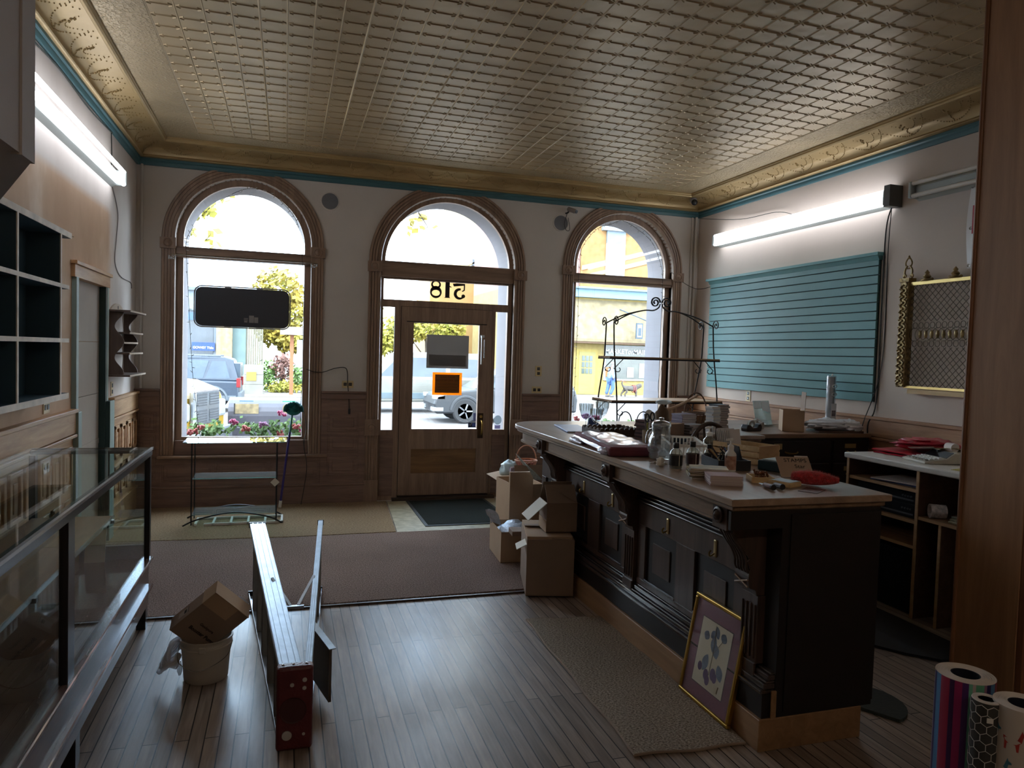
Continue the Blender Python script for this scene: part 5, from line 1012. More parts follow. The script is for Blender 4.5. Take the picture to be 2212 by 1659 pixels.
# ------------------------------------------------------------------ bow back chair behind the counter
CH = wood('chair_brown', (50, 34, 26), (84, 58, 42), 2, .4); t = thing('chair', 'dark wooden bow back chair behind the counter', 'chair', (2.83, 4.22, 0)); cx, cy, sz = 2.83, 4.36, .66
b = MB(); b.lathe([(0, .0), (.19, .0), (.21, .012), (.21, .03), (.19, .04), (0, .034)], (cx, cy - .18, sz), 28); b.build('seat', CH, t, smooth=40)
b = MB(); b.tube([(cx + .20 * math.cos(R(a)), cy + .02, sz + .03 + .47 * max(0, math.sin(R(a))) ** .75) for a in range(0, 181, 6)], .016, 8); b.build('bow', CH, t, smooth=60)
for k in range(-3, 4):
    x = cx + .05 * k; top = sz + .02 + .47 * (1 - (k * .05 / .2) ** 2) ** .375; MB().tube([(x * .5 + cx * .5 + .02 * k * .5, cy, sz + .03), (x, cy + .02, top)], [.006, .008], 7).build('spindle', CH, t, smooth=60)
for dx, dy in ((-.13, -.30), (.13, -.30), (-.13, -.06), (.13, -.06)): MB().tube([(cx + dx, cy + dy, sz), (cx + dx * 1.4, cy - .18 + (dy + .18) * 1.5, .002)], [.016, .02], 8).build('leg', CH, t, smooth=60)
MB().tube([(cx - .16, cy - .34, .25), (cx + .16, cy - .34, .25)], .01, 8).build('stretcher', CH, t)
# ------------------------------------------------------------------ framed botanical print leaning on the counter
GLD = mat('gold_frame', (190, 152, 74), .28, .9, var=.15); t = thing('framed_print', 'gold framed botanical plum print with mauve mat leaning on the counter front', 'picture', (1.87, 2.82, .014))
w, h = .40, .475; M = TM((1.842, 2.82, .0145), 0, 0, 0) @ TM((0, 0, 0), 0, 10, 0) @ TM((0, 0, 0), 0, 0, -90 - 0); F = .018
def fr(x0, x1, z0, z1): b = MB(M); b.box(x0, x1, -.012, .012, z0, z1); b.build('frame_rail', GLD, t, bevel=.005, seg=2)
fr(-w / 2, w / 2, 0, F); fr(-w / 2, w / 2, h - F, h); fr(-w / 2, -w / 2 + F, F, h - F); fr(w / 2 - F, w / 2, F, h - F)
MB(M).box(-w / 2 + F, w / 2 - F, -.002, .010, F, h - F).build('mount_board', mat('mauve_mount', (132, 86, 98), .6, var=.05), t)
pr = MB(M).box(-.118, .118, -.003, -.002, .085, h - .09).build('paper', mat('print_paper', (224, 214, 188), .7, var=.05), t); MB(M).box(-.122, .122, -.0026, -.002, .081, h - .086).build('inner_line', mat('dark_line', (90, 70, 70), .6), t)
LF = mat('leaf_blue', (120, 134, 152), .7, var=.2, vs=30); PL = mat('plum', (108, 88, 124), .7, var=.25, vs=30); ST = mat('stem_olive', (140, 126, 100), .7)
def leaf(b, x, z, l, wd, an):
    n = 10; p = []
    for i in range(n + 1): f = i / n; p.append((l * f, wd * math.sin(PI * f) ** .8))
    for i in range(n - 1, 0, -1): f = i / n; p.append((l * f, -wd * math.sin(PI * f) ** .8))
    ca, sa = math.cos(R(an)), math.sin(R(an)); b.add([(x + u * ca - v * sa, -.0036, z + u * sa + v * ca) for u, v in p], [tuple(range(len(p)))])
b = MB(M); [leaf(b, *a) for a in ((-.005, .375, .06, .018, -60), (.0, .33, .075, .022, -95), (.005, .30, .07, .026, -65), (.055, .32, .045, .024, 70), (-.07, .29, .045, .022, 75), (-.03, .235, .085, .024, -105), (.055, .22, .075, .024, -60), (.0, .35, .05, .018, -130))]; b.build('leaves', LF, pr, recalc=False)
b = MB(M)
for x, z, r in ((-.02, .145, .022), (.03, .165, .024), (.045, .155, .02), (-.005, .125, .02), (-.075, .165, .018)): b.add([(x + r * .9 * math.cos(2 * PI * i / 18), -.0040, z + r * 1.15 * math.sin(2 * PI * i / 18)) for i in range(18)], [tuple(range(18))])
b.build('plums', PL, pr, recalc=False); b = MB(M); b.tube([(.0, -.0034, .15), (.005, -.0034, .25), (-.005, -.0034, .375)], .0016, 4); b.tube([(.005, -.0034, .25), (.06, -.0034, .33)], .0012, 4); b.tube([(.08, -.0034, .10), (.085, -.0034, .13)], .003, 4); b.build('stem', ST, pr)
MB(M).box(-w / 2 + F, w / 2 - F, -.0075, -.0065, F, h - F).build('pane', glass('pic_glass', (250, 250, 250), 1.0), t)
# ------------------------------------------------------------------ black flat file cabinet against the right wall
FB = mat('file_black', (34, 30, 30), .45, var=.15); t = thing('drawer_cabinet', 'long black drawer cabinet with brown top along the right wall', 'cabinet', (4.04, 5.3, 0))
MB().box(3.44, 4.63, 4.83, 5.95, 0, 1.0).build('body', FB, t); MB().box(3.43, 4.635, 4.80, 5.96, 1.0, 1.035).build('top', wood('cab_top', (110, 80, 60), (150, 118, 92), 0, .35, 7), t, bevel=.004)
for cx0, cx1 in ((3.47, 4.24), (4.27, 4.61)):
    for k in range(5):
        z1 = .975 - k * .185; d_ = MB().box(cx0, cx1, 4.815, 4.835, z1 - .165, z1).build('drawer', FB, t, bevel=.003); xm = (cx0 + cx1) / 2; hm = min(.10, (cx1 - cx0) * .2)
        b = MB(); b.tube([(xm + hm * .6 * math.cos(R(a)), 4.812 - .022 * abs(math.sin(R(a))) - .004, z1 - .085 - .012 * math.sin(R(a))) for a in range(0, 181, 15)], .006, 6); b.build('cup_pull', BRASS, d_, smooth=60)
        MB().box(xm - .16 if cx0 < 4 else xm - .06, xm - .085 if cx0 < 4 else xm + .05, 4.811, 4.815, z1 - .065 if cx0 < 4 else z1 - .06, z1 - .02 if cx0 < 4 else z1 - .025).build('label_card', mat('label_old', (168, 142, 96), .7), d_)
ZF = 1.0355
def tapedisp(c, lab, m, rz):
    t = thing('tape_dispenser', lab, 'tape dispenser', (c[0], c[1], ZF)); M = TM((c[0], c[1], ZF), 0, 0, rz)
    MB(M).prism([(-.085, 0), (.075, 0), (.085, .03), (.07, .062), (.045, .055), (.03, .03), (-.02, .028), (-.045, .05), (-.075, .055), (-.09, .03)], 1, -.035, .035).build('body', m, t, bevel=.006, seg=2)
    b = MB(M); b.lathe([(.018, -.012), (.034, -.012), (.034, .012), (.018, .012), (.018, -.012)], (-.012, 0, .052), 20, 1); b.build('tape_ring', mat('tape_clear', (176, 176, 166), .3), t, smooth=50); MB(M).box(.07, .078, -.014, .014, .055, .066).build('cutter', STEEL, t)
tapedisp((3.63, 5.02), 'black tape dispenser on the drawer cabinet, left of the grey one', mat('black_plastic', (30, 32, 34), .35), 12); tapedisp((3.76, 5.14), 'grey tape dispenser on the drawer cabinet behind the black one', mat('grey_plastic', (120, 112, 108), .4), 30)
t = thing('sign_holder', 'tilted clear acrylic sign holder on the drawer cabinet', 'sign holder', (4.03, 5.45, ZF)); M = TM((4.05, 5.42, ZF), -14, 0, 14); MB(M).box(-.105, .105, -.0015, .0015, 0, .225).build('acrylic_sheet', glass('acrylic', (222, 238, 238), 3, .82), t)
MB(M).box(-.10, -.005, -.004, -.002, .155, .22).build('card_window', mat('holder_white', (226, 232, 234), .4), t); MB(M).prism([(.0, .14), (.10, .11), (.10, .22), (.0, .22)], 1, -.004, -.002).build('card_window', MATS['holder_white'], t); MB(M).prism([(-.10, .0), (.04, .0), (-.02, .04), (-.10, .08)], 1, -.004, -.002).build('card_window', MATS['holder_white'], t); MB(M).box(-.105, .105, -.07, 0, 0, .003).build('foot', MATS['acrylic'], t)
t = openbox('tall open tan cardboard box with upright flap on the drawer cabinet', TM((4.02, 5.03, ZF), 0, 0, -28), .17, .17, .175, KRAFT, KRAFTD, [('R', .15, 88, KRAFTD)]); MB(TM((4.02, 5.03, ZF + .175), 0, 0, -28) @ TM((0, 0, 0))).box(-.08, .08, -.08, .08, -.03, -.026).build('inner_flap', KRAFTD, t)
t = thing('shade_package', 'tall clear cylinder package of grey fabric standing on the drawer cabinet', 'package', (4.56, 5.22, ZF)); c = (4.555, 5.20, ZF); MB().lathe([(0, 0), (.030, 0), (.030, .44), (.028, .45), (0, .45)], c, 20).build('roll', mat('pack_grey', (150, 146, 146), .6, var=.35, vs=9), t, smooth=50); MB().lathe([(.038, 0), (.040, .004), (.040, .455), (.036, .462), (0, .464)], c, 24).build('sleeve', glass('sleeve_clear', (236, 240, 244), 2.5, .86), t, smooth=50)
b = MB(); b.box(c[0] - .027, c[0] + .027, c[1] - .0425, c[1] - .041, ZF + .02, ZF + .22); q = b.build('product_label', mat('label_light', (196, 192, 190), .5), t); b = MB(); b.box(c[0] - .02, c[0] + .02, c[1] - .0432, c[1] - .0425, ZF + .11, ZF + .16); b.build('label_picture', mat('label_dark', (96, 88, 92), .5, var=.4, vs=60), q); MB().tube([(c[0], c[1], ZF + .462), (c[0] + .01, c[1], ZF + .475)], .006, 6).build('hang_loop', WHITEP, t)
for z in (.30, .37): b = MB(); b.tube([(c[0] + .031 * math.cos(R(a)), c[1] - .0305 * 1 + .0 - .002 * math.sin(R(a)), ZF + z + .022 * math.sin(R(a))) if False else (c[0] + .024 * math.cos(R(a)), c[1] - .0405, ZF + z + .014 * math.sin(R(a))) for a in range(0, 360, 20)], .003, 5, closed=True); b.build('printed_ring', mat('ring_white', (206, 204, 202), .5), t)
tag(MB(TM((4.37, 4.93, ZF), 0, 0, -8)).box(-.20, .20, -.10, .09, 0, .018).build('serving_tray', wood('tray_dark', (70, 50, 42), (104, 80, 68), 0, .4)), 'flat dark tray under the white plastic bag on the drawer cabinet', 'tray')
b = MB(); crumple(b, (4.32, 4.95, ZF + .06), (.21, .11, .045), 31, 26, 20, .35, 7); crumple(b, (4.49, 4.88, ZF + .05), (.09, .07, .05), 37, 18, 14, .45, 8)
tag(b.build('plastic_bag', mat('white_bag', (224, 224, 226), .3, .0, var=.08, vs=12, bump=.5, bsc=30), smooth=60), 'crumpled white plastic bag lying on the dark tray on the drawer cabinet', 'bag')
# ------------------------------------------------------------------ white topped shelf unit
SW = wood('shelf_ply', (112, 80, 50), (156, 118, 80), 1, .55, 8); SWE = wood('shelf_edge', (160, 124, 86), (190, 156, 116), 1, .55, 8); SWD = wood('shelf_inner', (72, 46, 32), (104, 72, 52), 1, .55, 8)
t = thing('shelf_unit', 'open wooden shelf unit with white laminate top by the jamb', 'shelf unit', (4.2, 3.4, 0)); X0, X1, Y0, Y1 = 3.815, 4.62, 2.62, 4.165
MB().box(X0 - .02, X1, Y0, Y1 + .01, .942, .98).build('laminate_top', mat('laminate_white', (206, 200, 190), .4, var=.05), t, bevel=.008, seg=2)
for y, zz in ((Y1 - .02, .942), (3.55, .942), (Y0, .942)): q = MB().box(X0 + .006, X1, y, y + .02, .0, zz).build('upright', SWD, t); MB().box(X0, X0 + .006, y, y + .02, 0, zz).build('edge_strip', SWE, q)
q = MB().box(X0 + .006, X1, 3.375, 3.392, .0, .635).build('upright', SWD, t); MB().box(X0, X0 + .006, 3.375, 3.392, 0, .635).build('edge_strip', SWE, q)
MB().box(X1 - .01, X1, Y0 + .02, Y1 - .02, 0, .942).build('back_panel', SWD, t)
for z, ya_, yb_ in ((.80, 3.57, Y1 - .02), (.60, 3.57, Y1 - .02), (.44, 3.57, Y1 - .02), (.635, Y0 + .02, 3.55)): q = MB().box(X0 + .016, X1 - .01, ya_, yb_, z, z + .02).build('shelf', SW, t); MB().box(X0 + .01, X0 + .016, ya_, yb_, z, z + .02).build('edge_strip', SWE, q)
tag(MB(TM((4.05, 3.80, .8205), 0, 0, 6)).box(-.18, .16, -.2, .2, 0, .012).build('folder', BLU), 'dark blue folder lying on the upper shelf of the white topped unit', 'folder'); tag(MB(TM((4.02, 3.79, .833), 0, 0, 10)).box(-.17, .15, -.19, .19, 0, .006).build('paper_sheets', PAGE), 'loose white papers on top of the blue shelf folder', 'papers')
for z, h, lb in ((.621, .09, 'black stereo receiver, lower one on the middle shelf'), (.712, .075, 'black cassette deck stacked on the stereo receiver')):
    s_ = thing('stereo', lb, 'stereo', (4.1, 3.83, z)); MB().box(3.86, 4.25, 3.60, 4.10, z, z + h).build('case', mat('stereo_black', (22, 24, 28), .35), s_, bevel=.003); MB().box(3.855, 3.86, 3.62, 4.08, z + .02, z + .03).build('trim_line', mat('stereo_grey', (96, 98, 102), .4), s_)
    for k in range(4): MB().cyl((3.86, 3.64 + .022 * k, z + h * .65), (3.85, 3.64 + .022 * k, z + h * .65), .006, n=8).build('button', MATS['stereo_grey'], s_)
tag(MB().box(3.86, 4.3, 3.62, 4.12, .001, .40).build('storage_bin', mat('bin_dark', (26, 32, 40), .5), bevel=.01), 'dark bluish black bin filling the bottom shelf of the unit', 'bin')
t = thing('mug', 'white patterned mug lying on its side on the lower right shelf', 'mug', (3.89, 3.48, .656)); b = MB(TM((3.90, 3.48, .7), 0, 0, 60)); b.lathe([(0, -.045), (.042, -.045), (.044, .045), (.040, .045), (.038, -.038), (0, -.038)], (0, 0, 0), 22, 1); b.build('cup', mat('mug_white', (206, 194, 190), .35, var=.5, vs=40), t, smooth=50); b = MB(TM((3.90, 3.48, .7), 0, 0, 60)); b.tube(smoothpath([(.04, .025, .01), (.07, .02, .02), (.07, -.02, .02), (.04, -.025, .01)], 5), .006, 6); b.build('handle', WHITEP, t)
b = MB(); [b.box(3.86 + .012 * k, 4.2, 3.0 + .02 * k, 3.37, .6555 + .014 * k, .668 + .014 * k) for k in range(3)]; tag(b.build('folded_fabric', mat('green_plaid', (70, 76, 60), .8, var=.6, vs=26, c2=(170, 164, 140)), bevel=.004), 'folded green patterned fabric on the lower right shelf', 'fabric')
RB = mat('red_bag', (176, 28, 50), .28, var=.25, vs=8, bump=.6, bsc=22); ZW = .9805
for k, (x, y, w, d, rz) in enumerate(((4.24, 3.98, .44, .34, 4), (4.26, 3.97, .42, .33, -3), (4.22, 3.99, .43, .32, 6))): tag(MB(TM((x, y, ZW + .011 * k), 0, 0, rz)).box(-w / 2, w / 2, -d / 2, d / 2, 0, .010).build('shopping_bag', RB, bevel=.004), f'flat folded red plastic bag, {("lowest", "middle one", "top one")[k]} of the neat pile on the white top', 'bag')
b = MB(); crumple(b, (4.30, 3.96, ZW + .075), (.20, .16, .04), 41, 24, 18, .4, 7); crumple(b, (4.42, 3.66, ZW + .05), (.12, .13, .05), 43, 20, 16, .4, 7); tag(b.build('shopping_bag', RB, smooth=60), 'crumpled shiny red plastic bag heaped on top of the flat red bags', 'bag')
for k, (x, y, z, rz, m, lb) in enumerate(((4.12, 3.82, .068, 35, PAGE, 'white paper sheet lying across the red bags'), (4.22, 3.66, .074, 10, mat('cream_paper', (214, 206, 170), .8), 'cream paper sheet beside the calculator on the white top'))): tag(MB(TM((x, y, ZW + z), -6, 10, rz)).box(-.10, .11, -.075, .075, 0, .0015).build('paper_sheet', m), lb, 'paper')
t = thing('calculator', 'beige desk calculator with dark display and paper roll', 'calculator', (4.06, 3.68, ZW)); M = TM((4.07, 3.67, ZW), 0, 0, -15); CAL = mat('calc_beige', (186, 178, 162), .5)
MB(M).prism([(-.15, 0), (.16, 0), (.16, .075), (.05, .07), (.0, .034), (-.15, .014)], 1, -.125, .125).build('case', CAL, t, bevel=.004); MB(M).prism([(.002, .036), (.051, .0715), (.049, .073), (.0, .038)], 1, -.11, .11).build('display', mat('calc_display', (24, 28, 40), .2), t)
for i in range(6):
    for j in range(4): MB(M).box(-.13 + .03 * j, -.11 + .03 * j, -.10 + .034 * i, -.075 + .034 * i, .018 + .004 * j, .027 + .004 * j).build('key', WHITEP if j else mat('calc_key', (150, 140, 128), .5), t)
b = MB(M); b.cyl((.10, -.045, .098), (.10, .03, .098), .028, n=20); b.build('paper_roll', PAGE, t, smooth=50)
t = thing('notepad', 'yellow paper pad at the near end of the white top', 'notepad', (3.98, 3.28, ZW)); [MB(TM((3.98 + .01 * k, 3.28, ZW + .003 * k), 0, 0, 8 + 4 * k)).box(-.11, .11, -.10, .10, 0, .0028).build('sheet', mat('yellow_paper', (206, 196, 130), .8), t) for k in range(3)]
# ------------------------------------------------------------------ wrought iron baker's rack
IR = mat('wrought_iron', (30, 26, 28), .5, .3); t = thing('bakers_rack', 'tall black wrought iron rack with scrolled top and wooden shelves before the right window', 'rack', (3.73, 6.8, 0))
def prof(fr): return [(6.70, 1.96), (6.68, 1.75), (6.655, 1.6), (6.60, 1.35), (6.57, 1.17), (6.54, .9), (6.50, .5), (6.46, .002)] if fr else [(6.88, 1.96), (6.89, 1.75), (6.90, 1.6), (6.97, 1.35), (7.02, 1.17), (7.06, .9), (7.10, .5), (7.12, .002)]
for x in (3.16, 4.31):
    for fr_ in (1, 0):
        s = -1 if fr_ else 1; p0 = prof(fr_); pts = smoothpath([(x, y, z) for y, z in p0], 5)
        sp = spiral((p0[0][0] + s * .055, 1.965), .055, .008, 180 if s > 0 else 0, (180 - 560) if s > 0 else 560, 34); b = MB(); b.tube(pts, .0075, 7); b.build('post', IR, t, smooth=60); b = MB(); b.tube([(x, y, z) for y, z in sp], .006, 6); b.build('scroll', IR, t, smooth=60)
        xm = 3.735; sx = -1 if x < xm else 1; b = MB(); b.tube(smoothpath([(x, p0[0][0], 1.955), (x + (xm - x) * .3, p0[0][0] + (6.79 - p0[0][0]) * .4, 2.04), (x + (xm - x) * .65, 6.785, 2.095), (xm + sx * .09, 6.79, 2.10), (xm + sx * .03, 6.79, 2.13), (xm + sx * .012, 6.79, 2.17)], 8), .007, 7)
        o_ = .008 if fr_ else -.008; b.tube([(xm + sx * (.012 + .055) + sx * -.055 * 0 + (q[0]), 6.79 + o_, q[1]) for q in spiral((0, 2.185), .056, .014, 180 if sx > 0 else 0, (180 - 600) if sx > 0 else 600, 36)], .006, 6); b.build('crest_arm', IR, t, smooth=60)
        for z, yy in ((1.585, None), (1.15, None)):
            yv = [p for p in pts if abs(p[2] - z) < .06]; yp = yv[0][1] if yv else p0[2][0]; b = MB(); b.tube([(x + sx * -.0 + (-sx) * q[0], yp, q[1]) for q in [(.012, z - .13)] + spiral((.05, z - .10), .04, .012, 180, 420, 14)], .0045, 5); b.tube([(x, yp, z - .10), (x - sx * .10, yp, z)], .0045, 5); b.build('bracket', IR, t, smooth=60)
RS = wood('rack_shelf', (150, 116, 84), (190, 156, 120), 0, .45)
for z, y0, y1 in ((1.594, 6.64, 6.92), (1.155, 6.56, 7.04), (.62, 6.50, 7.1)): q = MB().box(3.10, 4.37, y0, y1, z, z + .018).build('shelf', RS, t); b = MB(); b.box(3.10, 4.37, y0 - .006, y0, z - .012, z + .004); b.box(3.10, 4.37, y1, y1 + .006, z - .012, z + .004); b.box(3.10, 3.106, y0, y1, z - .012, z + .0); b.box(4.364, 4.37, y0, y1, z - .012, z + .0); b.build('shelf_rail', IR, q)
for x in (3.25, 3.45): b = MB(); b.tube([(x + .07 * math.cos(R(a)), 6.55, .96 + .1 * math.sin(R(a))) for a in range(0, 181, 12)], .006, 6); b.build('lower_scroll', IR, t, smooth=60)
# ------------------------------------------------------------------ teal slat board
SL = mat('slat_teal', (84, 136, 138), .5, var=.1, vs=2); SLD = mat('slat_groove', (34, 56, 60), .6); t = thing('slatwall_board', 'teal grooved slat board mounted on the right wall under the light', 'display board', (XR - .02, 6.07, 1.29))
MB().box(XR - .012, XR - .001, 4.84, 7.33, 1.295, 2.50).build('backing', SLD, t)
for k in range(16): MB().box(XR - .030, XR - .0125, 4.84, 7.33, 1.295 + .0755 * k, 1.295 + .0755 * k + .068).build('slat', SL, t, bevel=.002)
b = MB(); b.box(XR - .075, XR - .001, 4.81, 7.36, 2.505, 2.53); b.prism([(XR - .001, 2.47), (XR - .035, 2.47), (XR - .055, 2.505), (XR - .001, 2.505)], 1, 4.83, 7.34); b.build('cornice', mat('slat_top', (96, 150, 152), .5), t)
# ------------------------------------------------------------------ ornate brass grille
GB = mat('antique_gold', (150, 128, 86), .4, .6, var=.35, vs=40, bump=.8, bsc=60); WR = mat('bronze_wire', (76, 64, 46), .45, .6); t = thing('brass_grille', 'ornate gilt framed wire grille with finials leaning on the right wall', 'grille', (XR - .05, 3.8, 1.425)); xg = XR - .055; ya, yb = 2.6, 4.49
b = MB(); b.box(xg - .035, xg + .03, 4.47, 4.55, 1.435, 2.255); b.build('carved_post', GB, t, bevel=.006); b = MB()
for k in range(34): z = 1.46 + .0235 * k; b.tube([(xg - .04, 4.51 + .028 * math.cos(R(a) + k * PI), z + .02 * math.sin(R(a))) for a in range(-90, 91, 30)], .006, 5)
[b.sph((xg - .038, 4.475 + .07 * (k % 2), 1.45 + .03 * k), .007, 6, 4) for k in range(27)]; b.build('scroll_carving', GB, t, smooth=60)
b = MB(); b.box(xg - .04, xg + .035, 4.465, 4.555, 2.255, 2.285)
for s in (-1, 1): b.tube([(xg, 4.51 + s * (.012 + .024 * math.sin(PI * f) + (.02 if f < .25 else 0)), 2.285 + .10 * f) for f in [i / 12 for i in range(13)]], .0075, 6); b.tube([(xg, 4.51 + s * (.006 + .024 * math.sin(PI * f)), 2.36 + .085 * f) for f in [i / 10 for i in range(11)]], .006, 6); b.tube([(xg, 4.51 + s * q[0], q[1]) for q in spiral((.03, 2.305), .02, .006, -90, 240, 14)], .006, 6)
b.sph((xg, 4.51, 2.45), (.008, .008, .016), 8, 6); b.build('spear_finial', GB, t, smooth=60)
b = MB(); b.box(xg - .016, xg + .012, ya, yb, 2.225, 2.25); b.box(xg - .016, xg + .012, ya, yb, 1.43, 1.448); b.build('frame_bar', mat('polished_brass', (196, 170, 110), .3, .85), t)
for yc in (4.335, 4.09, 3.845): b = MB(); b.lathe([(.05, 0), (.042, .012), (.022, .02), (.03, .035), (.014, .055), (.018, .065), (.006, .08), (0, .088)], (xg, yc, 2.25), 12); [b.sph((xg, yc + s * .045, 2.262), .012, 6, 4) for s in (-1, 1)]; b.build('crest_finial', GB, t, smooth=50)
yv0 = 3.55; s_ = .052; b = MB()
def clip(y, z0, z1):                                          # 45 degree wires between two heights
    for sg in (1, -1):
        for k in range(-20, 60):
            a0 = yv0 + k * s_; p = (a0, z0); q = (a0 + sg * (z1 - z0), z1)
            f0, f1 = 0, 1; lo, hi = yv0 - .15, 4.47; dy = q[0] - p[0]
            ts = sorted(((lo - p[0]) / dy, (hi - p[0]) / dy)); f0, f1 = max(0, ts[0]), min(1, ts[1])
            if f1 - f0 < .02: continue
            b.tube([(xg + .001 * sg, p[0] + dy * f0, z0 + (z1 - z0) * f0), (xg + .001 * sg, p[0] + dy * f1, z0 + (z1 - z0) * f1)], .0026, 4, caps=False)
clip(0, 1.448, 1.745); b.build('wire_mesh', WR, t); b = MB(); clip(0, 1.945, 2.225); b.build('wire_mesh', WR, t); b = MB()
for k in range(22):
    y = 3.36 + s_ * k + .02
    if y < 4.46:
        for z, r in ((1.775, .021), (1.915, .021)): b.tube([(xg, y + r * math.cos(R(a)), z + r * 1.1 * math.sin(R(a))) for a in range(0, 360, 24)], .0026, 4, closed=True)
        for sg in (1, -1): b.tube([(xg, y + .05 * math.cos(R(a)), 1.845 + sg * .05 * abs(math.sin(R(a)))) for a in range(0, 181, 15)], .0026, 4, caps=False)
b.build('wire_loops', WR, t)
for k in range(20):
    y = 3.36 + s_ * k + .02
    if y < 4.46: MB().sph((xg - .004, y, 1.845), (.012, .015, .032), 8, 7).build('medallion', GB, t, smooth=60)
tag(MB().box(XR - .06, XR - .001, 2.7, 4.46, 1.388, 1.424).build('wall_ledge', wood('ledge', (190, 156, 100), (214, 184, 130), 1, .5)), 'pale wooden ledge strip under the ornate brass grille', 'ledge')
# ------------------------------------------------------------------ vinyl banner half hidden by the jamb
t = thing('banner', 'white vinyl banner with red framed panel, mostly hidden behind the jamb', 'banner', (XR - .01, 3.7, 2.32)); BV = mat('vinyl_white', (222, 218, 214), .35, var=.04)
b = MB(); b.grid(lambda u, v: (XR - .012 - .008 * math.sin(u * 5 + v * 3) ** 2, 4.035 - .7 * u + (.018 * math.sin(v * 3.1) if u == 0 else 0), 2.315 + .60 * v), 12, 16); b.build('sheet', BV, t, smooth=60); RD = mat('banner_red', (168, 34, 40), .5)
MB().box(XR - .026, XR - .022, 3.5, 4.005, 2.56, 2.76).build('red_frame', RD, t); MB().box(XR - .028, XR - .026, 3.54, 3.975, 2.595, 2.725).build('dark_panel', mat('banner_dark', (42, 34, 40), .5), t); MB().box(XR - .026, XR - .022, 3.6, 3.965, 2.49, 2.535).build('dark_bar', MATS['banner_dark'], t)
RY = Matrix(((0, 0, 1, 0), (-1, 0, 0, 0), (0, 1, 0, 0), (0, 0, 0, 1))); b = MB(); b.raw(text2d('Th', .085, .001, 'LEFT', .25), Matrix.Translation((XR - .024, 3.985, 2.80)) @ RY); b.build('lettering', BLACK, t)
for z in (2.335, 2.895, 2.60): MB().lathe([(.006, 0), (.012, -.003), (.012, 0), (.006, 0)], (XR - .022, 4.015, z), 12, 0).build('grommet', STEEL, t)
# ------------------------------------------------------------------ gift wrap rolls in the foreground
def wrapmat(name, kind):
    m, n, ns, ln = nt(name); tc = ns.new('ShaderNodeTexCoord'); sx = ns.new('ShaderNodeSeparateXYZ'); ln.new(tc.outputs['Object'], sx.inputs[0])
    at = N(ns, 'ShaderNodeMath', operation='ARCTAN2'); ln.new(sx.outputs[1], at.inputs[0]); ln.new(sx.outputs[0], at.inputs[1])
    if kind == 'stripes':
        ad = N(ns, 'ShaderNodeMath', operation='MULTIPLY_ADD'); ln.new(at.outputs[0], ad.inputs[0]); ad.inputs[1].default_value = 1 / (2 * PI) * 3; ad.inputs[2].default_value = 2.05; fr_ = N(ns, 'ShaderNodeMath', operation='FRACT'); ln.new(ad.outputs[0], fr_.inputs[0])
        r = ns.new('ShaderNodeValToRGB'); r.color_ramp.interpolation = 'CONSTANT'; cols = [(0, (196, 176, 176)), (.05, (104, 172, 138)), (.19, (150, 110, 130)), (.24, (44, 34, 84)), (.33, (74, 120, 160)), (.46, (150, 38, 66)), (.64, (60, 30, 76)), (.72, (160, 44, 100)), (.84, (84, 46, 110)), (.94, (120, 190, 160))]; e = r.color_ramp.elements
        e[0].color = L3(cols[0][1]); e[1].position, e[1].color = cols[1][0], L3(cols[1][1])
        for p, c in cols[2:]: k = e.new(p); k.color = L3(c)
        ln.new(fr_.outputs[0], r.inputs[0]); col = r.outputs[0]
    finish(m, ns, ln, col, .4); return m
WPAP = mat('roll_end', (214, 204, 196), .7, var=.06, vs=20); CORE = mat('roll_core', (24, 26, 40), .6)
def wraproll(lab, c, r, h, m, tilt=(0, 0), extra=None):
    t = thing('wrapping_paper_roll', lab, 'wrapping paper', (c[0], c[1], .001)); M = TM((c[0], c[1], .001), tilt[0], tilt[1], 0); b = MB(M); b.lathe([(r, 0), (r, h)], (0, 0, 0), 48, caps=False)
    if extra: extra(b)
    b.build('paper_wrap', m, t, smooth=40, recalc=False); b = MB(M)
    k = 8; pr = [(r, h)] + sum([[(r * .53 + (r * .47) * (1 - i / k), h + .0012), (r * .53 + (r * .47) * (1 - i / k) - .001, h - .0006)] for i in range(k)], []) + [(r * .5, h), (r * .5, h - .25)]; b.lathe(pr[:-1], (0, 0, 0), 40, caps=False); b.build('paper_end', WPAP, t, smooth=40, recalc=False); b = MB(M); b.lathe([(r * .5, h), (r * .47, h - .001), (r * .46, h - .2), (0, h - .2)], (0, 0, 0), 32, caps=False); b.build('core', CORE, t, smooth=40, recalc=False); return t, M
tS, M_ = wraproll('thick striped gift wrap roll in the foreground, leftmost of the three', (2.118, 1.752), .085, .61, wrapmat('wrap_stripes', 'stripes'))
GH = mat('wrap_hex_dark', (58, 58, 56), .35, var=.1); tH = thing('wrapping_paper_roll', 'slim dark gift wrap roll with white honeycomb lines between the two thick rolls', 'wrapping paper', (2.05, 1.62, .001)); ch, rh, hh = (2.05, 1.622), .040, .595
MB().lathe([(rh, 0), (rh, hh), (rh * .7, hh + .001), (rh * .6, hh - .05), (0, hh - .05)], (ch[0], ch[1], .001), 36, caps=False).build('paper_wrap', GH, tH, smooth=40, recalc=False); MB().lathe([(rh * .98, hh), (rh * .95, hh + .003), (rh * .6, hh + .003), (rh * .58, hh)], (ch[0], ch[1], .001), 36).build('paper_end', WPAP, tH, smooth=50, recalc=False)
b = MB(); s = rh * 2 * PI / 8 / math.sqrt(3); W_ = math.sqrt(3) * s; nr = int(hh / (1.5 * s))
def cylp(u, z): a = u / rh; return (ch[0] + (rh + .0004) * math.cos(a), ch[1] + (rh + .0004) * math.sin(a), min(max(z, .004), hh))
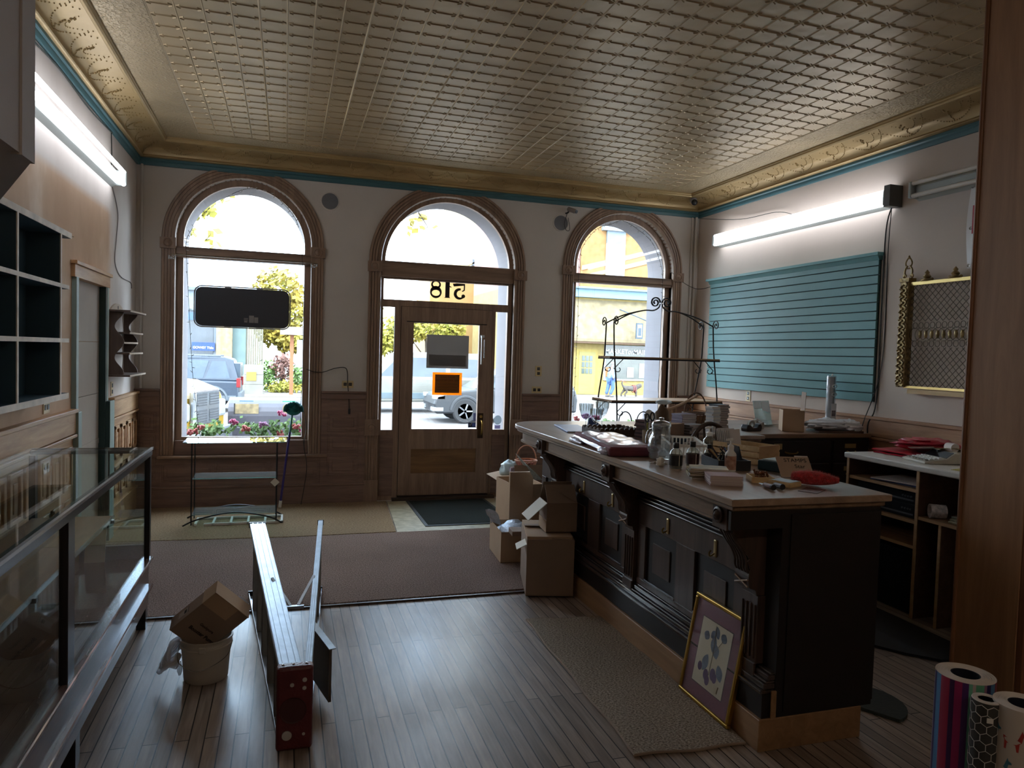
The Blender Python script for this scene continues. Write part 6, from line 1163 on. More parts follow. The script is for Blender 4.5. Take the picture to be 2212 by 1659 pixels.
for j in range(nr + 1):
    for i in range(8):
        u0 = (i + .5 * (j % 2)) * W_; z0 = j * 1.5 * s
        for p, q in (((0, s), (W_ / 2, s / 2)), ((0, s), (-W_ / 2, s / 2)), ((W_ / 2, s / 2), (W_ / 2, -s / 2))):
            if z0 + max(p[1], q[1]) < hh: b.tube([cylp(u0 + p[0] + (q[0] - p[0]) * k / 3, z0 + p[1] + (q[1] - p[1]) * k / 3) for k in range(4)], .0011, 4, caps=False)
b.build('honeycomb_lines', mat('hex_white', (206, 202, 196), .5), tH); MB(TM((ch[0], ch[1], 0), 0, 0, -125)).box(rh - .001, rh + .0015, -.008, .008, hh - .055, hh - .04).build('tape_piece', WHITEP, tH)
DEER = [[(0, 0), (.006, 0), (.008, .022), (.034, .022), (.038, 0), (.044, 0), (.046, .03), (.052, .036), (.056, .056), (.066, .058), (.064, .064), (.056, .068), (.052, .078), (.049, .068), (.045, .056), (.040, .042), (.006, .042), (-.004, .046), (-.004, .038), (.0, .03)]]
dc = [mat('deer_red', (176, 56, 50), .6), mat('deer_green', (44, 110, 60), .6), mat('deer_blue', (74, 130, 150), .6)]; cl, rl = (2.125, 1.567), .075
def deerprint(b):
    vf = shape2d(DEER, .0004); b.M = None
    for j in range(6):
        for i in range(7):
            a0 = R(-250 + i * 51 + (j % 2) * 25); z0 = .02 + j * .092; b.m = 1 + (i + j) % 3
            b.add([(cl[0] + (rl + p[2] + .0004) * math.cos(a0 + p[0] * .85 / rl), cl[1] + (rl + p[2] + .0004) * math.sin(a0 + p[0] * .85 / rl), z0 + p[1] * .85) for p in vf[0]], vf[1])
tL, M_ = wraproll('thick white gift wrap roll with coloured deer, rightmost in the foreground', cl, rl, .60, [mat('wrap_white', (206, 196, 184), .5, var=.05)] + dc, extra=deerprint)
def xmat(n, c, *a, **k):
    if k.get('c2'): k['c2'] = [v * .72 for v in k['c2']]
    k['coat'] = k.get('coat', 0) * .3; return mat(n, [v * .72 for v in c], *a, **k)
# ------------------------------------------------------------------ the street outside
G = -.57
ASPH = xmat('asphalt', (128, 122, 120), .9, var=.12, vs=4); CONC = xmat('concrete', (150, 140, 128), .9, var=.08, vs=2)
struct(MB().box(-30, 40, D + .5, 31.5, G - .2, G).build('floor_street', ASPH)); struct(MB().box(-30, 40, 31.5, 60, G - .2, G + .12).build('floor_sidewalk', CONC)); struct(MB().box(-30, 40, D + .5, 11.2, G, G + .14).build('floor_near_sidewalk', CONC))
def leaves(b, c, r, n, s, seed, flat=.0, shell=.5):
    q = random.Random(seed)
    for _ in range(n):
        u = Vector((q.gauss(0, 1), q.gauss(0, 1), q.gauss(0, 1))).normalized() * (shell + (1 - shell) * q.random()); p = Vector((c[0] + u.x * r[0], c[1] + u.y * r[1], c[2] + u.z * r[2]))
        a = Vector((q.uniform(-1, 1), q.uniform(-1, 1), q.uniform(-1, .4))).normalized(); w = a.orthogonal().normalized() * s * q.uniform(.3, .5); a = a * s * q.uniform(.7, 1.2)
        b.add([p, p + a * .5 + w, p + a, p + a * .5 - w], [(0, 1, 2, 3)])
YL = xmat('leaf_yellow', (196, 160, 50), .8, var=.4, vs=.9, c2=(150, 150, 52)); YG = xmat('leaf_lime', (168, 176, 60), .8, var=.3, vs=1.2, c2=(204, 178, 70)); GR = xmat('leaf_green', (84, 122, 52), .8, var=.4, vs=6, c2=(126, 160, 74)); BARK = xmat('bark', (84, 72, 62), .9, var=.2); PKL = xmat('leaf_plum', (140, 96, 84), .8, var=.3, vs=4)
def tree(label, base, h, blobs, m, n, s, seed, tr=.12, name='tree'):
    t = thing(name, label, 'tree', base); b = MB(); b.tube([base, (base[0] + .1, base[1], base[2] + h * .5), (base[0], base[1], base[2] + h)], [tr, tr * .8, tr * .4], 8)
    for k, bl in enumerate(blobs): b.tube([(base[0], base[1], base[2] + h * .6), (bl[0], bl[1], bl[2])], [tr * .4, tr * .1], 5)
    b.build('trunk', BARK, t); b = MB()
    for k, bl in enumerate(blobs): leaves(b, bl[:3], bl[3:], n, s, seed + k)
    b.build('foliage', m, t, recalc=False); return t
tree('golden yellow autumn tree across the street seen through the left window', (-.2, 40, G), 4.5, [(-.4, 40, 4.6, 1.3, 1.2, 1.2), (.5, 40, 3.4, 1.5, 1.2, 1.3), (-.6, 40, 2.6, 1.1, 1.1, .9), (.6, 39.6, 2.0, 1.3, 1.0, .7)], YL, 700, .30, 1)
tree('yellow green tree across the street seen through the door glass', (7.6, 41, G), 3.0, [(6.3, 41, 2.9, 1.6, 1, .8), (8.2, 41, 3.1, 1.8, 1, .9), (9.0, 41, 2.6, .9, 1, .9), (5.4, 41, 2.1, .9, 1, .8)], YG, 600, .28, 11)
tree('slim pale yellow tree behind the left sidelight of the door', (4.9, 43, G), 4.0, [(4.7, 43, 3.6, .8, .8, 1.0), (4.5, 43, 2.6, .9, .8, .9)], YG, 400, .26, 21)
for k, (x, z, rx, rz, m, lb) in enumerate(((-.75, .35, .55, .75, GR, 'green bush left in the garden bed across the street'), (-.15, .75, .6, .65, PKL, 'reddish plum bush in the middle of the garden bed'), (.75, .3, .7, .7, GR, 'green bush right of the orange post in the garden bed'), (.0, -.2, 1.0, .3, YG, 'low lime green plants edging the garden bed'))):
    t = thing('bush', lb, 'bush', (x, 35, G + .12)); b = MB(); leaves(b, (x, 35 - .2 * k, z), (rx, .5, rz), 420, .16, 31 + k, 0, .35); b.build('foliage', m, t, recalc=False); MB().tube([(x, 35, G + .12), (x, 35, z)], .03, 5).build('stem', BARK, t)
def limb(label, base, arms, m, seed, n):
    t = thing('street_tree', label, 'tree', base); b = MB(); b.tube([base, (base[0], base[1], 4.2), (base[0] + .1, base[1], 6.5)], [.13, .11, .06], 8); q = random.Random(seed); tips = []
    for a in arms:
        p = smoothpath([(base[0], base[1], a[0])] + list(a[1]), 5); b.tube(p, [.045 * (1 - .85 * i / (len(p) - 1)) for i in range(len(p))], 5); tips += p[len(p) // 2:]
        for i in range(4, len(p), 2): v = Vector(p[i]); e = v + Vector((q.uniform(-.35, .35), q.uniform(-.2, .2), q.uniform(-.4, .1))); b.tube([v, e], [.01, .004], 4); tips.append(tuple(e))
    b.build('trunk', BARK, t); b = MB()
    for p in tips:
        if q.random() < .75: leaves(b, p, (.17, .15, .17), n, .15, q.randint(0, 9999), 0, .2)
    b.build('foliage', m, t, recalc=False)
limb('street tree whose lime green twigs hang into the arch of the left window', (-2.9, 11.2, G + .14), [(4.6, [(-2.0, 11.2, 4.9), (-1.3, 11.2, 4.4), (-1.08, 11.2, 3.9), (-1.12, 11.2, 3.55)]), (4.8, [(-1.9, 11.3, 5.2), (-1.0, 11.3, 4.7), (-.75, 11.3, 4.2), (-.72, 11.3, 4.0)])], YG, 5, 9)
limb('street tree whose thin branches droop behind the fanlight over the door', (1.02, 12.2, G), [(4.9, [(1.6, 12.2, 5.1), (1.9, 12.2, 4.6), (2.0, 12.2, 4.1), (2.25, 12.2, 3.7)]), (5.2, [(1.7, 12.2, 5.3), (2.3, 12.2, 4.9), (2.6, 12.2, 4.5)]), (4.7, [(1.5, 12.2, 4.7), (1.7, 12.2, 4.4), (1.85, 12.2, 4.0)])], YL, 8, 4)
# window boxes
PINKF = xmat('petal_pink', (206, 64, 120), .6, var=.2, vs=30); REDF = xmat('petal_coral', (206, 92, 84), .6, var=.2, vs=30); MAUV = xmat('petal_mauve', (190, 120, 170), .6, var=.2)
def wbox(label, x0, x1, zt_, seed, dens, fl_):
    t = thing('flower_box', label, 'flower box', ((x0 + x1) / 2, 8.5, G + .14)); MB().box(x0, x1, 8.35, 8.65, G + .14, zt_ - .22).build('planter', xmat('planter_dark', (70, 62, 58), .7), t); b = MB(); r = random.Random(seed)
    for k in range(dens): leaves(b, (r.uniform(x0, x1), r.uniform(8.4, 8.65), zt_ - .14 + r.uniform(-.06, .1)), (.09, .09, .09), 26, .055, seed * 100 + k, 0, .1)
    b.build('foliage', GR, t, recalc=False)
    for x, z, rr, m in fl_:
        b = MB(); [b.sph((x + r.uniform(-rr, rr), 8.42 + r.uniform(-rr, rr), z + r.uniform(-rr, rr) * .6), .017, 6, 4) for _ in range(14)]; b.build('blossom', m, t, smooth=60)
wbox('window box of pink geraniums outside the left window', -1.15, .34, .78, 3, 34, [(-.53, .77, .035, PINKF), (-.03, .86, .05, PINKF), (-.95, .66, .05, REDF), (-.40, .70, .04, REDF), (-.22, .74, .045, MAUV), (.12, .72, .04, REDF), (.20, .66, .04, PINKF), (-.05, .64, .04, REDF), (-.86, .71, .03, REDF)])
wbox('window box with mauve flowers outside the right window', 3.0, 4.5, .80, 4, 26, [(3.50, .82, .03, REDF), (3.62, .85, .035, MAUV), (3.68, .84, .035, MAUV), (3.78, .83, .03, PINKF)])
# grey barrel topped street bin
t = thing('street_bin', 'long dark grey barrel topped bin with label plates on the near sidewalk', 'bin', (-.35, 15.6, G)); BN = xmat('bin_grey', (74, 72, 82), .5, .2, var=.1)
MB().prism([(15.2, G), (16.2, G), (16.2, .30)] + [(15.7 + .5 * math.cos(R(a)), .22 + .34 * math.sin(R(a))) for a in range(0, 181, 15)] + [(15.2, .22)], 0, -1.07, .42).build('shell', BN, t, bevel=.02)
MB().box(-.94, -.50, 15.20, 15.235, .265, .46).build('notice_plate', xmat('notice_tan', (150, 132, 96), .7, var=.4, vs=12), t); MB().box(-.96, -.94, 15.19, 15.24, .26, .47).build('plate_edge', BLACK, t); MB().lathe([(0, -.01), (.10, -.01), (.10, .02)], (.05, 15.22, .37), 20, 1).build('round_plate', MATS['notice_tan'], t)
MB().box(-.86, -.60, 15.25, 15.28, .50, .525).build('blue_strip', xmat('strip_blue', (84, 120, 160), .5), t); MB().box(-.05, .20, 15.25, 15.28, .50, .525).build('green_strip', xmat('strip_green', (70, 150, 120), .5), t); MB().box(-.9, .2, 15.19, 15.2, -.02, .0).build('hatch_line', xmat('bin_light', (140, 140, 146), .5), t)
# ------------------------------------------------------------------ vehicles
TYRE = xmat('tyre', (40, 40, 42), .8); RIM = xmat('alloy_rim', (150, 152, 156), .35, .5); CGLS = xmat('car_glass', (60, 76, 92), .25, .0, var=.3, vs=1.5, coat=.5)
def wheel(t, M, x, y, r, s):
    w = MB(M); w.lathe([(r * .62, -.1), (r * .9, -.11), (r, -.08), (r, .08), (r * .9, .11), (r * .62, .1)], (x, y, r), 24, 1); q = w.build('wheel', TYRE, t, smooth=40)
    w = MB(M); w.lathe([(0, s * .085), (r * .2, s * .09), (r * .62, s * .07), (r * .64, s * .1), (r * .6, s * .1)], (x, y, r), 24, 1); w.build('rim', RIM, q, smooth=40, recalc=False)
    w = MB(M)
    for k in range(5): a = 2 * PI * k / 5; w.tube([(x + .1 * r * math.cos(a), y + s * .095, r + .1 * r * math.sin(a)), (x + .6 * r * math.cos(a), y + s * .1, r + .6 * r * math.sin(a))], r * .07, 5)
    w.build('spokes', RIM, q)
def car(label, M, paint, low, cab, wins, L, W, wx, wr, clad=None, front=None, rear=None):
    t = thing('car', label, 'car', tuple(M @ Vector((0, 0, 0)))); MB(M).prism(low, 1, -W / 2, W / 2).build('body', paint, t, bevel=.06, seg=2)
    n = len(cab); v = [(x, -W / 2 + .06, z) if z < cab[0][1] + .05 else (x, -W / 2 + .2, z) for x, z in cab] + [(x, W / 2 - .06, z) if z < cab[0][1] + .05 else (x, W / 2 - .2, z) for x, z in cab]; b = MB(M); b.add(v, [tuple(range(n)), tuple(range(2 * n - 1, n - 1, -1))] + [(i, (i + 1) % n, (i + 1) % n + n, i + n) for i in range(n)]); b.build('cabin', paint, t, bevel=.04, seg=2)
    z0 = cab[0][1]; zm = max(z for _, z in cab)
    for wn in wins:
        for s in (-1, 1): MB(M).add([(x, s * (W / 2 - .055 - .14 * max(0, (z - z0)) / (zm - z0)), z) for x, z in wn], [tuple(range(len(wn)))]).build('side_window', CGLS, t, recalc=False)
    for x in wx:
        for s in (-1, 1):
            wheel(t, M, x, s * (W / 2 - .1), wr, s)
            if clad: b = MB(M); b.tube([(x + (wr + .07) * math.cos(R(a)), s * (W / 2 + .0), wr + (wr + .07) * math.sin(R(a))) for a in range(-5, 186, 12)], .05, 6); b.build('wheel_arch', clad, t, smooth=60)
    for key, x0, x1, y0, y1, za, zb, m in (front or []) + (rear or []):
        for s in (-1, 1):
            if y0 < 0 and s == 1: continue
            ya_, yb_ = (y0, y1) if y0 < 0 else sorted((s * y0, s * y1)); MB(M).box(x0, x1, ya_, yb_, za, zb).build(key, m, t, bevel=.01)
    return t
NAVYP = xmat('car_navy', (40, 56, 76), .45, .0, coat=.6, var=.05); SILV = xmat('car_silver', (150, 150, 142), .3, .3, coat=.4, var=.05); BLKP = xmat('car_black', (34, 38, 44), .45, .0, coat=.6, var=.05); CLADM = xmat('cladding', (96, 104, 112), .6); LAMPR = xmat('lamp_red', (150, 24, 30), .3); LAMPW = xmat('lamp_clear', (196, 202, 206), .2, .2)
M = TM((-1.42, 26, G), 0, 0, 180)
lowS = [(.05, .38), (.0, .55), (.02, 1.02), (3.3, 1.08), (4.25, 1.0), (4.45, .8), (4.45, .4)]
car('dark blue sport utility car parked across the street, seen from its rear left', M, NAVYP, lowS, [(.03, 1.02), (3.2, 1.05), (2.55, 1.70), (1.9, 1.79), (.5, 1.80), (.22, 1.72)], [[(.30, 1.10), (1.05, 1.10), (.85, 1.66), (.45, 1.66)], [(1.12, 1.10), (1.95, 1.10), (1.95, 1.68), (.95, 1.68)], [(2.05, 1.10), (2.95, 1.10), (2.45, 1.64), (2.05, 1.67)]], 4.45, 1.85, (.82, 3.55), .38, CLADM,
    rear=[('tail_lamp', -.02, .10, .66, .935, .82, 1.12, LAMPR), ('bumper', -.06, .1, -.92, .92, .42, .66, CLADM), ('rear_window', -.005, .18, -.72, .72, 1.15, 1.6, CGLS)], front=[('roof_rail', .6, 2.4, .62, .68, 1.80, 1.85, CLADM), ('side_sill', .1, 4.4, .9, .945, .38, .55, CLADM)])
M = TM((1.75, 26.2, G)); lowV = [(0, .45), (.02, .85), (.35, 1.05), (1.2, 1.25), (5.3, 1.25), (5.35, .9), (5.35, .4), (.2, .38)]
car('silver van parked across the street behind the black car', M, SILV, lowV, [(1.0, 1.2), (5.32, 1.22), (5.2, 2.05), (4.9, 2.14), (2.3, 2.14), (1.9, 2.05)], [[(1.35, 1.28), (2.15, 1.28), (2.15, 1.95), (2.0, 1.95)], [(2.3, 1.28), (3.7, 1.28), (3.7, 1.95), (2.3, 1.95)], [(3.85, 1.28), (5.1, 1.28), (5.0, 1.93), (3.85, 1.95)]], 5.35, 2.0, (1.0, 4.3), .36, None, front=[('lower_stripe', .3, 5.3, .99, 1.01, .5, .72, xmat('stripe_blue', (100, 116, 124), .4)), ('head_lamp', -.02, .2, .7, .98, .75, .95, LAMPW), ('bumper', -.04, .2, -.95, .95, .4, .6, xmat('van_bumper', (110, 108, 104), .5))])
M = TM((4.28, 22.4, G)); lowB = [(.06, .3), (.0, .6), (.08, .86), (.7, 1.0), (1.5, 1.08), (4.6, 1.1), (4.68, .8), (4.65, .35)]
car('black sport utility car parked nose left in front of the silver van', M, BLKP, lowB, [(1.25, 1.05), (4.6, 1.08), (4.4, 1.55), (3.9, 1.70), (2.6, 1.72), (2.1, 1.62)], [[(1.75, 1.12), (2.5, 1.12), (2.5, 1.6), (2.2, 1.56)], [(2.6, 1.12), (3.5, 1.12), (3.5, 1.62), (2.6, 1.62)], [(3.6, 1.12), (4.4, 1.12), (4.2, 1.52), (3.6, 1.6)]], 4.68, 1.85, (.98, 3.75), .38, xmat('arch_grey', (64, 66, 70), .6), front=[('head_lamp', -.0, .35, .6, .925, .74, .86, LAMPW), ('fog_trim', -.03, .3, .55, .93, .38, .5, LAMPW), ('windshield', 1.55, 1.6, -.6, .6, 1.1, 1.15, CGLS)])
# yellow pickup nose
YEL = xmat('truck_yellow', (190, 148, 26), .3, .1, coat=.5, var=.08); t = thing('truck', 'yellow pickup truck with chrome grille parked at an angle outside the left window', 'truck', (-1.9, 13.9, G)); M = TM((-1.38, 13.7, G), 0, 0, -18)
MB(M).prism([(-3.2, .5), (-3.2, 1.55), (-1.9, 1.6), (-.5, 1.52), (-.12, 1.38), (-.05, 1.25), (0, .95), (0, .45)], 1, -.98, .98).build('hood_and_fender', YEL, t, bevel=.09, seg=3); MB(M).prism([(-3.2, 1.5), (-1.9, 1.58), (-2.6, 2.05), (-3.2, 2.1)], 1, -.85, .85).build('cab', YEL, t, bevel=.05); MB(M).add([(-1.95, -.75, 1.62), (-1.95, .75, 1.62), (-2.57, .7, 2.03), (-2.57, -.7, 2.03)], [(0, 1, 2, 3)]).build('windshield', CGLS, t)
g_ = MB(M).box(-.02, .10, -.50, .50, .78, 1.40).build('grille_frame', xmat('chrome_bright', (196, 200, 204), .2, .8), t, bevel=.04, seg=2); GD = xmat('grille_dark', (60, 62, 66), .5)
for y0, y1 in ((-.44, -.05), (.05, .44)):
    for z0, z1 in ((.84, 1.05), (1.12, 1.33)): h = MB(M).box(.09, .105, y0, y1, z0, z1).build('grille_opening', GD, g_); b = MB(M); [b.box(.104, .112, y0, y1, z0 + .02 + .045 * k, z0 + .035 + .045 * k) for k in range(4)]; b.build('grille_bars', MATS['chrome_bright'], g_)
for s in (-1, 1): ya_, yb_ = sorted((s * .52, s * .95)); l_ = MB(M).box(-.35, .035, ya_, yb_, .86, 1.18).build('head_lamp', LAMPW, t, bevel=.05, seg=2); MB(M).box(-.36, -.34, *sorted((s * .8, s * .985)), 1.0, 1.12).build('side_marker', REDF, l_)
MB(M).box(-.05, .16, -.98, .98, .38, .70).build('bumper', MATS['chrome_bright'], t, bevel=.05, seg=2)
for s in (-1, 1): wheel(t, M, -.95, s * .88, .42, s)
# ------------------------------------------------------------------ buildings across the street
YB = xmat('brick_yellow', (168, 142, 76), .9, var=.15, vs=6, c2=(186, 162, 96)); OB = xmat('brick_orange', (158, 112, 60), .9, var=.15, vs=5, c2=(176, 132, 80)); PB = xmat('brick_pink', (176, 126, 116), .9, var=.12); CORN = xmat('cornice_blue', (120, 150, 164), .7, var=.06); SHG = xmat('shingles', (128, 112, 82), .9, var=.35, vs=3, c2=(166, 148, 112)); WTR = xmat('white_trim', (196, 198, 200), .6, var=.03); DGL = xmat('shop_glass', (84, 88, 86), .15, var=.5, vs=1.2, c2=(112, 114, 104)); YD = xmat('door_yellow', (172, 158, 84), .6, var=.05)
yb_ = 36.0; t = thing('shop_building', 'yellow and orange brick shop building across the street with teal cornice', 'building', (16, yb_, G + .12)); MB().box(10.6, 23, yb_, yb_ + 6, G + .12, 5.0).build('lower_wall', YB, t); MB().box(14.95, 23, yb_ + .1, yb_ + 6, 5.0, 12).build('upper_wall', OB, t); MB().box(10.6, 14.9, yb_ + .05, yb_ + 6, 5.0, 12).build('side_wing', PB, t)
b = MB(); b.box(14.2, 23, yb_ - .35, yb_ + .1, 4.75, 4.95); b.box(14.2, 23, yb_ - .25, yb_ + .1, 4.95, 5.2); b.box(14.2, 23, yb_ - .4, yb_ + .1, 5.2, 5.3); b.build('cornice', CORN, t); MB().prism([(yb_ + .0, 4.65), (yb_ - .75, 2.55), (yb_ - .75, 2.40), (yb_, 2.40)], 0, 13.4, 22).build('shingle_awning', SHG, t); MB().box(13.4, 22, yb_ - .72, yb_, 2.30, 2.42).build('awning_soffit', xmat('soffit_brown', (104, 76, 52), .8), t)
MB().prism([(15, 6.2), (21.5, 8.0), (21.5, 8.25), (15, 6.45)], 1, yb_ + .04, yb_ + .11).build('painted_band', xmat('band_cream', (190, 166, 112), .9), t); MB().prism([(15, 5.7), (21.5, 7.5), (21.5, 7.62), (15, 5.82)], 1, yb_ + .04, yb_ + .11).build('painted_band', MATS['band_cream'], t)
u = MB().box(16.40, 17.50, yb_ - .0, yb_ + .12, 6.0, 7.75).build('upper_window', WTR, t); [MB().box(16.50 + .31 * i, 16.76 + .31 * i, yb_ - .02, yb_ + .0, 6.12 + .39 * j, 6.46 + .39 * j).build('pane', xmat('pane_grey', (128, 150, 152), .15), u) for i in range(3) for j in range(4)]
MB().box(16.4, 17.5, yb_ - .01, yb_ + .12, 7.75, 8.4).build('window_panel', xmat('panel_grey', (126, 140, 150), .7), t); b = MB(); b.box(16.1, 17.85, yb_ - .15, yb_ + .1, 8.4, 8.6); b.box(16.2, 17.75, yb_ - .08, yb_ + .1, 8.6, 8.95); b.box(16.0, 17.95, yb_ - .2, yb_ + .1, 8.95, 9.1); b.build('window_hood', xmat('hood_blue', (150, 164, 172), .6), t)
d_ = MB().box(15.0, 15.95, yb_ - .03, yb_ + .05, G + .14, 1.85).build('door', YD, t); MB().box(14.85, 16.1, yb_ - .01, yb_ + .05, G + .14, 2.0).build('door_frame', xmat('frame_yellow', (186, 160, 70), .7), t); [MB().box(15.16 + .22 * i, 15.33 + .22 * i, yb_ - .05, yb_ - .03, .68 + .34 * j, .96 + .34 * j).build('pane', xmat('pane_dark', (96, 108, 104), .2), d_) for i in range(3) for j in range(3)]
s_ = MB().box(16.55, 19.15, yb_ - .02, yb_ + .04, .42, 2.18).build('shop_window', DGL, t); b = MB(); b.box(16.45, 19.25, yb_ - .06, yb_ + .02, 2.18, 2.26); b.box(16.45, 19.25, yb_ - .08, yb_ + .02, .34, .42); b.box(16.45, 16.55, yb_ - .06, yb_ + .02, .42, 2.18); b.box(19.15, 19.25, yb_ - .06, yb_ + .02, .42, 2.18); b.build('window_frame', WTR, s_)
b = MB(); b.raw(text2d('MARKET', .36, .01, 'CENTER', 0, .008), front(17.17, yb_ - .04, 1.80)); b.raw(text2d('on', .38, .01, 'CENTER', .35, .004), front(18.02, yb_ - .04, 1.80)); b.raw(text2d('MAIN', .36, .01, 'CENTER', 0, .006), front(18.63, yb_ - .04, 1.80)); b.build('shop_lettering', xmat('letter_white', (232, 232, 232), .6), s_)
for x, z, w, h, m, nm in ((16.75, .55, .5, .5, xmat('pumpkin', (176, 108, 50), .7), 'orange_display'), (18.05, .52, .4, .55, WTR, 'white_cushion'), (18.75, .5, .35, .8, WTR, 'white_board')): MB().box(x - w / 2, x + w / 2, yb_ - .05, yb_ - .03, z, z + h).build(nm, m, s_)
q = MB().box(17.72, 18.12, yb_ - 1.2, yb_ - 1.14, 2.62, 3.45).build('hanging_sign', xmat('sign_navy', (70, 84, 96), .6), t); MB().box(17.79, 18.05, yb_ - 1.22, yb_ - 1.2, 2.7, 3.37).build('sign_face', WTR, q); MB().box(17.83, 18.01, yb_ - 1.235, yb_ - 1.22, 2.78, 3.2).build('sign_block', MATS['sign_navy'], q); MB().tube([(17.2, yb_ - .2, 4.2), (18.3, yb_ - 1.2, 3.6)], .03, 6).build('sign_bracket', MATS['sign_navy'], q)
GYB = xmat('building_grey', (132, 142, 152), .8, var=.06); t = thing('office_building', 'grey flat roofed office building across the street with blue window sign', 'building', (-5, 37, G + .12)); MB().box(-12, -2.95, 37, 42, G + .12, 4.25).build('wall', GYB, t); b = MB(); b.box(-12, -2.9, 36.85, 37.05, 4.15, 4.3); b.box(-12, -2.9, 36.9, 37.0, 3.2, 3.25); b.build('parapet', xmat('parapet', (110, 120, 130), .7), t)
w_ = MB().box(-6.5, -3.3, 36.96, 37.0, .3, 2.9).build('window', xmat('office_glass', (64, 70, 78), .12, var=.5, vs=1.0), t); MB().box(-6.5, -3.3, 36.93, 36.97, 2.75, 3.1).build('window_header', xmat('header_blue', (64, 96, 130), .6), w_); q = MB().box(-4.22, -3.22, 36.90, 36.94, 1.33, 1.72).build('blue_sign', xmat('sign_blue', (22, 66, 170), .5), w_); b = MB(); b.raw(text2d('GOWEY Title', .155, .01, 'CENTER', 0, .004), front(-3.72, 36.88, 1.42)); b.build('sign_lettering', MATS['letter_white'], q)
MB().box(-3.15, -2.45, 36.8, 37.2, G + .12, 2.9).build('brick_pillar', xmat('pillar_brick', (176, 148, 112), .9, var=.3, vs=5), t); MB().box(-2.45, -1.85, 37.1, 37.4, G + .12, 2.9).build('green_wall', xmat('wall_sage', (112, 134, 132), .8), t); b = MB(); [b.box(-1.85 + .1 * k, -1.77 + .1 * k, 37.2, 37.26, G + .12, 2.6) for k in range(8)]; b.build('slat_screen', xmat('slat_grey', (128, 122, 104), .8), t)
t = thing('stone_planter', 'grey stone block planter wall beside the parked dark blue car', 'planter', (-1.25, 33.2, G + .12)); [MB().box(-1.75 + .02 * k, -.92, 33.0, 33.5, G + .12 + .42 * k, G + .53 + .42 * k).build('stone_course', xmat('stone_grey', (150, 146, 136), .9, var=.15), t) for k in range(3)]; MB().box(-1.6, -1.2, 32.98, 33.0, .12, .5).build('yellow_notice', xmat('notice_yellow', (170, 140, 60), .7), t)
t = thing('information_kiosk', 'roofed wooden notice kiosk with orange post and white board', 'kiosk', (.3, 33, G + .12)); OR = xmat('orange_post', (168, 104, 62), .7)
MB().box(.16, .32, 32.9, 33.06, G + .12, 2.15).build('post', OR, t); MB().box(1.5, 1.66, 32.9, 33.06, G + .12, 2.15).build('post', OR, t); MB().prism([(32.5, 2.15), (33.5, 2.15), (33.0, 2.5)], 0, -.25, 2.0).build('roof', xmat('kiosk_roof', (170, 156, 142), .8), t); MB().box(.45, 1.45, 32.95, 33.02, .75, 1.95).build('notice_board', xmat('board_white', (206, 202, 194), .7), t)
t = thing('brick_building', 'large tan brick building far behind the door transom', 'building', (12, 45, G + .12)); MB().box(8.55, 14.6, 45, 50, G + .12, 6.4).build('wall', xmat('brick_tan', (186, 142, 84), .9, var=.1, vs=1.2, c2=(196, 158, 96)), t); MB().prism([(10.2, 6.4), (10.5, 6.7), (14.6, 9.2), (14.6, 6.4)], 1, 45.5, 50).build('white_gable', xmat('gable_white', (206, 206, 204), .8), t); MB().prism([(10.3, 6.66), (14.6, 9.26), (14.6, 9.36), (10.3, 6.76)], 1, 45.3, 45.5).build('coping', xmat('coping', (170, 152, 112), .8), t); MB().box(11.3, 11.75, 45.3, 45.9, 7.2, 7.6).build('vent', GYB, t)
t = thing('tall_building', 'tall pale yellow brick building showing in the fanlight', 'building', (14, 54, G + .12)); MB().box(12.4, 21, 54, 60, G + .12, 18).build('wall', xmat('brick_pale', (196, 176, 112), .9, var=.2, vs=2.0, c2=(206, 192, 150)), t); MB().box(12.2, 21, 53.8, 54.05, 17.2, 17.6).build('cornice', CORN, t)
# ------------------------------------------------------------------ passer-by and dog
def skinned(name, verts, edges, radii, m, parent, sub=1):
    W = WM[parent].inverted(); me = bpy.data.meshes.new(name); me.from_pydata([tuple(W @ Vector(v)) for v in verts], edges, []); o = bpy.data.objects.new(name, me); COL.objects.link(o)
    bm = bmesh.new(); bm.from_mesh(me); ly = bm.verts.layers.skin.verify(); bm.verts.ensure_lookup_table()
    for v, r in zip(bm.verts, radii): v[ly].radius = (r, r)
    bm.verts[0][ly].use_root = True; bm.to_mesh(me); bm.free(); o.modifiers.new('Skin', 'SKIN'); s = o.modifiers.new('Sub', 'SUBSURF'); s.levels = sub; s.render_levels = sub
    dg = bpy.context.evaluated_depsgraph_get(); dg.update(); m2 = bpy.data.meshes.new_from_object(o.evaluated_get(dg)); o.modifiers.clear(); o.data = m2; bpy.data.meshes.remove(me); m2.materials.clear(); m2.materials.append(m); m2.polygons.foreach_set('use_smooth', [True] * len(m2.polygons)); o.parent = parent; WM[o] = WM[parent]; return o
px, py, pz = 15.98, 34.0, G + .13; t = thing('person', 'person in blue plaid shirt and jeans walking a dog past the shop window', 'person', (px, py, pz)); SKIN = xmat('skin', (150, 130, 122), .6)
V = lambda dx, dz, dy=0: (px + dx, py + dy, pz + dz)
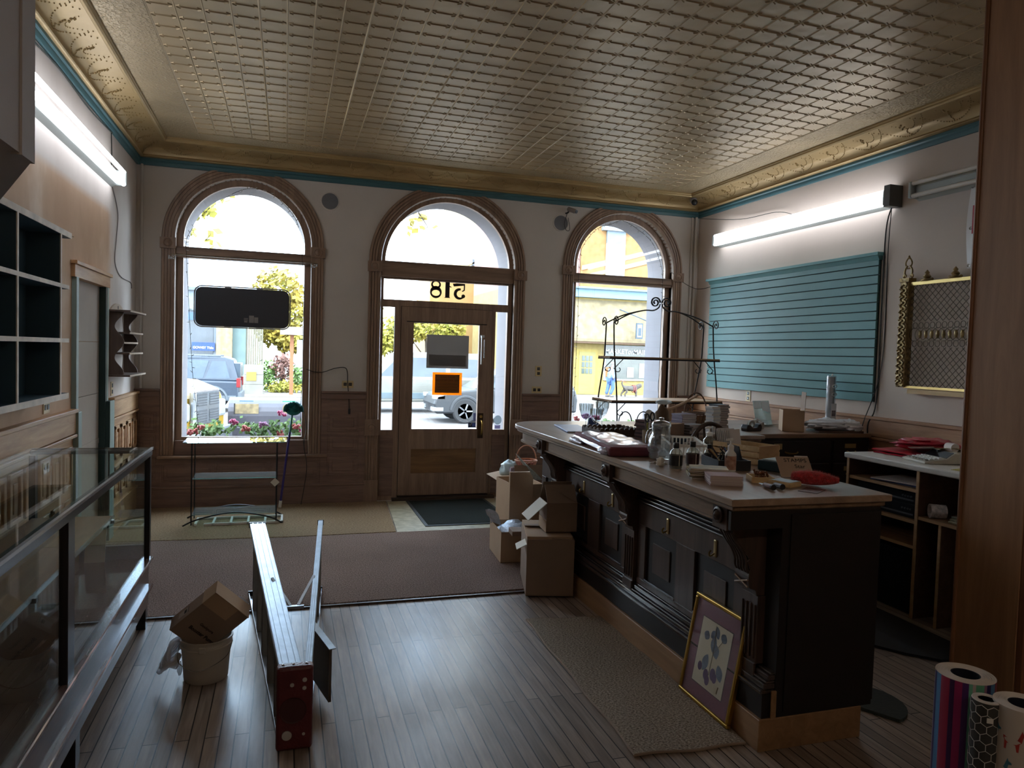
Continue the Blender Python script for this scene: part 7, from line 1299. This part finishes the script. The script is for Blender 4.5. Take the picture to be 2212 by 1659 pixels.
skinned('body', [V(0, .92), V(.0, 1.12), V(.02, 1.36), V(.03, 1.48), V(.06, 1.60), V(.07, 1.70), V(.0, 1.38, -.19), V(-.05, 1.12, -.22), V(.08, .90, -.20), V(.02, 1.38, .19), V(.12, 1.14, .22), V(.28, .98, .2), V(.02, .90, -.09), V(.10, .50, -.10), V(-.08, .10, -.10), V(.05, .04, -.1), V(-.02, .90, .09), V(-.10, .50, .10), V(-.20, .10, .10), V(-.10, .03, .1)],
        [(0, 1), (1, 2), (2, 3), (3, 4), (4, 5), (2, 6), (6, 7), (7, 8), (2, 9), (9, 10), (10, 11), (0, 12), (12, 13), (13, 14), (14, 15), (0, 16), (16, 17), (17, 18), (18, 19)], [.10, .11, .11, .05, .09, .08, .06, .045, .035, .06, .045, .035, .085, .06, .045, .04, .085, .06, .045, .04], SKIN, t)
skinned('plaid_shirt', [V(0, .86), V(.0, 1.12), V(.02, 1.38), V(.0, 1.39, -.19), V(-.05, 1.12, -.22), V(.05, .96, -.21), V(.02, 1.39, .19), V(.12, 1.14, .22), V(.24, 1.02, .2)], [(0, 1), (1, 2), (2, 3), (3, 4), (4, 5), (2, 6), (6, 7), (7, 8)], [.22, .23, .24, .11, .085, .06, .11, .085, .06], xmat('plaid_blue', (96, 130, 176), .8, var=.6, vs=14, c2=(190, 206, 222)), t)
skinned('jeans', [V(0, .90), V(.02, .86, -.09), V(.10, .50, -.10), V(-.07, .12, -.10), V(-.02, .86, .09), V(-.10, .50, .10), V(-.19, .12, .10)], [(0, 1), (1, 2), (2, 3), (0, 4), (4, 5), (5, 6)], [.17, .13, .10, .08, .13, .10, .08], xmat('denim', (84, 120, 186), .8, var=.15), t)
MB().sph(V(.07, 1.74), (.10, .09, .06), 12, 8).build('cap', xmat('cap_pale', (206, 210, 214), .7), t, smooth=60)
for dx, dy in ((.03, -.1), (-.12, .1)): MB().sph(V(dx, .04, dy), (.13, .05, .05), 10, 6).build('shoe', xmat('shoe_grey', (110, 106, 104), .7), t, smooth=60)
dx0 = 17.05; t = thing('dog', 'shaggy dark grey dog with red harness walking ahead of the person', 'dog', (dx0, py - .1, pz)); V = lambda dx, dz, dy=0: (dx0 + dx, py - .1 + dy, pz + dz)
skinned('body', [V(-.28, .46), V(.0, .45), V(.28, .44), V(.42, .56), V(.55, .62), V(.68, .58), V(-.42, .56), V(-.50, .72), V(-.44, .82), V(-.28, .40, -.09), V(-.22, .28, -.1), V(-.34, .17, -.1), V(-.33, .03, -.1), V(-.28, .40, .09), V(-.36, .28, .1), V(-.46, .17, .1), V(-.45, .03, .1), V(.28, .36, -.09), V(.30, .2, -.1), V(.27, .03, -.1), V(.28, .36, .09), V(.38, .2, .1), V(.42, .03, .1), V(.53, .72, -.05), V(.53, .72, .05)],
        [(0, 1), (1, 2), (2, 3), (3, 4), (4, 5), (0, 6), (6, 7), (7, 8), (0, 9), (9, 10), (10, 11), (11, 12), (0, 13), (13, 14), (14, 15), (15, 16), (2, 17), (17, 18), (18, 19), (2, 20), (20, 21), (21, 22), (4, 23), (4, 24)], [.15, .14, .17, .11, .10, .05, .05, .04, .04, .09, .06, .04, .04, .09, .06, .04, .04, .08, .05, .04, .08, .05, .04, .03, .03], xmat('dog_fur', (92, 84, 78), .9, var=.4, vs=12), t)
b = MB(); [b.tube([V(.14 + .1 * k + .0 * math.sin(R(a)), .44 + .185 * math.sin(R(a)), .17 * math.cos(R(a))) for a in range(0, 360, 24)], .02, 5, closed=True) for k in range(2)]; b.build('harness', xmat('harness_red', (180, 70, 70), .7), t)
tag(MB().tube(smoothpath([(px + .27, py + .1, pz + .97), (px + .6, py + .0, pz + .85), (dx0 + .1, py - .1, pz + .63)], 5), .012, 5).build('leash', REDF), 'reddish leash running from the person to the grey dog', 'leash')
# ------------------------------------------------------------------ daylight
def world():
    w = bpy.data.worlds.new('sky'); sc.world = w; w.use_nodes = True
    n = w.node_tree; n.nodes.clear(); ns, ln = n.nodes, n.links
    tc = ns.new('ShaderNodeTexCoord'); mp = ns.new('ShaderNodeMapping'); mp.inputs['Scale'].default_value = (1.2, 1.2, 3.2); ln.new(tc.outputs['Generated'], mp.inputs[0])
    no = N(ns, 'ShaderNodeTexNoise', i_Scale=2.4, i_Detail=6.0); ln.new(mp.outputs[0], no.inputs[0])
    col = ramp(ns, ln, no.outputs[0], [(.36, (.42, .62, .95, 1)), (.52, (.86, .94, 1.08, 1)), (.7, (.95, .99, 1.08, 1))])
    bg = ns.new('ShaderNodeBackground'); bg.inputs[1].default_value = SKY; ln.new(col, bg.inputs[0])
    o = ns.new('ShaderNodeOutputWorld'); ln.new(bg.outputs[0], o.inputs[0])
SKY = 5.8
world()
sun = bpy.data.lights.new('sun', 'SUN'); sun.energy = 1.5; sun.angle = R(6); sun.color = (1, .95, .86)
so = bpy.data.objects.new('sun', sun); COL.objects.link(so); so.rotation_euler = (R(52), 0, R(-38))
sc.view_settings.view_transform = 'Standard'; sc.view_settings.look = 'None'; sc.view_settings.exposure = 1.5; sc.view_settings.gamma = 1
sc.cycles.max_bounces = 9; sc.cycles.diffuse_bounces = 5; sc.cycles.glossy_bounces = 4; sc.cycles.transparent_max_bounces = 24; sc.cycles.sample_clamp_indirect = 6
